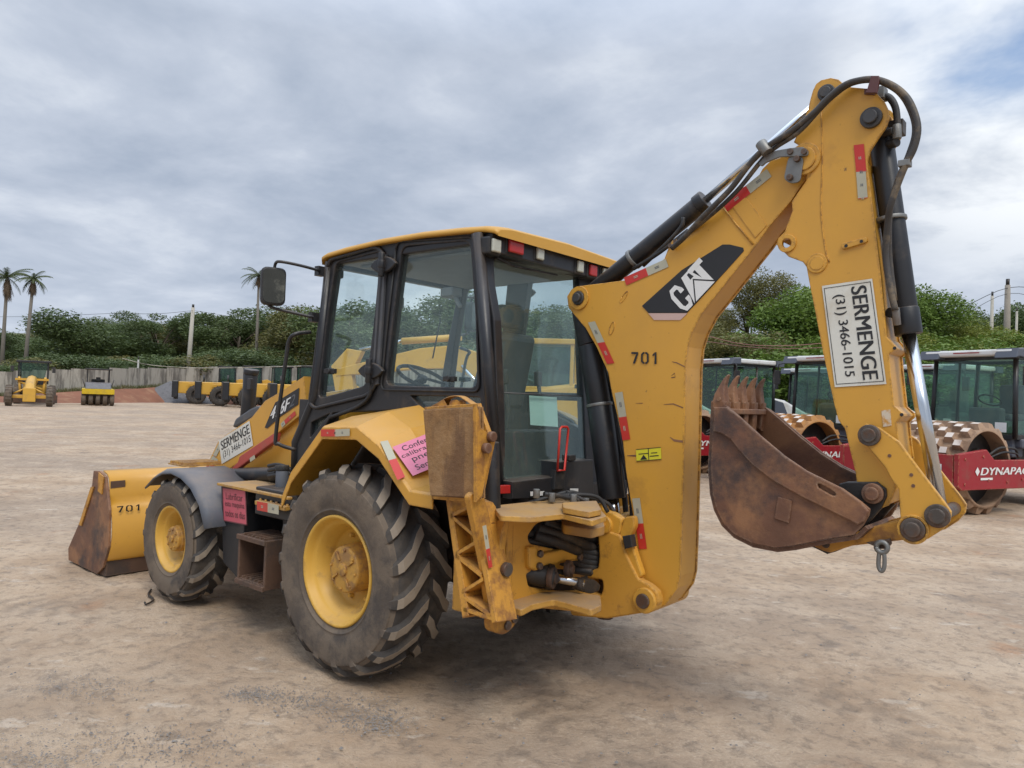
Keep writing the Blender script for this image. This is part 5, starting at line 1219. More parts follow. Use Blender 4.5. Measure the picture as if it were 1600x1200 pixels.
# ground: a gently uneven sheet reaching the horizon
def vnoise(x, y, seed):
    r_ = np.random.default_rng(seed).random((256, 256)).astype(np.float32); xi, yi = np.floor(x).astype(int), np.floor(y).astype(int); fx, fy = x-xi, y-yi
    fx = fx*fx*(3-2*fx); fy = fy*fy*(3-2*fy); a = lambda p, q: r_[(xi+p) % 256, (yi+q) % 256]
    return (a(0, 0)*(1-fx)+a(1, 0)*fx)*(1-fy)+(a(0, 1)*(1-fx)+a(1, 1)*fx)*fy
rr_ = np.concatenate([[.3], np.geomspace(1.2, 70, 430), [90, 130, 200, 400, 900, 3000]]); cen = math.atan2(Fh.y, Fh.x)
th_ = cen + np.concatenate([np.linspace(rad(-46), rad(46), 900), np.linspace(rad(46), rad(314), 62)[1:-1]])
RR, TT = np.meshgrid(rr_, th_, indexing='ij'); GX = CAM.x+RR*np.cos(TT); GY = CAM.y+RR*np.sin(TT)
GZ = np.zeros_like(GX)
for w_, a_, sd_ in ((3.1, .020, 1), (1.1, .016, 2), (.42, .012, 3), (.17, .010, 4), (.075, .006, 5), (.034, .003, 6)):
    nv_ = vnoise(GX/w_+.37*sd_, GY/w_*1.25+2.1*sd_, sd_)
    GZ += a_*((1-np.abs(2*nv_-1))-.5 if w_ < .5 else nv_-.5)*np.clip(1.6-RR*.0/1, 0, 1)*(RR < 75)
GZ -= GZ[(RR < 30)].max()*.55; GZ = np.minimum(GZ, .004)+.013
nr, nt_ = GX.shape; V_ = np.stack([GX, GY, GZ], -1).reshape(-1, 3); ii, jj = np.meshgrid(np.arange(nr-1), np.arange(nt_), indexing='ij'); j2 = (jj+1) % nt_
Fq = np.stack([ii*nt_+jj, (ii+1)*nt_+jj, (ii+1)*nt_+j2, ii*nt_+j2], -1).reshape(-1, 4); nf = len(Fq)
me = bpy.data.meshes.new('ground'); me.vertices.add(len(V_)); me.vertices.foreach_set('co', V_.ravel()); me.loops.add(4*nf); me.loops.foreach_set('vertex_index', Fq.ravel().astype(np.int32)); me.polygons.add(nf)
me.polygons.foreach_set('loop_start', np.arange(0, 4*nf, 4)); me.polygons.foreach_set('loop_total', np.full(nf, 4)); me.polygons.foreach_set('use_smooth', np.ones(nf, bool)); me.update(); me.validate(); me.materials.append(earth)
gr = bpy.data.objects.new('ground', me); C.objects.link(gr); gr['kind'] = 'structure'

# edge of the yard: distance at which the ground starts to rise, per image column
EDGE = [(-900, 50), (0, 53), (150, 60), (250, 70), (310, 76), (400, 72), (520, 66), (800, 44), (1000, 34), (1100, 25.5), (1400, 24), (1700, 24), (2600, 24)]
WALLB = [(-900, .2), (0, .35), (100, .75), (250, 1.4), (360, 2.0), (520, 2.2), (800, 1.4), (1000, 1.2), (1100, 1.0), (2600, 1.0)]
def terr(px, d):
    e = interp(px, EDGE); t = d-e
    if t <= 0: return -.05
    wb = interp(px, WALLB); z = wb*min(1, t/4.0)
    left = interp(px, [(-900, 1), (900, 1), (1100, 0), (3000, 0)])
    z += left*(max(0, t-8)*.055 + max(0, t-60)*.03) + (1-left)*(max(0, t-1.5)*.42*(1 if t < 9 else 0) + (0 if t < 9 else 3.15+(t-9)*.10))
    if 520 < px < 1150 and t > 30: z += min(t-30, 50)*.10*min(1, (px-520)/120)*min(1, max(0, (1150-px)/150))
    z += .25*mnoise.noise(Vector((px*.02, d*.15, 0)))*min(1, t/6)
    return z
b = MB(); cols = [-900+35*i for i in range(101)]; ts = [0, 1, 2, 3, 4, 6, 8, 10, 13, 17, 22, 30, 45, 65, 90, 130, 200, 300]
gridv = []
for px in cols:
    e = interp(px, EDGE); gridv.append([b.bm.verts.new(az(px, e+t, terr(px, e+t))) for t in ts])
for i, (A, B) in enumerate(zip(gridv, gridv[1:])):
    for q in range(len(ts)-1):
        f = b.bm.faces.new((A[q], B[q], B[q+1], A[q+1])); f.smooth = True
        f.material_index = 0 if (q < 5 and cols[i] < 560) else 1
hs_ = b.done('hillside', [redsoil, grassy]); hs_['kind'] = 'structure'

# loose pebbles and a gravel patch near the camera
def pebbles(name, n, gen, mtl, smin, smax, label, cat):
    vs, fs = [], []
    for i in range(n):
        p = gen(); s = smin+(smax-smin)*random.random()**2.5; a = random.random()*6.28
        ex = Vector((math.cos(a), math.sin(a), 0))*s; ey = Vector((-math.sin(a), math.cos(a), 0))*s*random.uniform(.6, 1); k = len(vs)
        vs += [p+ex, p+ey, p-ex, p-ey, p+Vector((0, 0, s*random.uniform(.5, .9)))+ex*random.uniform(-.3, .3)]
        fs += [(k, k+1, k+4), (k+1, k+2, k+4), (k+2, k+3, k+4), (k+3, k, k+4)]
    me = bpy.data.meshes.new(name); me.from_pydata(vs, [], fs); me.materials.append(mtl); o = bpy.data.objects.new(name, me); C.objects.link(o)
    o['kind'] = 'stuff'; tag(o, label, cat); return o
stonem = surf('small_stones', (.20, .185, .17), .9, var=.5, vscale=40, bump=0)
def patchgen(spots):
    def f():
        x, y, sx, sy = random.choice(spots); return at(random.gauss(x, sx), max(960, random.gauss(y, sy)), 'z', .012)
    return f
pebbles('loose_gravel', 5200, patchgen([(560, 1112, 40, 16), (590, 1130, 30, 10), (480, 1095, 45, 10), (170, 1165, 80, 22), (300, 1165, 60, 20), (60, 1190, 60, 20), (130, 1075, 50, 12), (400, 1085, 30, 6)]), stonem, .002, .007, 'loose grey gravel scattered on the bare earth beside the rear wheel', 'gravel')
pebbles('small_stones', 900, lambda: at(random.uniform(-50, 1650), 700+520*random.random()**.7, 'z', .012), stonem, .003, .013, 'small stones strewn over the earth yard', 'stones')
b = MB(); b.tube([at(236, 921, 'z', .012), at(232, 929, 'z', .014), at(240, 937, 'z', .012), at(229, 944, 'z', .01), at(226, 941, 'z', .02)], .008, 8, smooth=4)
tag(b.done('bent_wire', darksteel), 'short bent piece of dark wire lying by the small front tyre', 'wire')

# gravel heap
GHc = az(266, 74, 0); b = MB(); rings = []; 
for k in range(9):
    r = k/8; ring = []
    for q in range(36):
        t = 2*math.pi*q/36; rr = r*(4.1+.5*math.sin(3*t+1)); x = math.cos(t)*rr*1.25; y = math.sin(t)*rr*.8
        ring.append(b.bm.verts.new(GHc+Rh*x+Fh*y+Vector((0, 0, 2.1*(1-r)**1.1+.12*mnoise.noise(Vector((x, y, 3)))-.1*r))))
    rings.append(ring)
for A, B in zip(rings, rings[1:]):
    for q in range(36): f = b.bm.faces.new((A[q], A[(q+1) % 36], B[(q+1) % 36], B[q])); f.smooth = True
bmesh.ops.remove_doubles(b.bm, verts=b.bm.verts, dist=.02)
o = b.done('gravel_heap', gravelm); o['kind'] = 'stuff'; tag(o, 'grey heap of crushed stone in front of the concrete wall', 'gravel heap')

# ---- concrete wall, one panel run
b = MB(); wx = [-700+30*i for i in range(58)]
def wallpt(px): 
    d = interp(px, EDGE)+6; return d, terr(px, d)
for i in range(len(wx)-1):
    d0, z0 = wallpt(wx[i]); d1, z1 = wallpt(wx[i+1]); h0 = h1 = 1.95
    z0 = (z0+z1)/2-.0; z1 = z0
    A0, A1 = az(wx[i]+.3, d0), az(wx[i+1]-.3, d1); th = Fh*.12
    lo = [A0+Vector((0, 0, z0-.5)), A1+Vector((0, 0, z1-.5)), A1+th+Vector((0, 0, z1-.5)), A0+th+Vector((0, 0, z0-.5))]; hi = [v+Vector((0, 0, h0+.5)) for v in lo]
    b.hexa(lo, hi)
tag(b.done('concrete_wall', concrete), 'long stained grey concrete wall behind the yard, below the dark trees', 'wall')

# =================================================================== VEGETATION
def leaves_mesh(name, lobes, n, size, mat, droop=0, flat=.75):
    """many small leaf clumps through the volume of several lobes"""
    w = np.array([l[3]*l[4]*l[5] for l in lobes])**.66; w /= w.sum(); idx = rng.choice(len(lobes), n, p=w)
    L = np.array(lobes)[idx]; d = rng.normal(size=(n, 3)); d /= np.linalg.norm(d, axis=1)[:, None]
    r = 1-.5*rng.random(n)**1.6; r *= 1+.16*rng.normal(size=n)*.6
    c = L[:, :3]+d*L[:, 3:6]*r[:, None]
    a = rng.normal(size=(n, 3)); a[:, 2] *= 1-flat*.6; a /= np.linalg.norm(a, axis=1)[:, None]
    t = rng.normal(size=(n, 3)); bb = np.cross(a, t); bb /= np.linalg.norm(bb, axis=1)[:, None]; nn = np.cross(a, bb)
    s = size*(.5+rng.random(n))[:, None]
    p0 = c-a*s; p1 = c+bb*s*.45+nn*s*.12; p2 = c+a*s; p3 = c-bb*s*.45+nn*s*.12
    V = np.stack([p0, p1, p2, p3], 1).reshape(-1, 3); Fc = np.arange(4*n).reshape(-1, 4)
    me = bpy.data.meshes.new(name); me.vertices.add(4*n); me.vertices.foreach_set('co', V.ravel()); me.loops.add(4*n); me.loops.foreach_set('vertex_index', Fc.ravel())
    me.polygons.add(n); me.polygons.foreach_set('loop_start', np.arange(0, 4*n, 4)); me.polygons.foreach_set('loop_total', np.full(n, 4)); me.update(); me.validate()
    me.materials.append(mat); return me
def lobes_for(kind, k, R, H):
    """crown spread R, crown centre height fraction; returned in unit tree height"""
    out = []
    for i in range(k):
        t = rng.random()*6.28; q = rng.random()**.5
        if kind == 'umbrella': x, y, z = R*q*math.cos(t), R*q*math.sin(t), .80+.12*(1-q)+.05*rng.normal(); s = (.16, .16, .07)
        elif kind == 'round': x, y, z = R*.75*q*math.cos(t), R*.75*q*math.sin(t), .38+.5*rng.random()*(1-.35*q); s = (.17, .17, .12)
        elif kind == 'tall': x, y, z = R*.55*q*math.cos(t), R*.55*q*math.sin(t), .35+.57*rng.random(); s = (.13, .13, .11)
        else: x, y, z = R*q*math.cos(t), R*q*math.sin(t), .12+.62*rng.random()*(1-.4*q); s = (.18, .18, .15)
        m_ = .65+.8*rng.random(); out.append((x, y, z, s[0]*m_, s[1]*m_, s[2]*m_))
    return out
def trunk_mesh(name, lobes, mat, rad_=.022, topz=.7):
    b = MB(); b.tube([Vector((0, 0, -.06)), Vector((.01, .01, .15)), Vector((-.01, .02, .35)), Vector((0, 0, topz))], [rad_*1.3, rad_, rad_*.8, rad_*.4], 8)
    for l in lobes[:9]:
        s = Vector((0, 0, .22+.25*random.random())); e = Vector(l[:3]); b.tube([s, (s+e)/2+Vector((0, 0, .03)), e], [rad_*.55, rad_*.35, rad_*.12], 6)
    me = bpy.data.meshes.new(name); b.bm.to_mesh(me); b.bm.free(); me.materials.append(mat); return me
SPEC = {}
def species(key, kind, k, R, n, size, mat, bk_=bark, flat=.75):
    L = lobes_for(kind, k, R, 1); SPEC[key] = (leaves_mesh('crown', L, n, size, mat, flat=flat), trunk_mesh('trunk', L, bk_, topz=.6 if kind != 'bush' else .3))
species('u1', 'umbrella', 22, .50, 11000, .014, leaf_dark); species('u2', 'round', 26, .42, 13000, .015, leaf_dark); species('u3', 'round', 24, .46, 12000, .015, leaf_olive)
species('d2', 'tall', 24, .40, 11000, .014, leaf_dark); species('d3', 'bush', 22, .46, 9000, .019, leaf_dark); species('b3', 'bush', 22, .46, 9000, .019, leaf_olive)
species('r1', 'round', 30, .46, 16000, .017, leaf_bright); species('r2', 'bush', 28, .48, 15000, .018, leaf_bright); species('r3', 'bush', 28, .48, 13000, .017, leaf_yel); species('r4', 'tall', 26, .42, 9000, .013, leaf_olive)
KIND = {'u1': 'dark flat-topped tree', 'u2': 'dark round-crowned tree', 'u3': 'olive round-crowned tree', 'd2': 'dark tall tree', 'd3': 'low dark bushy tree', 'b3': 'low olive bushy tree', 'r1': 'bright green leafy tree', 'r2': 'bright green spreading shrub', 'r3': 'yellow-green spreading shrub', 'r4': 'thin olive brush tree'}
def tree(px, d, top_py, key, label, spread=1.0, group=None, z=None):
    z0 = terr(px, d) if z is None else z; H = zat(top_py, px, d)-z0
    o = empty('tree' if key not in ('r2', 'r3', 'd3', 'b3') else 'shrub', label, 'tree' if key not in ('r2', 'r3') else 'shrub', az(px, d, z0-.1), random.random()*6.28, group)
    for nm, me in zip(('crown', 'trunk'), SPEC[key]): c = bpy.data.objects.new(nm, me); C.objects.link(c); c.parent = o
    o.scale = (H*spread*1.05, H*spread*1.05, H*(1.02 if px > 1000 else .93)); return o
GL = 'dark trees beyond the concrete wall'
left_trees = [  # column, distance, crown top row, species, spread, what singles it out
 (128, 74, 462, 'u2', 1.25, 'large broad dark tree behind the yellow pneumatic roller, tallest beyond the left wall'),
 (212, 88, 486, 'u2', 1.0, 'dark rounded tree just left of the pale utility pole'),
 (245, 80, 482, 'u1', 1.0, 'dark flat-topped tree left of the pale utility pole'),
 (330, 92, 492, 'u2', 1.0, 'dark tree right of the pale utility pole, behind the wires'),
 (372, 84, 476, 'u1', 1.2, 'flat-topped airy tree between the utility pole and the cab mirror'),
 (420, 90, 474, 'd2', 1.2, 'dark tree seen below the cab mirror'),
 (478, 76, 458, 'u3', 1.2, 'olive tree crown just left of the cab door'),
 (60, 95, 508, 'd3', 1.3, 'low dark tree behind the shorter palm'), (15, 100, 512, 'b3', 1.2, 'olive scrub tree at the foot of the left palm'),
 (-40, 90, 500, 'u2', 1.2, 'dark tree at the left edge of the view'), (165, 100, 492, 'd2', 1.2, 'dark tree behind the broad tree on the left'),
 (290, 100, 500, 'u2', 1.3, 'dark tree directly behind the pale utility pole'), (450, 100, 486, 'u2', 1.3, 'dark tree far behind the cab grab rail')]
WH = ('above the grader', 'just right of the grader', 'between grader and pneumatic roller', 'left part of the broad tree', 'above the pneumatic roller', 'right of the pneumatic roller', 'by the thin wall post', 'above the gravel heap', 'left of the pale utility pole', 'right of the pale utility pole', 'above the first parked loader', 'left of the exhaust stack', 'right of the exhaust stack', 'by the grab rail')
for i_, px_ in enumerate(range(-5, 490, 37)): left_trees.append((px_, 80+6*(i_ % 3), 500-5*(i_ % 4)+(10 if px_ < 60 else 0), ('d2', 'u2', 'u3', 'u2', 'd2')[i_ % 5], 1.4, 'mid-green tree in the middle row beyond the wall, '+WH[i_]))
for px, d, t, k, sp, lb in left_trees: tree(px, d*1.28, t, k, lb, sp, GL)
sides = ['grader cab', 'pneumatic roller', 'gravel heap', 'utility pole', 'parked loaders', 'grab rail']
fronts = [(-30, 66, 548, 'b3', 'light shrub far left behind the concrete wall'), (20, 64, 545, 'd3', 'low dark shrub left of the grader cab behind the wall'), (62, 68, 538, 'b3', 'olive shrub between grader and pneumatic roller behind the wall'),
 (98, 70, 528, 'd3', 'low dark shrub above the gap between the two left machines'), (150, 66, 532, 'd3', 'low dark shrub above the pneumatic roller canopy'), (188, 70, 535, 'b3', 'olive shrub right of the pneumatic roller canopy'),
 (225, 66, 540, 'd3', 'low dark shrub above the thin wall post'), (262, 68, 530, 'd3', 'low dark shrub above the gravel heap'), (318, 66, 532, 'b3', 'olive shrub at the right foot of the utility pole'),
 (352, 70, 520, 'd3', 'low dark shrub behind the leftmost parked loader'), (392, 66, 520, 'd3', 'low dark shrub above the loader cab behind the exhaust'), (430, 74, 520, 'b3', 'olive shrub behind the grab rail'), (468, 74, 518, 'd3', 'low dark shrub touching the cab front post')]
for px, d, t, k, lb in fronts: tree(px, d*(1.08+.22*min(1, max(0, px/300))), t, k, lb, 1.7, 'shrubs along the concrete wall')
# wooded hill seen through the cab glass
hill = [(540, 80, 452, 'u2', 'through the front side glass, left'), (600, 92, 448, 'u2', 'behind the door pillar'), (655, 88, 446, 'u2', 'through the rear side glass above the steering wheel'), (705, 96, 444, 'd2', 'through the rear side glass beside the seat'),
 (770, 84, 448, 'u2', 'behind the rear cab post'), (830, 90, 446, 'u2', 'through the rear window, left half'), (885, 86, 450, 'u2', 'through the rear window, right half'), (945, 84, 470, 'u2', 'behind the boom cylinder')]
for px, d, t, k, lb in hill: tree(px, d, t, k, 'dark tree on the wooded hill seen '+lb if 'seen' not in lb else lb, 1.3, 'trees on the hill behind the cab')
for i, (px, d, t, lb) in enumerate(((575, 84, 500, 'through the cab door glass'), (645, 78, 495, 'through the side glass low on the left'), (720, 76, 495, 'through the side glass beside the seat back'), (800, 66, 498, 'through the rear window left edge'), (870, 56, 500, 'through the middle of the rear window'), (930, 52, 520, 'between the cab and the boom cylinder'))):
    tree(px, d, t, 'd3' if i % 2 else 'b3', 'low shrub at the hill foot seen '+lb, 1.8, 'shrubs at the foot of the hill')
# right bank: brighter growth
RT_ = [(1245, 31, 440, 'r1', 1.05, 'bright green leafy tree left of the stick, above the middle roller'), (1205, 35, 424, 'r4', 1.0, 'thin olive brush tree showing above the bright tree, left of the stick'),
 (1165, 36, 436, 'r4', 1.1, 'thin olive brush tree nearest the boom on the right bank'), (1125, 34, 478, 'r4', 1.2, 'low olive brush just right of the boom'), (1290, 32, 430, 'r1', 1.0, 'bright green tree hidden mostly behind the stick'),
 (1440, 32, 440, 'r1', 1.0, 'bright green tree immediately right of the bucket cylinder'), (1400, 34, 436, 'r2', 1.0, 'bright shrub glimpsed between stick and bucket cylinder'), (1495, 33, 474, 'r3', 1.15, 'yellow-green shrub above the nearest roller cab'),
 (1545, 32, 486, 'r3', 1.15, 'yellow-green shrub left of the right utility pole'), (1590, 34, 498, 'r3', 1.2, 'yellow-green shrub at the right edge of the view'), (1650, 34, 480, 'r3', 1.2, 'yellow-green shrub beyond the right edge'),
 (1340, 31, 452, 'r2', 1.0, 'bright shrub behind the company sign on the stick'), (1100, 33, 500, 'r4', 1.3, 'olive brush tree half hidden by the boom')]
WR = ('beside the boom', 'above the roller cab by the bucket teeth', 'left of the bright green tree', 'under the bright green tree', 'above the middle roller', 'left of the stick', 'behind the stick sign', 'behind the stick cylinder', 'right of the bucket cylinder', 'left of the nearest roller roof', 'above the nearest roller roof', 'left of the brown pole', 'behind the brown pole', 'at the right picture edge')
for i_, px_ in enumerate(range(1092, 1660, 42)): RT_.append((px_, 30+(i_ % 3), (505, 492, 498, 486)[i_ % 4]+(8 if px_ > 1480 else 0), ('r4', 'r2', 'r3', 'r2', 'r1')[i_ % 5] if px_ < 1450 else ('r3', 'r2')[i_ % 2], 1.5, 'mid-height growth filling the right bank, '+WR[i_]))
for px, d, t, k, sp, lb in RT_: tree(px, d, t, k, lb, sp, 'growth on the right bank')
LOW = [(1110, 28, 524, 'r4', 'low dry brush beside the boom edge'), (1150, 28, 520, 'r4', 'low dry brush above the leftmost visible roller cab'), (1195, 28.5, 505, 'r2', 'low bright shrub above the gap between roller cabs'), (1240, 28, 500, 'r2', 'low bright shrub above the middle roller cab'),
 (1290, 28, 505, 'r2', 'low bright shrub behind the stick'), (1405, 27, 520, 'r2', 'low bright shrub seen past the bucket cylinder'), (1445, 28, 505, 'r2', 'low bright shrub right of the chrome rod'), (1470, 26.5, 560, 'r2', 'small leafy shrub left of the nearest roller cab'), (1500, 28, 510, 'r3', 'low yellow-green shrub above the nearest roller roof'),
 (1550, 28, 515, 'r3', 'low yellow-green shrub above the nearest roller, to the right'), (1600, 28, 520, 'r3', 'low yellow-green shrub at the right picture edge')]
for px, d, t, k, lb in LOW: tree(px, d, t, k, lb, 1.5, 'low shrubs on the right bank')
for i, (px, d, t, lb) in enumerate(((1490, 120, 466, 'far dark tree on the skyline left of the right poles'), (1530, 115, 468, 'far dark tree on the skyline between the right poles'), (1575, 110, 462, 'far dark tree on the skyline behind the right pole'), (1625, 110, 458, 'far dark tree on the skyline at the right edge'))):
    tree(px, d, t, 'u2', lb, .9, 'far trees on the right skyline', z=6)

# grass tufts along the banks
def grass(name, n, gen, h, label):
    vs, fs = [], []
    for i in range(n):
        p = gen(); a = random.random()*6.28; w = .03*random.uniform(.6, 1.6); hh = h*random.uniform(.4, 1.3); dx = Vector((math.cos(a), math.sin(a), 0)); k = len(vs); ln = Vector((random.gauss(0, .25), random.gauss(0, .25), 1))*hh
        vs += [p-dx*w, p+dx*w, p+ln*.6+dx*w*.5, p+ln]; fs.append((k, k+1, k+2, k+3))
    me = bpy.data.meshes.new(name); me.from_pydata(vs, [], fs); me.materials.append(grassm); o = bpy.data.objects.new(name, me); C.objects.link(o); o['kind'] = 'stuff'; tag(o, label, 'grass')
def gb():
    px = random.uniform(1060, 1680); d = interp(px, EDGE)+random.random()*8; return az(px, d, terr(px, d))
def gl_():
    px = random.uniform(-60, 560); d = interp(px, EDGE)+random.choice((4.8+random.random(), 7+random.random()*6)); return az(px, d, terr(px, d))
grass('dry_grass', 22000, gb, .5, 'tall dry grass covering the bank behind the red rollers'); grass('wall_grass', 9000, gl_, .35, 'dry grass along the foot of the concrete wall')

# palms
def palm(px, d, base_py, top_py, fr, label, lean=0, skirt=.9):
    z0 = terr(px, d); H = zat(top_py, px, d)-z0; o = empty('palm_tree', label, 'palm tree', az(px, d, z0), 0, 'tall palms on the skyline')
    b = MB(); b.tube([Vector((0, 0, -.3)), Rh*lean*.3+Vector((0, 0, H*.4)), Rh*lean+Vector((0, 0, H))], [.26, .19, .14], 10); b.done('trunk', palmbark, o)
    topv = Rh*lean+Vector((0, 0, H))
    for nm, n, mt_, lo, hi, ln in (('crown', 22, leaf_palm, -.25, 1.1, fr), ('dead_frond_skirt', 26, leaf_dry, -1.5, -1.15, fr*skirt)):
        vs, fs = [], []
        for i in range(n):
            a = 2*math.pi*i/n+random.random()*.3; e = random.uniform(lo, hi); L = ln*random.uniform(.8, 1.1); pts = []
            for j in range(9):
                t = j/8; el = e-(1.1 if lo > -1 else .12)*t; 
                pts.append((pts[-1] if pts else topv)+ (Vector((math.cos(a)*math.cos(el), math.sin(a)*math.cos(el), math.sin(el)))*L/8 if pts else Vector()))
            side = Vector((-math.sin(a), math.cos(a), 0))
            for j in range(1, 9):
                p = pts[j]; w = L*.20*math.sin(math.pi*(j/9.5)**.7)
                for sg in (-1, 1):
                    for h_ in (0, .5):
                        q = pts[j-1].lerp(p, .2+h_); k = len(vs); tip = q+side*sg*w*random.uniform(.7, 1.1)+(p-pts[j-1])*.9-Vector((0, 0, w*.5)); wv = (p-pts[j-1]).normalized()*.055
                        vs += [q-wv, q+wv, tip]; fs.append((k, k+1, k+2))
            for j in range(8): k = len(vs); wv = Vector((0, 0, .03)); vs += [pts[j]-wv, pts[j]+wv, pts[j+1]+wv, pts[j+1]-wv]; fs.append((k, k+1, k+2, k+3))
        me = bpy.data.meshes.new(nm); me.from_pydata(vs, [], fs); me.materials.append(mt_); c = bpy.data.objects.new(nm, me); C.objects.link(c); c.parent = o
    return o
palm(2, 80, 540, 433, 2.5, 'tall palm with a brown skirt of dead fronds at the left edge', .15, .95); palm(38, 80, 560, 435, 2.0, 'thinner palm with a drooping brown skirt, right of the edge palm', .5, .85)
palm(399, 95, 540, 430, 2.6, 'tall palm whose crown shows beside the cab mirror', -.1, .6)

# poles and wires
def pole(px, d, base_z, top_py, r, label, mt_=wood, lean=0, arms=0):
    H = zat(top_py, px, d); o = empty('utility_pole', label, 'pole', az(px, d, base_z)); h = H-base_z
    b = MB(); b.tube([Vector((0, 0, -.5)), Rh*lean*.5+Vector((0, 0, h/2)), Rh*lean+Vector((0, 0, h))], [r*1.25, r*1.1, r*.85], 12); b.done('post', mt_, o)
    b = MB(); b.cyl(Rh*lean+Vector((0, 0, h)), Rh*lean+Vector((0, 0, h+.35)), r*.6, seg=8)
    if arms: b.box(Rh*lean+Vector((0, 0, h-.25)), (.1, .9, .08))
    b.done('insulator', darksteel, o); return o
pole(293, 84, 2.2, 480, .22, 'pale concrete utility pole standing behind the wall on the left', surf('pale_pole_concrete', (.42, .39, .33), .85, var=.1), .28)
pole(215, 73, 1.2, 562, .09, 'thin short wall post left of the gravel heap', surf('thin_post', (.36, .35, .33), .8), 0)
pole(1572, 42, 3.5, 445, .16, 'brown utility pole at the right above the roller cab', wood, -.05, 0)
pole(1547, 60, 4.0, 462, .13, 'grey concrete pole left of the brown pole on the right', concrete, 0, 0)
pole(1586, 75, 4.0, 486, .12, 'small far pole right of the brown pole', concrete, 0, 0)
def wire(pts, label, r=.018, mt_=blackrub, sag=.0):
    P = [az(px, d, zat(py, px, d)) for px, py, d in pts]; b = MB(); b.tube(P, r, 5, smooth=4, cap=False); tag(b.done('overhead_wire', mt_), label, 'wire', 'overhead wires')
wire([(180, 489, 75), (240, 490, 70), (297, 485, 84)], 'overhead wire running left from the pale pole', .02); wire([(297, 485, 84), (325, 489, 86), (420, 505, 95)], 'overhead wire running right from the pale pole toward the mirror', .02)
wire([(-40, 495, 90), (60, 494, 85), (180, 489, 75)], 'faint overhead wire between the palms and the big tree', .02)
copper = surf('red_cable', (.22, .10, .08), .7, bump=0)
wire([(1434, 515, 30), (1500, 481, 36), (1572, 449, 42), (1640, 452, 42)], 'black overhead wire rising to the brown pole on the right', .018); wire([(1434, 525, 30), (1500, 493, 36), (1572, 458, 42), (1640, 470, 40)], 'lower black overhead wire at the brown pole', .014)
wire([(1085, 520, 26), (1170, 539, 25), (1285, 536, 25), (1430, 512, 25)], 'thin reddish cable sagging above the roller cabs', .014, copper); wire([(1085, 531, 26), (1180, 543, 25), (1285, 543, 25), (1420, 530, 25)], 'second reddish cable, just below the first above the roller cabs', .012, copper)
wire([(190, 560, 55), (240, 571, 55), (330, 575, 56), (470, 572, 56)], 'sagging cable along the top of the concrete wall', .025, concrete)

# =================================================================== PARKED MACHINES
def mtl(b, name, m, parent, bevel=.01): return b.done(name, m, parent, bevel=bevel)
def bx_(name, boxes, m, parent, bevel=.015):
    b = MB(); [b.box(c, s, r[0] if r else None) for c, s, *r in boxes]; return b.done(name, m, parent, bevel=bevel)

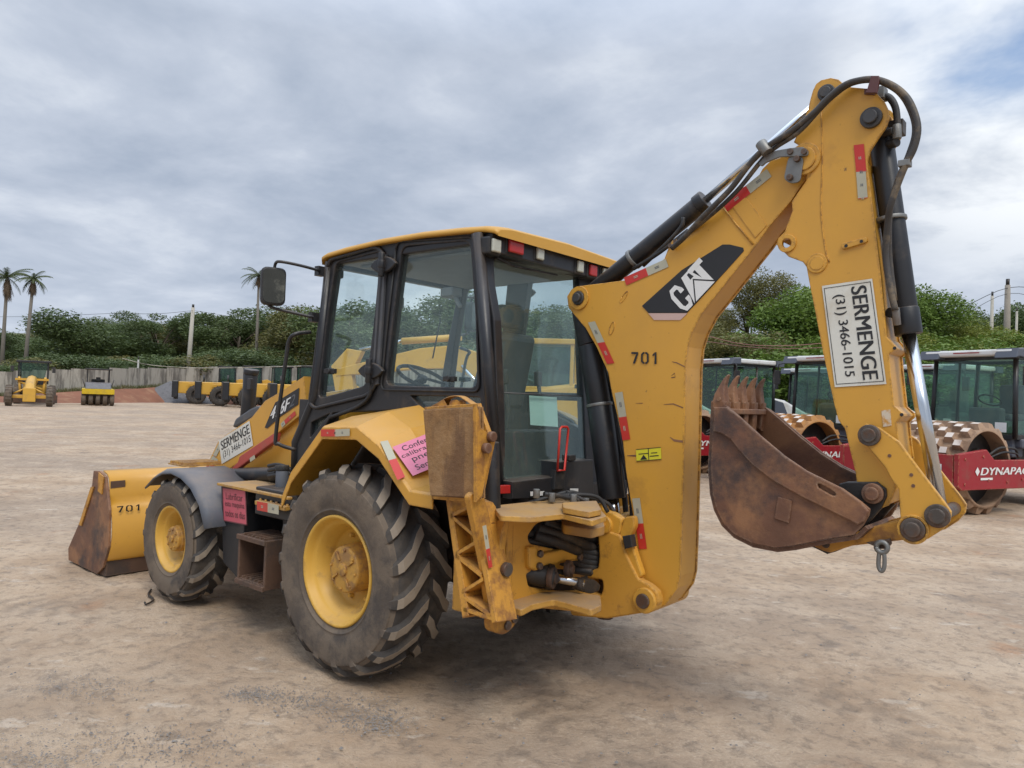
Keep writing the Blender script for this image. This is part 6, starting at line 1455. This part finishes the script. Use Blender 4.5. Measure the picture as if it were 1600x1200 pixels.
# --- padfoot soil roller, local axes: +x forward, +y left, z up
def make_roller(drum_m):
    o = empty('soil_roller', 'x', 'roller')
    R, Wd = .70, 2.05
    b = MB(); b.mi = 0
    b.lathe([(-Wd/2, R-.05), (-Wd/2, R), (Wd/2, R), (Wd/2, R-.05)], (0, 0, .80), 'y', 64)
    b.lathe([(Wd/2, R-.05), (Wd/2-.28, R-.06)], (0, 0, .80), 'y', 64); b.lathe([(-Wd/2, R-.05), (-Wd/2+.28, R-.06)], (0, 0, .80), 'y', 64)
    for j in range(10):
        yy = -Wd/2+.12+j*(Wd-.24)/9
        for k in range(16):
            t = 2*math.pi*(k+.5*(j % 2))/16; M = Matrix.Rotation(-t, 3, 'Y'); c = Vector((0, yy, .80))
            lo = [c+M@Vector((R-.01, a*.115, e*.095)) for a, e in ((-1, -1), (1, -1), (1, 1), (-1, 1))]; hi = [c+M@Vector((R+.10, a*.065, e*.055)) for a, e in ((-1, -1), (1, -1), (1, 1), (-1, 1))]
            b.mi = 0; n0 = len(b.bm.faces); b.hexa(lo, hi); b.bm.faces.ensure_lookup_table(); b.bm.faces[n0+1].material_index = 1
    dr = b.done('drum', [drum_m, padtop], o)
    b = MB()
    for s in (1, -1):
        b.cyl((0, s*(Wd/2-.30), .80), (0, s*(Wd/2-.27), .80), R-.06, seg=40); b.cyl((0, s*(Wd/2-.27), .80), (0, s*(Wd/2+.02), .80), .16, seg=24)
        b.box((.0, s*(Wd/2-.22), .80), (.5, .06, .5), Matrix.Rotation(.6, 3, 'Y')); 
    b.done('drum_hub', darksteel, dr)
    # yoke frame with the stepped side plates
    b = MB(); sp = [(-1.20, .56), (.88, .56), (1.02, .62), (1.02, 1.06), (.36, 1.10), (.10, .99), (-.62, .99), (-.80, 1.10), (-1.20, 1.10)]
    sp = [(-1.2, .52), (-1.05, .46), (.92, .46), (1.02, .52), (1.02, 1.06), (.25, 1.14), (.02, .96), (-1.2, .96)]
    for s in (1, -1): b.plate([Vector((x, s*(Wd/2+.14), z)) for x, z in sp], .09, (0, s, 0), bevel=.012)
    b.box((.97, 0, .77), (.10, Wd+.08, .54)); b.box((-1.12, 0, .70), (.16, Wd+.08, .34)); fr = b.done('drum_frame', mred, o)
    b = MB()
    for s in (1, -1):
        for x, z in ((.85, .98), (.85, .56), (.35, 1.02), (.2, .62), (-.2, .78), (-.35, .58), (-.8, .62)): b.cyl((x, s*(Wd/2+.135), z), (x, s*(Wd/2+.155), z), .022, seg=8)
    b.done('frame_bolt', mred, fr)
    b = MB(); yL = Wd/2+.145
    BL, BR, TL = Vector((.55, yL, .60)), Vector((-1.0, yL, .60)), Vector((.55, yL, .92))
    b.text('DYNAPAC', BL, BR, TL, .08, .34, 1.0, .74, .004, bold=.006, font_shear=.2); b.poly(BL, BR, TL, [(-.02, .54), (.02, .78), (.06, .54), (.02, .30)], .004); b.poly(BL, BR, TL, [(.08, .08), (.30, .08), (.30, .20), (.08, .20)], .004)
    b.done('lettering', white, fr); b = MB()
    BL, BR, TL = Vector((1.022, -.95, .58)), Vector((1.022, .95, .58)), Vector((1.022, -.95, .96))
    b.text('DYNAPAC', BL, BR, TL, .18, .36, .80, .72, .004, bold=.006, font_shear=.2); b.poly(BL, BR, TL, [(.93, .40), (.96, .40), (.96, .78), (.93, .78)], .004); b.poly(BL, BR, TL, [(.60, .80), (.78, .80), (.78, .92), (.60, .92)], .004)
    b.done('lettering', white, fr)
    b = MB()
    for s in (.95, ): b.tube([Vector((-.15, s*1.0, 1.02)), Vector((-.4, s*1.06, 1.16)), Vector((-.9, s*1.02, 1.14)), Vector((-1.2, s*.9, 1.05))], .022, smooth=5); b.tube([Vector((-.12, s*1.02, .97)), Vector((-.45, s*1.08, 1.08)), Vector((-.9, s*1.04, 1.06)), Vector((-1.2, s*.92, .98))], .018, smooth=5)
    b.done('hydraulic_hose', blackrub, fr)
    # articulation, platform, cab
    bx_('centre_joint', [((-1.35, 0, .75), (.5, .6, .6)), ((-1.75, 0, .95), (.6, 1.4, .5))], darksteel, o)
    bx_('platform', [((-2.0, 0, 1.22), (1.35, 1.75, .18)), ((-1.42, 0, 1.16), (.35, 1.5, .4))], mroof, o, .04)
    cb = MB(); x0, x1, w, zb, zt = -1.22, -2.62, .80, 1.32, 2.82
    for x in (x0, x1):
        for s in (1, -1): cb.tube([Vector((x, s*w, zb)), Vector((x+(.0 if x == x0 else 0)-.04, s*(w-.04), zt))], .045, 6)
    for z in (zb+.02, zt):
        dx = .0
        for s in (1, -1): cb.box(((x0+x1)/2, s*(w-(.04 if z == zt else 0)), z), (x0-x1, .07, .08))
        for x in (x0, x1): cb.box((x, 0, z), (.07, 2*w-.06, .08))
    for s in (1, -1): cb.tube([Vector((-2.0, s*w, zb)), Vector((-2.03, s*(w-.04), zt))], .03, 6)
    cab_ = cb.done('cab', black, o)
    b = MB(); b.plate([Vector((x0+.01, -w, zb)), Vector((x0+.01, w, zb)), Vector((x0-.03, w-.04, zt)), Vector((x0-.03, -w+.04, zt))], .006, (1, 0, .03)); b.done('windscreen', glass_far, cab_)
    for s in (1, -1):
        b = MB(); b.plate([Vector((x0, s*w, zb)), Vector((x1, s*w, zb)), Vector((x1-.04, s*(w-.04), zt)), Vector((x0-.04, s*(w-.04), zt))], .006, (0, s, .03)); b.done('side_glass', glass_far, cab_)
    b = MB(); b.plate([Vector((x1, -w, zb)), Vector((x1, w, zb)), Vector((x1-.04, w-.04, zt)), Vector((x1-.04, -w+.04, zt))], .006, (-1, 0, 0)); b.done('rear_glass', glass_far, cab_)
    b = MB(); ro_ = fillet([Vector((-1.0, .92, 2.86)), Vector((-1.0, -.92, 2.86)), Vector((-2.78, -.90, 2.86)), Vector((-2.78, .90, 2.86))], .12)
    b.plate([v+Vector((0, 0, .10)) for v in ro_], .12, (0, 0, 1), bevel=.035); rf_ = b.done('cab_roof', mwhite, cab_)
    b = MB()
    for s in (1, -1): b.plate([Vector((-.96, s*.95, 2.80)), Vector((-1.30, s*.96, 2.80)), Vector((-1.30, s*.96, 2.99)), Vector((-1.02, s*.95, 2.97))], .42, (0, s, 0), bevel=.03)
    for s in (1, -1): b.box((-2.70, s*.80, 2.89), (.26, .30, .15))
    b.done('roof_corner', mroof, rf_)
    b = MB(); b.quad(Vector((-.985, -.25, 2.88)), Vector((-.985, .25, 2.88)), Vector((-.985, -.25, 2.93)), 0, .3, 1, .7, .003) ; b.done('roof_stripe', mred, rf_)
    bx_('driver_seat', [((-2.15, .1, 1.70), (.5, .5, .14)), ((-2.38, .1, 2.05), (.12, .48, .6)), ((-1.45, .15, 1.65), (.22, .6, .45))], darkgrey, cab_, .05)
    b = MB(); c = Vector((-1.62, .1, 2.02)); L = [c+Vector((.06*math.cos(t), .2*math.sin(t), .10*math.cos(t)))+Vector((.1*math.cos(t), 0, 0)) for t in [2*math.pi*k/20 for k in range(21)]]; b.tube(L, .016, 6); b.done('steering_wheel', blackrub, cab_)
    for s in (1, -1):
        b = MB(); b.tube([Vector((-1.1, s*.90, 2.82)), Vector((-1.0, s*1.08, 2.78)), Vector((-1.0, s*1.12, 2.5))], .014); b.box((-1.0, s*1.12, 2.46), (.05, .17, .34)); b.done('mirror', blackrub, cab_, bevel=.01)
    b = MB(); b.quad(Vector((x0+.02, -.45+.9, 1.42)), Vector((x0+.02, .75, 1.42)), Vector((x0+.02, .45, 1.60)), 0, 0, .7, 1, .004); b.done('windscreen_sticker', white, cab_)
    # hood, rear tyres
    hd_ = MB(); hd_.plate([Vector((x, .72, z)) for x, z in ((-2.70, 1.05), (-2.70, 1.98), (-3.2, 1.92), (-4.3, 1.50), (-4.45, 1.25), (-4.45, .85), (-2.70, .85))], 1.44, (0, 1, 0), bevel=.08); h_ = hd_.done('hood', mwhite, o)
    b = MB(); 
    for s in (1, -1): b.plate([Vector((x, s*.745, z)) for x, z in ((-2.75, 1.1), (-2.75, 1.92), (-3.05, 1.86), (-3.5, 1.1))], .02, (0, s, 0), bevel=.003)
    b.done('hood_grille', mroof, h_)
    for s in (1, -1):
        b = MB(); b.lathe([(-.2, .38), (-.22, .55), (-.2, .70), (-.15, .74), (.15, .74), (.2, .70), (.22, .55), (.2, .38)], (-3.0, s*.88, .74), 'y', 40); tt = b.done('tyre', tyre_dark, o)
        b = MB(); b.lathe([(.18*s, .38), (.10*s, .34), (.05*s, .0)], (-3.0, s*.88, .74), 'y', 32); b.done('rim', mwhite, tt)
    return o
def w2view(az_cw): return math.atan2((Fh*math.cos(az_cw)+Rh*math.sin(az_cw)).y, (Fh*math.cos(az_cw)+Rh*math.sin(az_cw)).x)
RZ = w2view(rad(243))
ra = make_roller(drumst); fwd = Vector((math.cos(RZ), math.sin(RZ), 0)); lft = Vector((-math.sin(RZ), math.cos(RZ), 0))
def place(o, p): o.location = p; o.rotation_euler = (0, 0, RZ)
P1 = az(1545, 12.9) - lft*1.02
place(ra, P1); ra['label'] = 'nearest red-framed soil roller with brown padfoot drum at the right edge'; ra['group'] = 'soil rollers parked in a row'
rb = make_roller(drumor); place(rb, az(1282, 15.8)-lft*1.02); tag(rb, 'soil roller with orange padfoot drum seen between the rear bucket and the stick', 'roller', 'soil rollers parked in a row')
for (px, d, lb) in ((1100, 18.6, 'soil roller partly hidden between the boom and the rear bucket teeth'), (955, 21.5, 'soil roller glimpsed behind the boom cylinder'), (1462, 17.6, 'soil roller in the second row, dark cab seen between stick and chrome rod'), (1262, 21.5, 'second-row roller whose cab peeks between the two front roller cabs')):
    c = copytree(ra); place(c, az(px, d)-lft*1.02); c['label'] = lb

# --- wheel loader / backhoe style yellow machine with a black counterweight, +x forward (bucket side)
def make_loader():
    o = empty('wheel_loader', 'x', 'loader')
    b = MB(); b.plate([Vector((x, .55, z)) for x, z in ((-.2, 1.0), (-.2, 1.55), (-1.0, 1.62), (-2.9, 1.60), (-2.95, .75), (-.2, .7))], 1.1, (0, 1, 0), bevel=.05); hd_ = b.done('hood', bkyel, o)
    bx_('counterweight', [((-3.12, 0, 1.05), (.42, 1.6, 1.20)), ((-3.05, 0, .5), (.3, 1.2, .35))], black, o, .05)
    bx_('warning_label', [((-2.2, .56, 1.35), (.28, .012, .18))], redtape, hd_, 0)
    bx_('notice_label', [((-1.5, .56, 1.30), (.22, .012, .2))], signpink, hd_, 0)
    b = MB(); b.cyl((-1.2, .2, 1.5), (-1.2, .2, 2.15), .06, seg=12); b.done('exhaust', black, hd_)
    bx_('frame', [((0, 0, .85), (3.6, .7, .5)), ((0, 0, 1.15), (.6, 1.5, .1))], bkyel, o)
    for x in (-1.7, 1.4):
        for s in (1, -1):
            b = MB(); b.lathe([(-.24, .34), (-.27, .5), (-.25, .62), (-.18, .68), (.18, .68), (.25, .62), (.27, .5), (.24, .34)], (x, s*.95, .68), 'y', 32); 
            for k in range(20): t = 2*math.pi*k/20; b.box((x+.68*math.cos(t), s*.95, .68+.68*math.sin(t)), (.06, .42, .07), Matrix.Rotation(-t, 3, 'Y'))
            t_ = b.done('tyre', tyre_dark, o); b = MB(); b.lathe([(.22*s, .34), (.12*s, .30), (.08*s, .12), (.14*s, .12), (.14*s, .0)], (x, s*.95, .68), 'y', 24); b.done('rim', darksteel, t_)
            bx_('fender', [((x, s*.95, 1.44), (1.1, .5, .05))], bkyel, o)
    cb = MB()
    for x in (-.15, .95):
        for s in (1, -1): cb.box((x, s*.60, 2.05), (.07, .07, 1.4))
    for s in (1, -1): cb.box((.4, s*.60, 1.45), (1.1, .06, .3))
    cb.box((.4, 0, 2.80), (1.35, 1.40, .10)); cb.box((.95, 0, 1.45), (.06, 1.2, .3)); cab_ = cb.done('cab', black, o, bevel=.015)
    for s in (1, -1): b = MB(); b.plate([Vector((-.15, s*.60, 1.6)), Vector((.95, s*.60, 1.6)), Vector((.95, s*.60, 2.75)), Vector((-.15, s*.60, 2.75))], .006, (0, s, 0)); b.done('side_glass', glass_dark, cab_)
    for x in (-.15, .95): b = MB(); b.plate([Vector((x, .6, 1.6)), Vector((x, -.6, 1.6)), Vector((x, -.6, 2.75)), Vector((x, .6, 2.75))], .006, (1, 0, 0)); b.done('windscreen', glass_dark, cab_)
    bx_('driver_seat', [((.1, 0, 1.7), (.45, .5, .14)), ((-.06, 0, 2.0), (.1, .48, .55))], darkgrey, cab_, .04)
    for s in (1, -1):
        b = MB(); b.plate([Vector((x, s*.5, z)) for x, z in ((1.0, 1.85), (1.35, 1.95), (2.6, 1.35), (3.3, .35), (3.1, .25), (2.4, 1.05), (1.1, 1.5))], .1, (0, s, 0), bevel=.015); b.done('lift_arm', bkyel, o)
        b = MB(); b.cyl((1.1, s*.36, 1.1), (1.8, s*.36, 1.4), .06); b.mi = 1; b.cyl((1.8, s*.36, 1.4), (2.3, s*.36, 1.55), .035); b.done('lift_cylinder', [bkyel, chrome], o)
    b = MB(); b.plate([Vector((x, 1.15, z)) for x, z in ((3.2, .1), (3.1, .7), (3.3, 1.05), (3.42, 1.05), (3.25, .65), (3.4, .22), (4.1, .12), (4.1, .06))], 2.3, (0, 1, 0), bevel=.01); b.done('front_bucket', bkyel, o)
    return o
W1 = make_loader()
def setl(o, px, d, head, lb, grp='yellow loaders parked by the wall', sc_=1.3):
    o.scale = (sc_,)*3; o.location = az(px, d); o.rotation_euler = (0, 0, w2view(rad(head))); tag(o, lb, 'loader', grp)
setl(W1, 385, 68, 66, 'second yellow loader from the left in the parked row, brown tyre in full view')
for px, d, h, lb in ((346, 72, 66, 'leftmost yellow loader in the parked row beside the gravel heap'), (430, 65, 66, 'yellow loader in the parked row directly behind the exhaust stack'), (470, 62, 66, 'yellow loader in the parked row just left of the grab rail'), (508, 60, 66, 'rightmost yellow loader of the parked row, behind the grab rail')):
    setl(copytree(W1), px, d, h, lb)
def excavator(px, d, head, lb, sc_=1.0):
    o = empty('crawler_excavator', lb, 'excavator', az(px, d), w2view(rad(head)), 'yellow excavators standing behind the cab'); o.scale = (sc_,)*3
    for s in (1, -1):
        b = MB(); L = fillet([Vector((1.9, s*1.35, .05)), Vector((1.9, s*1.35, .9)), Vector((-1.9, s*1.35, .9)), Vector((-1.9, s*1.35, .05))], .42); b.plate(L, .5, (0, s, 0), bevel=.02)
        for k in range(14): b.box((-1.75+k*.27, s*1.10, .93), (.18, .5, .06))
        b.done('crawler_track', darksteel, o)
    b = MB(); b.plate([Vector((x, 1.25, z)) for x, z in ((1.1, 1.1), (1.1, 1.9), (-.4, 2.1), (-2.4, 2.15), (-2.75, 1.9), (-2.75, 1.1))], 2.5, (0, 1, 0), bevel=.08); hs = b.done('house', bkyel, o)
    bx_('engine_grille', [((-1.2, 1.27, 1.6), (1.0, .03, .6)), ((-1.2, -1.27, 1.6), (1.0, .03, .6))], mroof, hs)
    cb = MB()
    for x in (-.25, 1.35):
        for s in (.35, 1.2): cb.box((x, s, 2.15), (.08, .08, 1.7))
    cb.box((.55, .78, 3.0), (1.75, 1.0, .12)); cb.box((.55, 1.2, 1.65), (1.6, .07, .7)); cab_ = cb.done('cab', bkyel, o, bevel=.02)
    for y in (.37, 1.18): b = MB(); b.plate([Vector((-.2, y, 1.9)), Vector((1.3, y, 1.9)), Vector((1.3, y, 2.94)), Vector((-.2, y, 2.94))], .01, (0, 1, 0)); b.done('side_glass', glass_dark, cab_)
    b = MB(); b.plate([Vector((x, .14, z)) for x, z in ((.3, 1.3), (.2, 1.75), (1.6, 2.62), (2.7, 2.95), (3.6, 2.85), (5.7, 2.30), (5.75, 2.1), (3.6, 2.35), (2.8, 2.38), (1.9, 2.05), (.7, 1.3))], .32, (0, 1, 0), bevel=.02); bm_ = b.done('boom', bkyel, o)
    b = MB(); b.plate([Vector((x, .12, z)) for x, z in ((5.1, 2.75), (5.5, 2.80), (5.9, 2.35), (5.6, 1.0), (5.2, .55), (5.0, .6), (5.25, 1.6), (5.35, 2.2))], .26, (0, 1, 0), bevel=.02); b.done('arm', bkyel, o)
    b = MB(); b.cyl((2.6, 0, 3.15), (4.1, 0, 3.02), .085); b.mi = 1; b.cyl((4.1, 0, 3.02), (5.2, 0, 2.78), .045); b.done('arm_cylinder', [bkyel, chrome], o)
    for s in (1, -1): b = MB(); b.cyl((1.3, s*.3, 1.25), (1.9, s*.28, 1.85), .08); b.mi = 1; b.cyl((1.9, s*.28, 1.85), (2.5, s*.22, 2.45), .045); b.done('boom_cylinder', [bkyel, chrome], o)
    b = MB(); b.plate([Vector((x, .45, z)) for x, z in ((5.5, .75), (5.0, .85), (4.5, .5), (4.45, .15), (4.9, .02), (5.5, .1), (5.3, .3))], .9, (0, 1, 0), bevel=.02); b.done('bucket', rustdark, o)
    return o
excavator(885, 17.5, 281, 'yellow excavator with low boom seen through the cab windows')
# --- motor grader seen head on
def grader():
    o = empty('motor_grader', 'orange-yellow motor grader facing the camera at far left with green cab glass', 'grader', az(52, 51), w2view(rad(150)))
    bx_('cab', [((-.2, s*.85, 2.2), (.1, .1, 1.5)) for s in (1, -1)]+[((-1.3, s*.80, 2.2), (.1, .1, 1.5)) for s in (1, -1)]+[((-.75, 0, 2.98), (1.5, 2.0, .14)), ((-.2, 0, 1.55), (.08, 1.5, .3))], black, o)
    b = MB(); b.plate([Vector((-.18, -.6, 1.55)), Vector((-.18, .6, 1.55)), Vector((-.2, .85, 2.9)), Vector((-.2, -.85, 2.9))], .01, (1, 0, 0)); b.done('windscreen', glass_dark, o)
    for s in (1, -1): b = MB(); b.plate([Vector((-.2, s*.8, 1.5)), Vector((-1.3, s*.8, 1.5)), Vector((-1.3, s*.8, 2.9)), Vector((-.2, s*.8, 2.9))], .01, (0, s, 0)); b.done('side_glass', glass_dark, o)
    b = MB(); b.tube([Vector((-.2, 0, 1.6)), Vector((1.4, 0, 1.75)), Vector((2.6, 0, 1.5)), Vector((3.3, 0, .9))], [.30, .28, .30, .34], 8, smooth=4); b.box((3.3, 0, .75), (.5, .7, .9)); b.box((3.0, 0, .62), (.3, 2.1, .22)); b.done('front_frame', bkyel, o, bevel=.03)
    b = MB()
    for s in (1, -1): b.cyl((.8, s*.75, 1.9), (1.1, s*.65, .9), .07); b.box((1.0, s*.6, 1.75), (.3, .7, .14)); b.cyl((3.2, s*.35, 1.1), (3.1, s*.9, .8), .05)
    b.cyl((.9, -.8, 1.6), (1.3, .6, 1.1), .07); b.done('blade_lift_cylinder', bkyel, o)
    bx_('blade', [((1.2, 0, .45), (.12, 3.2, .55), Matrix.Rotation(.4, 3, 'Z'))], rustdark, o)
    for x, wv in ((3.1, .36), (-2.6, .38), (-4.1, .38)):
        for s in (1, -1):
            y = s*(1.12 if x > 0 else 1.05); b = MB(); b.lathe([(-wv/2, .33), (-wv/2-.02, .5), (-wv/2, .62), (-wv/2+.06, .67), (wv/2-.06, .67), (wv/2, .62), (wv/2+.02, .5), (wv/2, .33)], (x, y, .67), 'y', 32)
            for k in range(20): t = 2*math.pi*k/20; b.box((x+.67*math.cos(t), y, .67+.67*math.sin(t)), (.05, wv-.04, .06), Matrix.Rotation(-t, 3, 'Y'))
            t_ = b.done('tyre', tyre_side, o); b = MB(); b.lathe([(s*.16, .33), (s*.05, .28), (s*.03, 0)], (x, y, .67), 'y', 24); b.done('rim', bkyel, t_)
    bx_('engine_hood', [((-3.2, 0, 1.35), (3.2, 1.3, 1.1))], bkyel, o, .08)
    for s in (1, -1): b = MB(); b.tube([Vector((-.2, s*.9, 2.6)), Vector((.2, s*1.15, 2.6))], .02); b.box((.2, s*1.2, 2.45), (.05, .2, .4)); b.done('mirror', blackrub, o)
grader()
# --- pneumatic roller seen head on
def pneu():
    o = empty('pneumatic_roller', 'yellow pneumatic tyred roller with open black canopy parked by the wall', 'roller', az(154, 56), w2view(rad(150)))
    b = MB(); b.plate([Vector((x, 1.05, z)) for x, z in ((1.9, .85), (1.95, 1.22), (-2.0, 1.25), (-2.0, .85))], 2.1, (0, 1, 0), bevel=.05); b.done('body', bkyel2, o)
    b = MB(); b.plate([Vector((x, .85, z)) for x, z in ((1.5, 1.24), (1.3, 1.62), (.1, 1.72), (.1, 1.24))], 1.7, (0, 1, 0), bevel=.06); b.done('engine_cover', mroof, o)
    bx_('canopy', [((-.1, s*.72, 1.95), (.07, .07, 1.5)) for s in (1, -1)]+[((-1.4, s*.72, 1.95), (.07, .07, 1.5)) for s in (1, -1)]+[((-.7, 0, 2.7), (1.9, 1.8, .09))], black, o)
    bx_('driver_seat', [((-1.0, 0, 1.7), (.5, .9, .5)), ((-.5, 0, 1.95), (.1, .3, .3))], black, o)
    b = MB()
    for s in (1, -1): b.tube([Vector((.4, s*.85, 1.3)), Vector((.4, s*1.02, 1.9)), Vector((-.1, s*1.02, 1.95))], .025)
    b.done('guard_rail', black, o)
    for i in range(5):
        y = -.92+i*.46; b = MB(); b.lathe([(-.12, .25), (-.15, .38), (-.12, .47), (.12, .47), (.15, .38), (.12, .25)], (1.35, y, .48), 'y', 28); t_ = b.done('tyre', tyre_side, o)
        b = MB(); b.cyl((1.35, y-.10, .48), (1.35, y+.10, .48), .25); b.done('rim', bkyel2, t_)
    for i in range(4):
        y = -.69+i*.46; b = MB(); b.lathe([(-.12, .25), (-.15, .38), (-.12, .47), (.12, .47), (.15, .38), (.12, .25)], (-1.35, y, .48), 'y', 28); t_ = b.done('tyre', tyre_side, o)
        b = MB(); b.cyl((-1.35, y-.10, .48), (-1.35, y+.10, .48), .25); b.done('rim', bkyel2, t_)
    bx_('front_axle', [((1.35, 0, .72), (.3, 2.0, .25))], darksteel, o)
pneu()
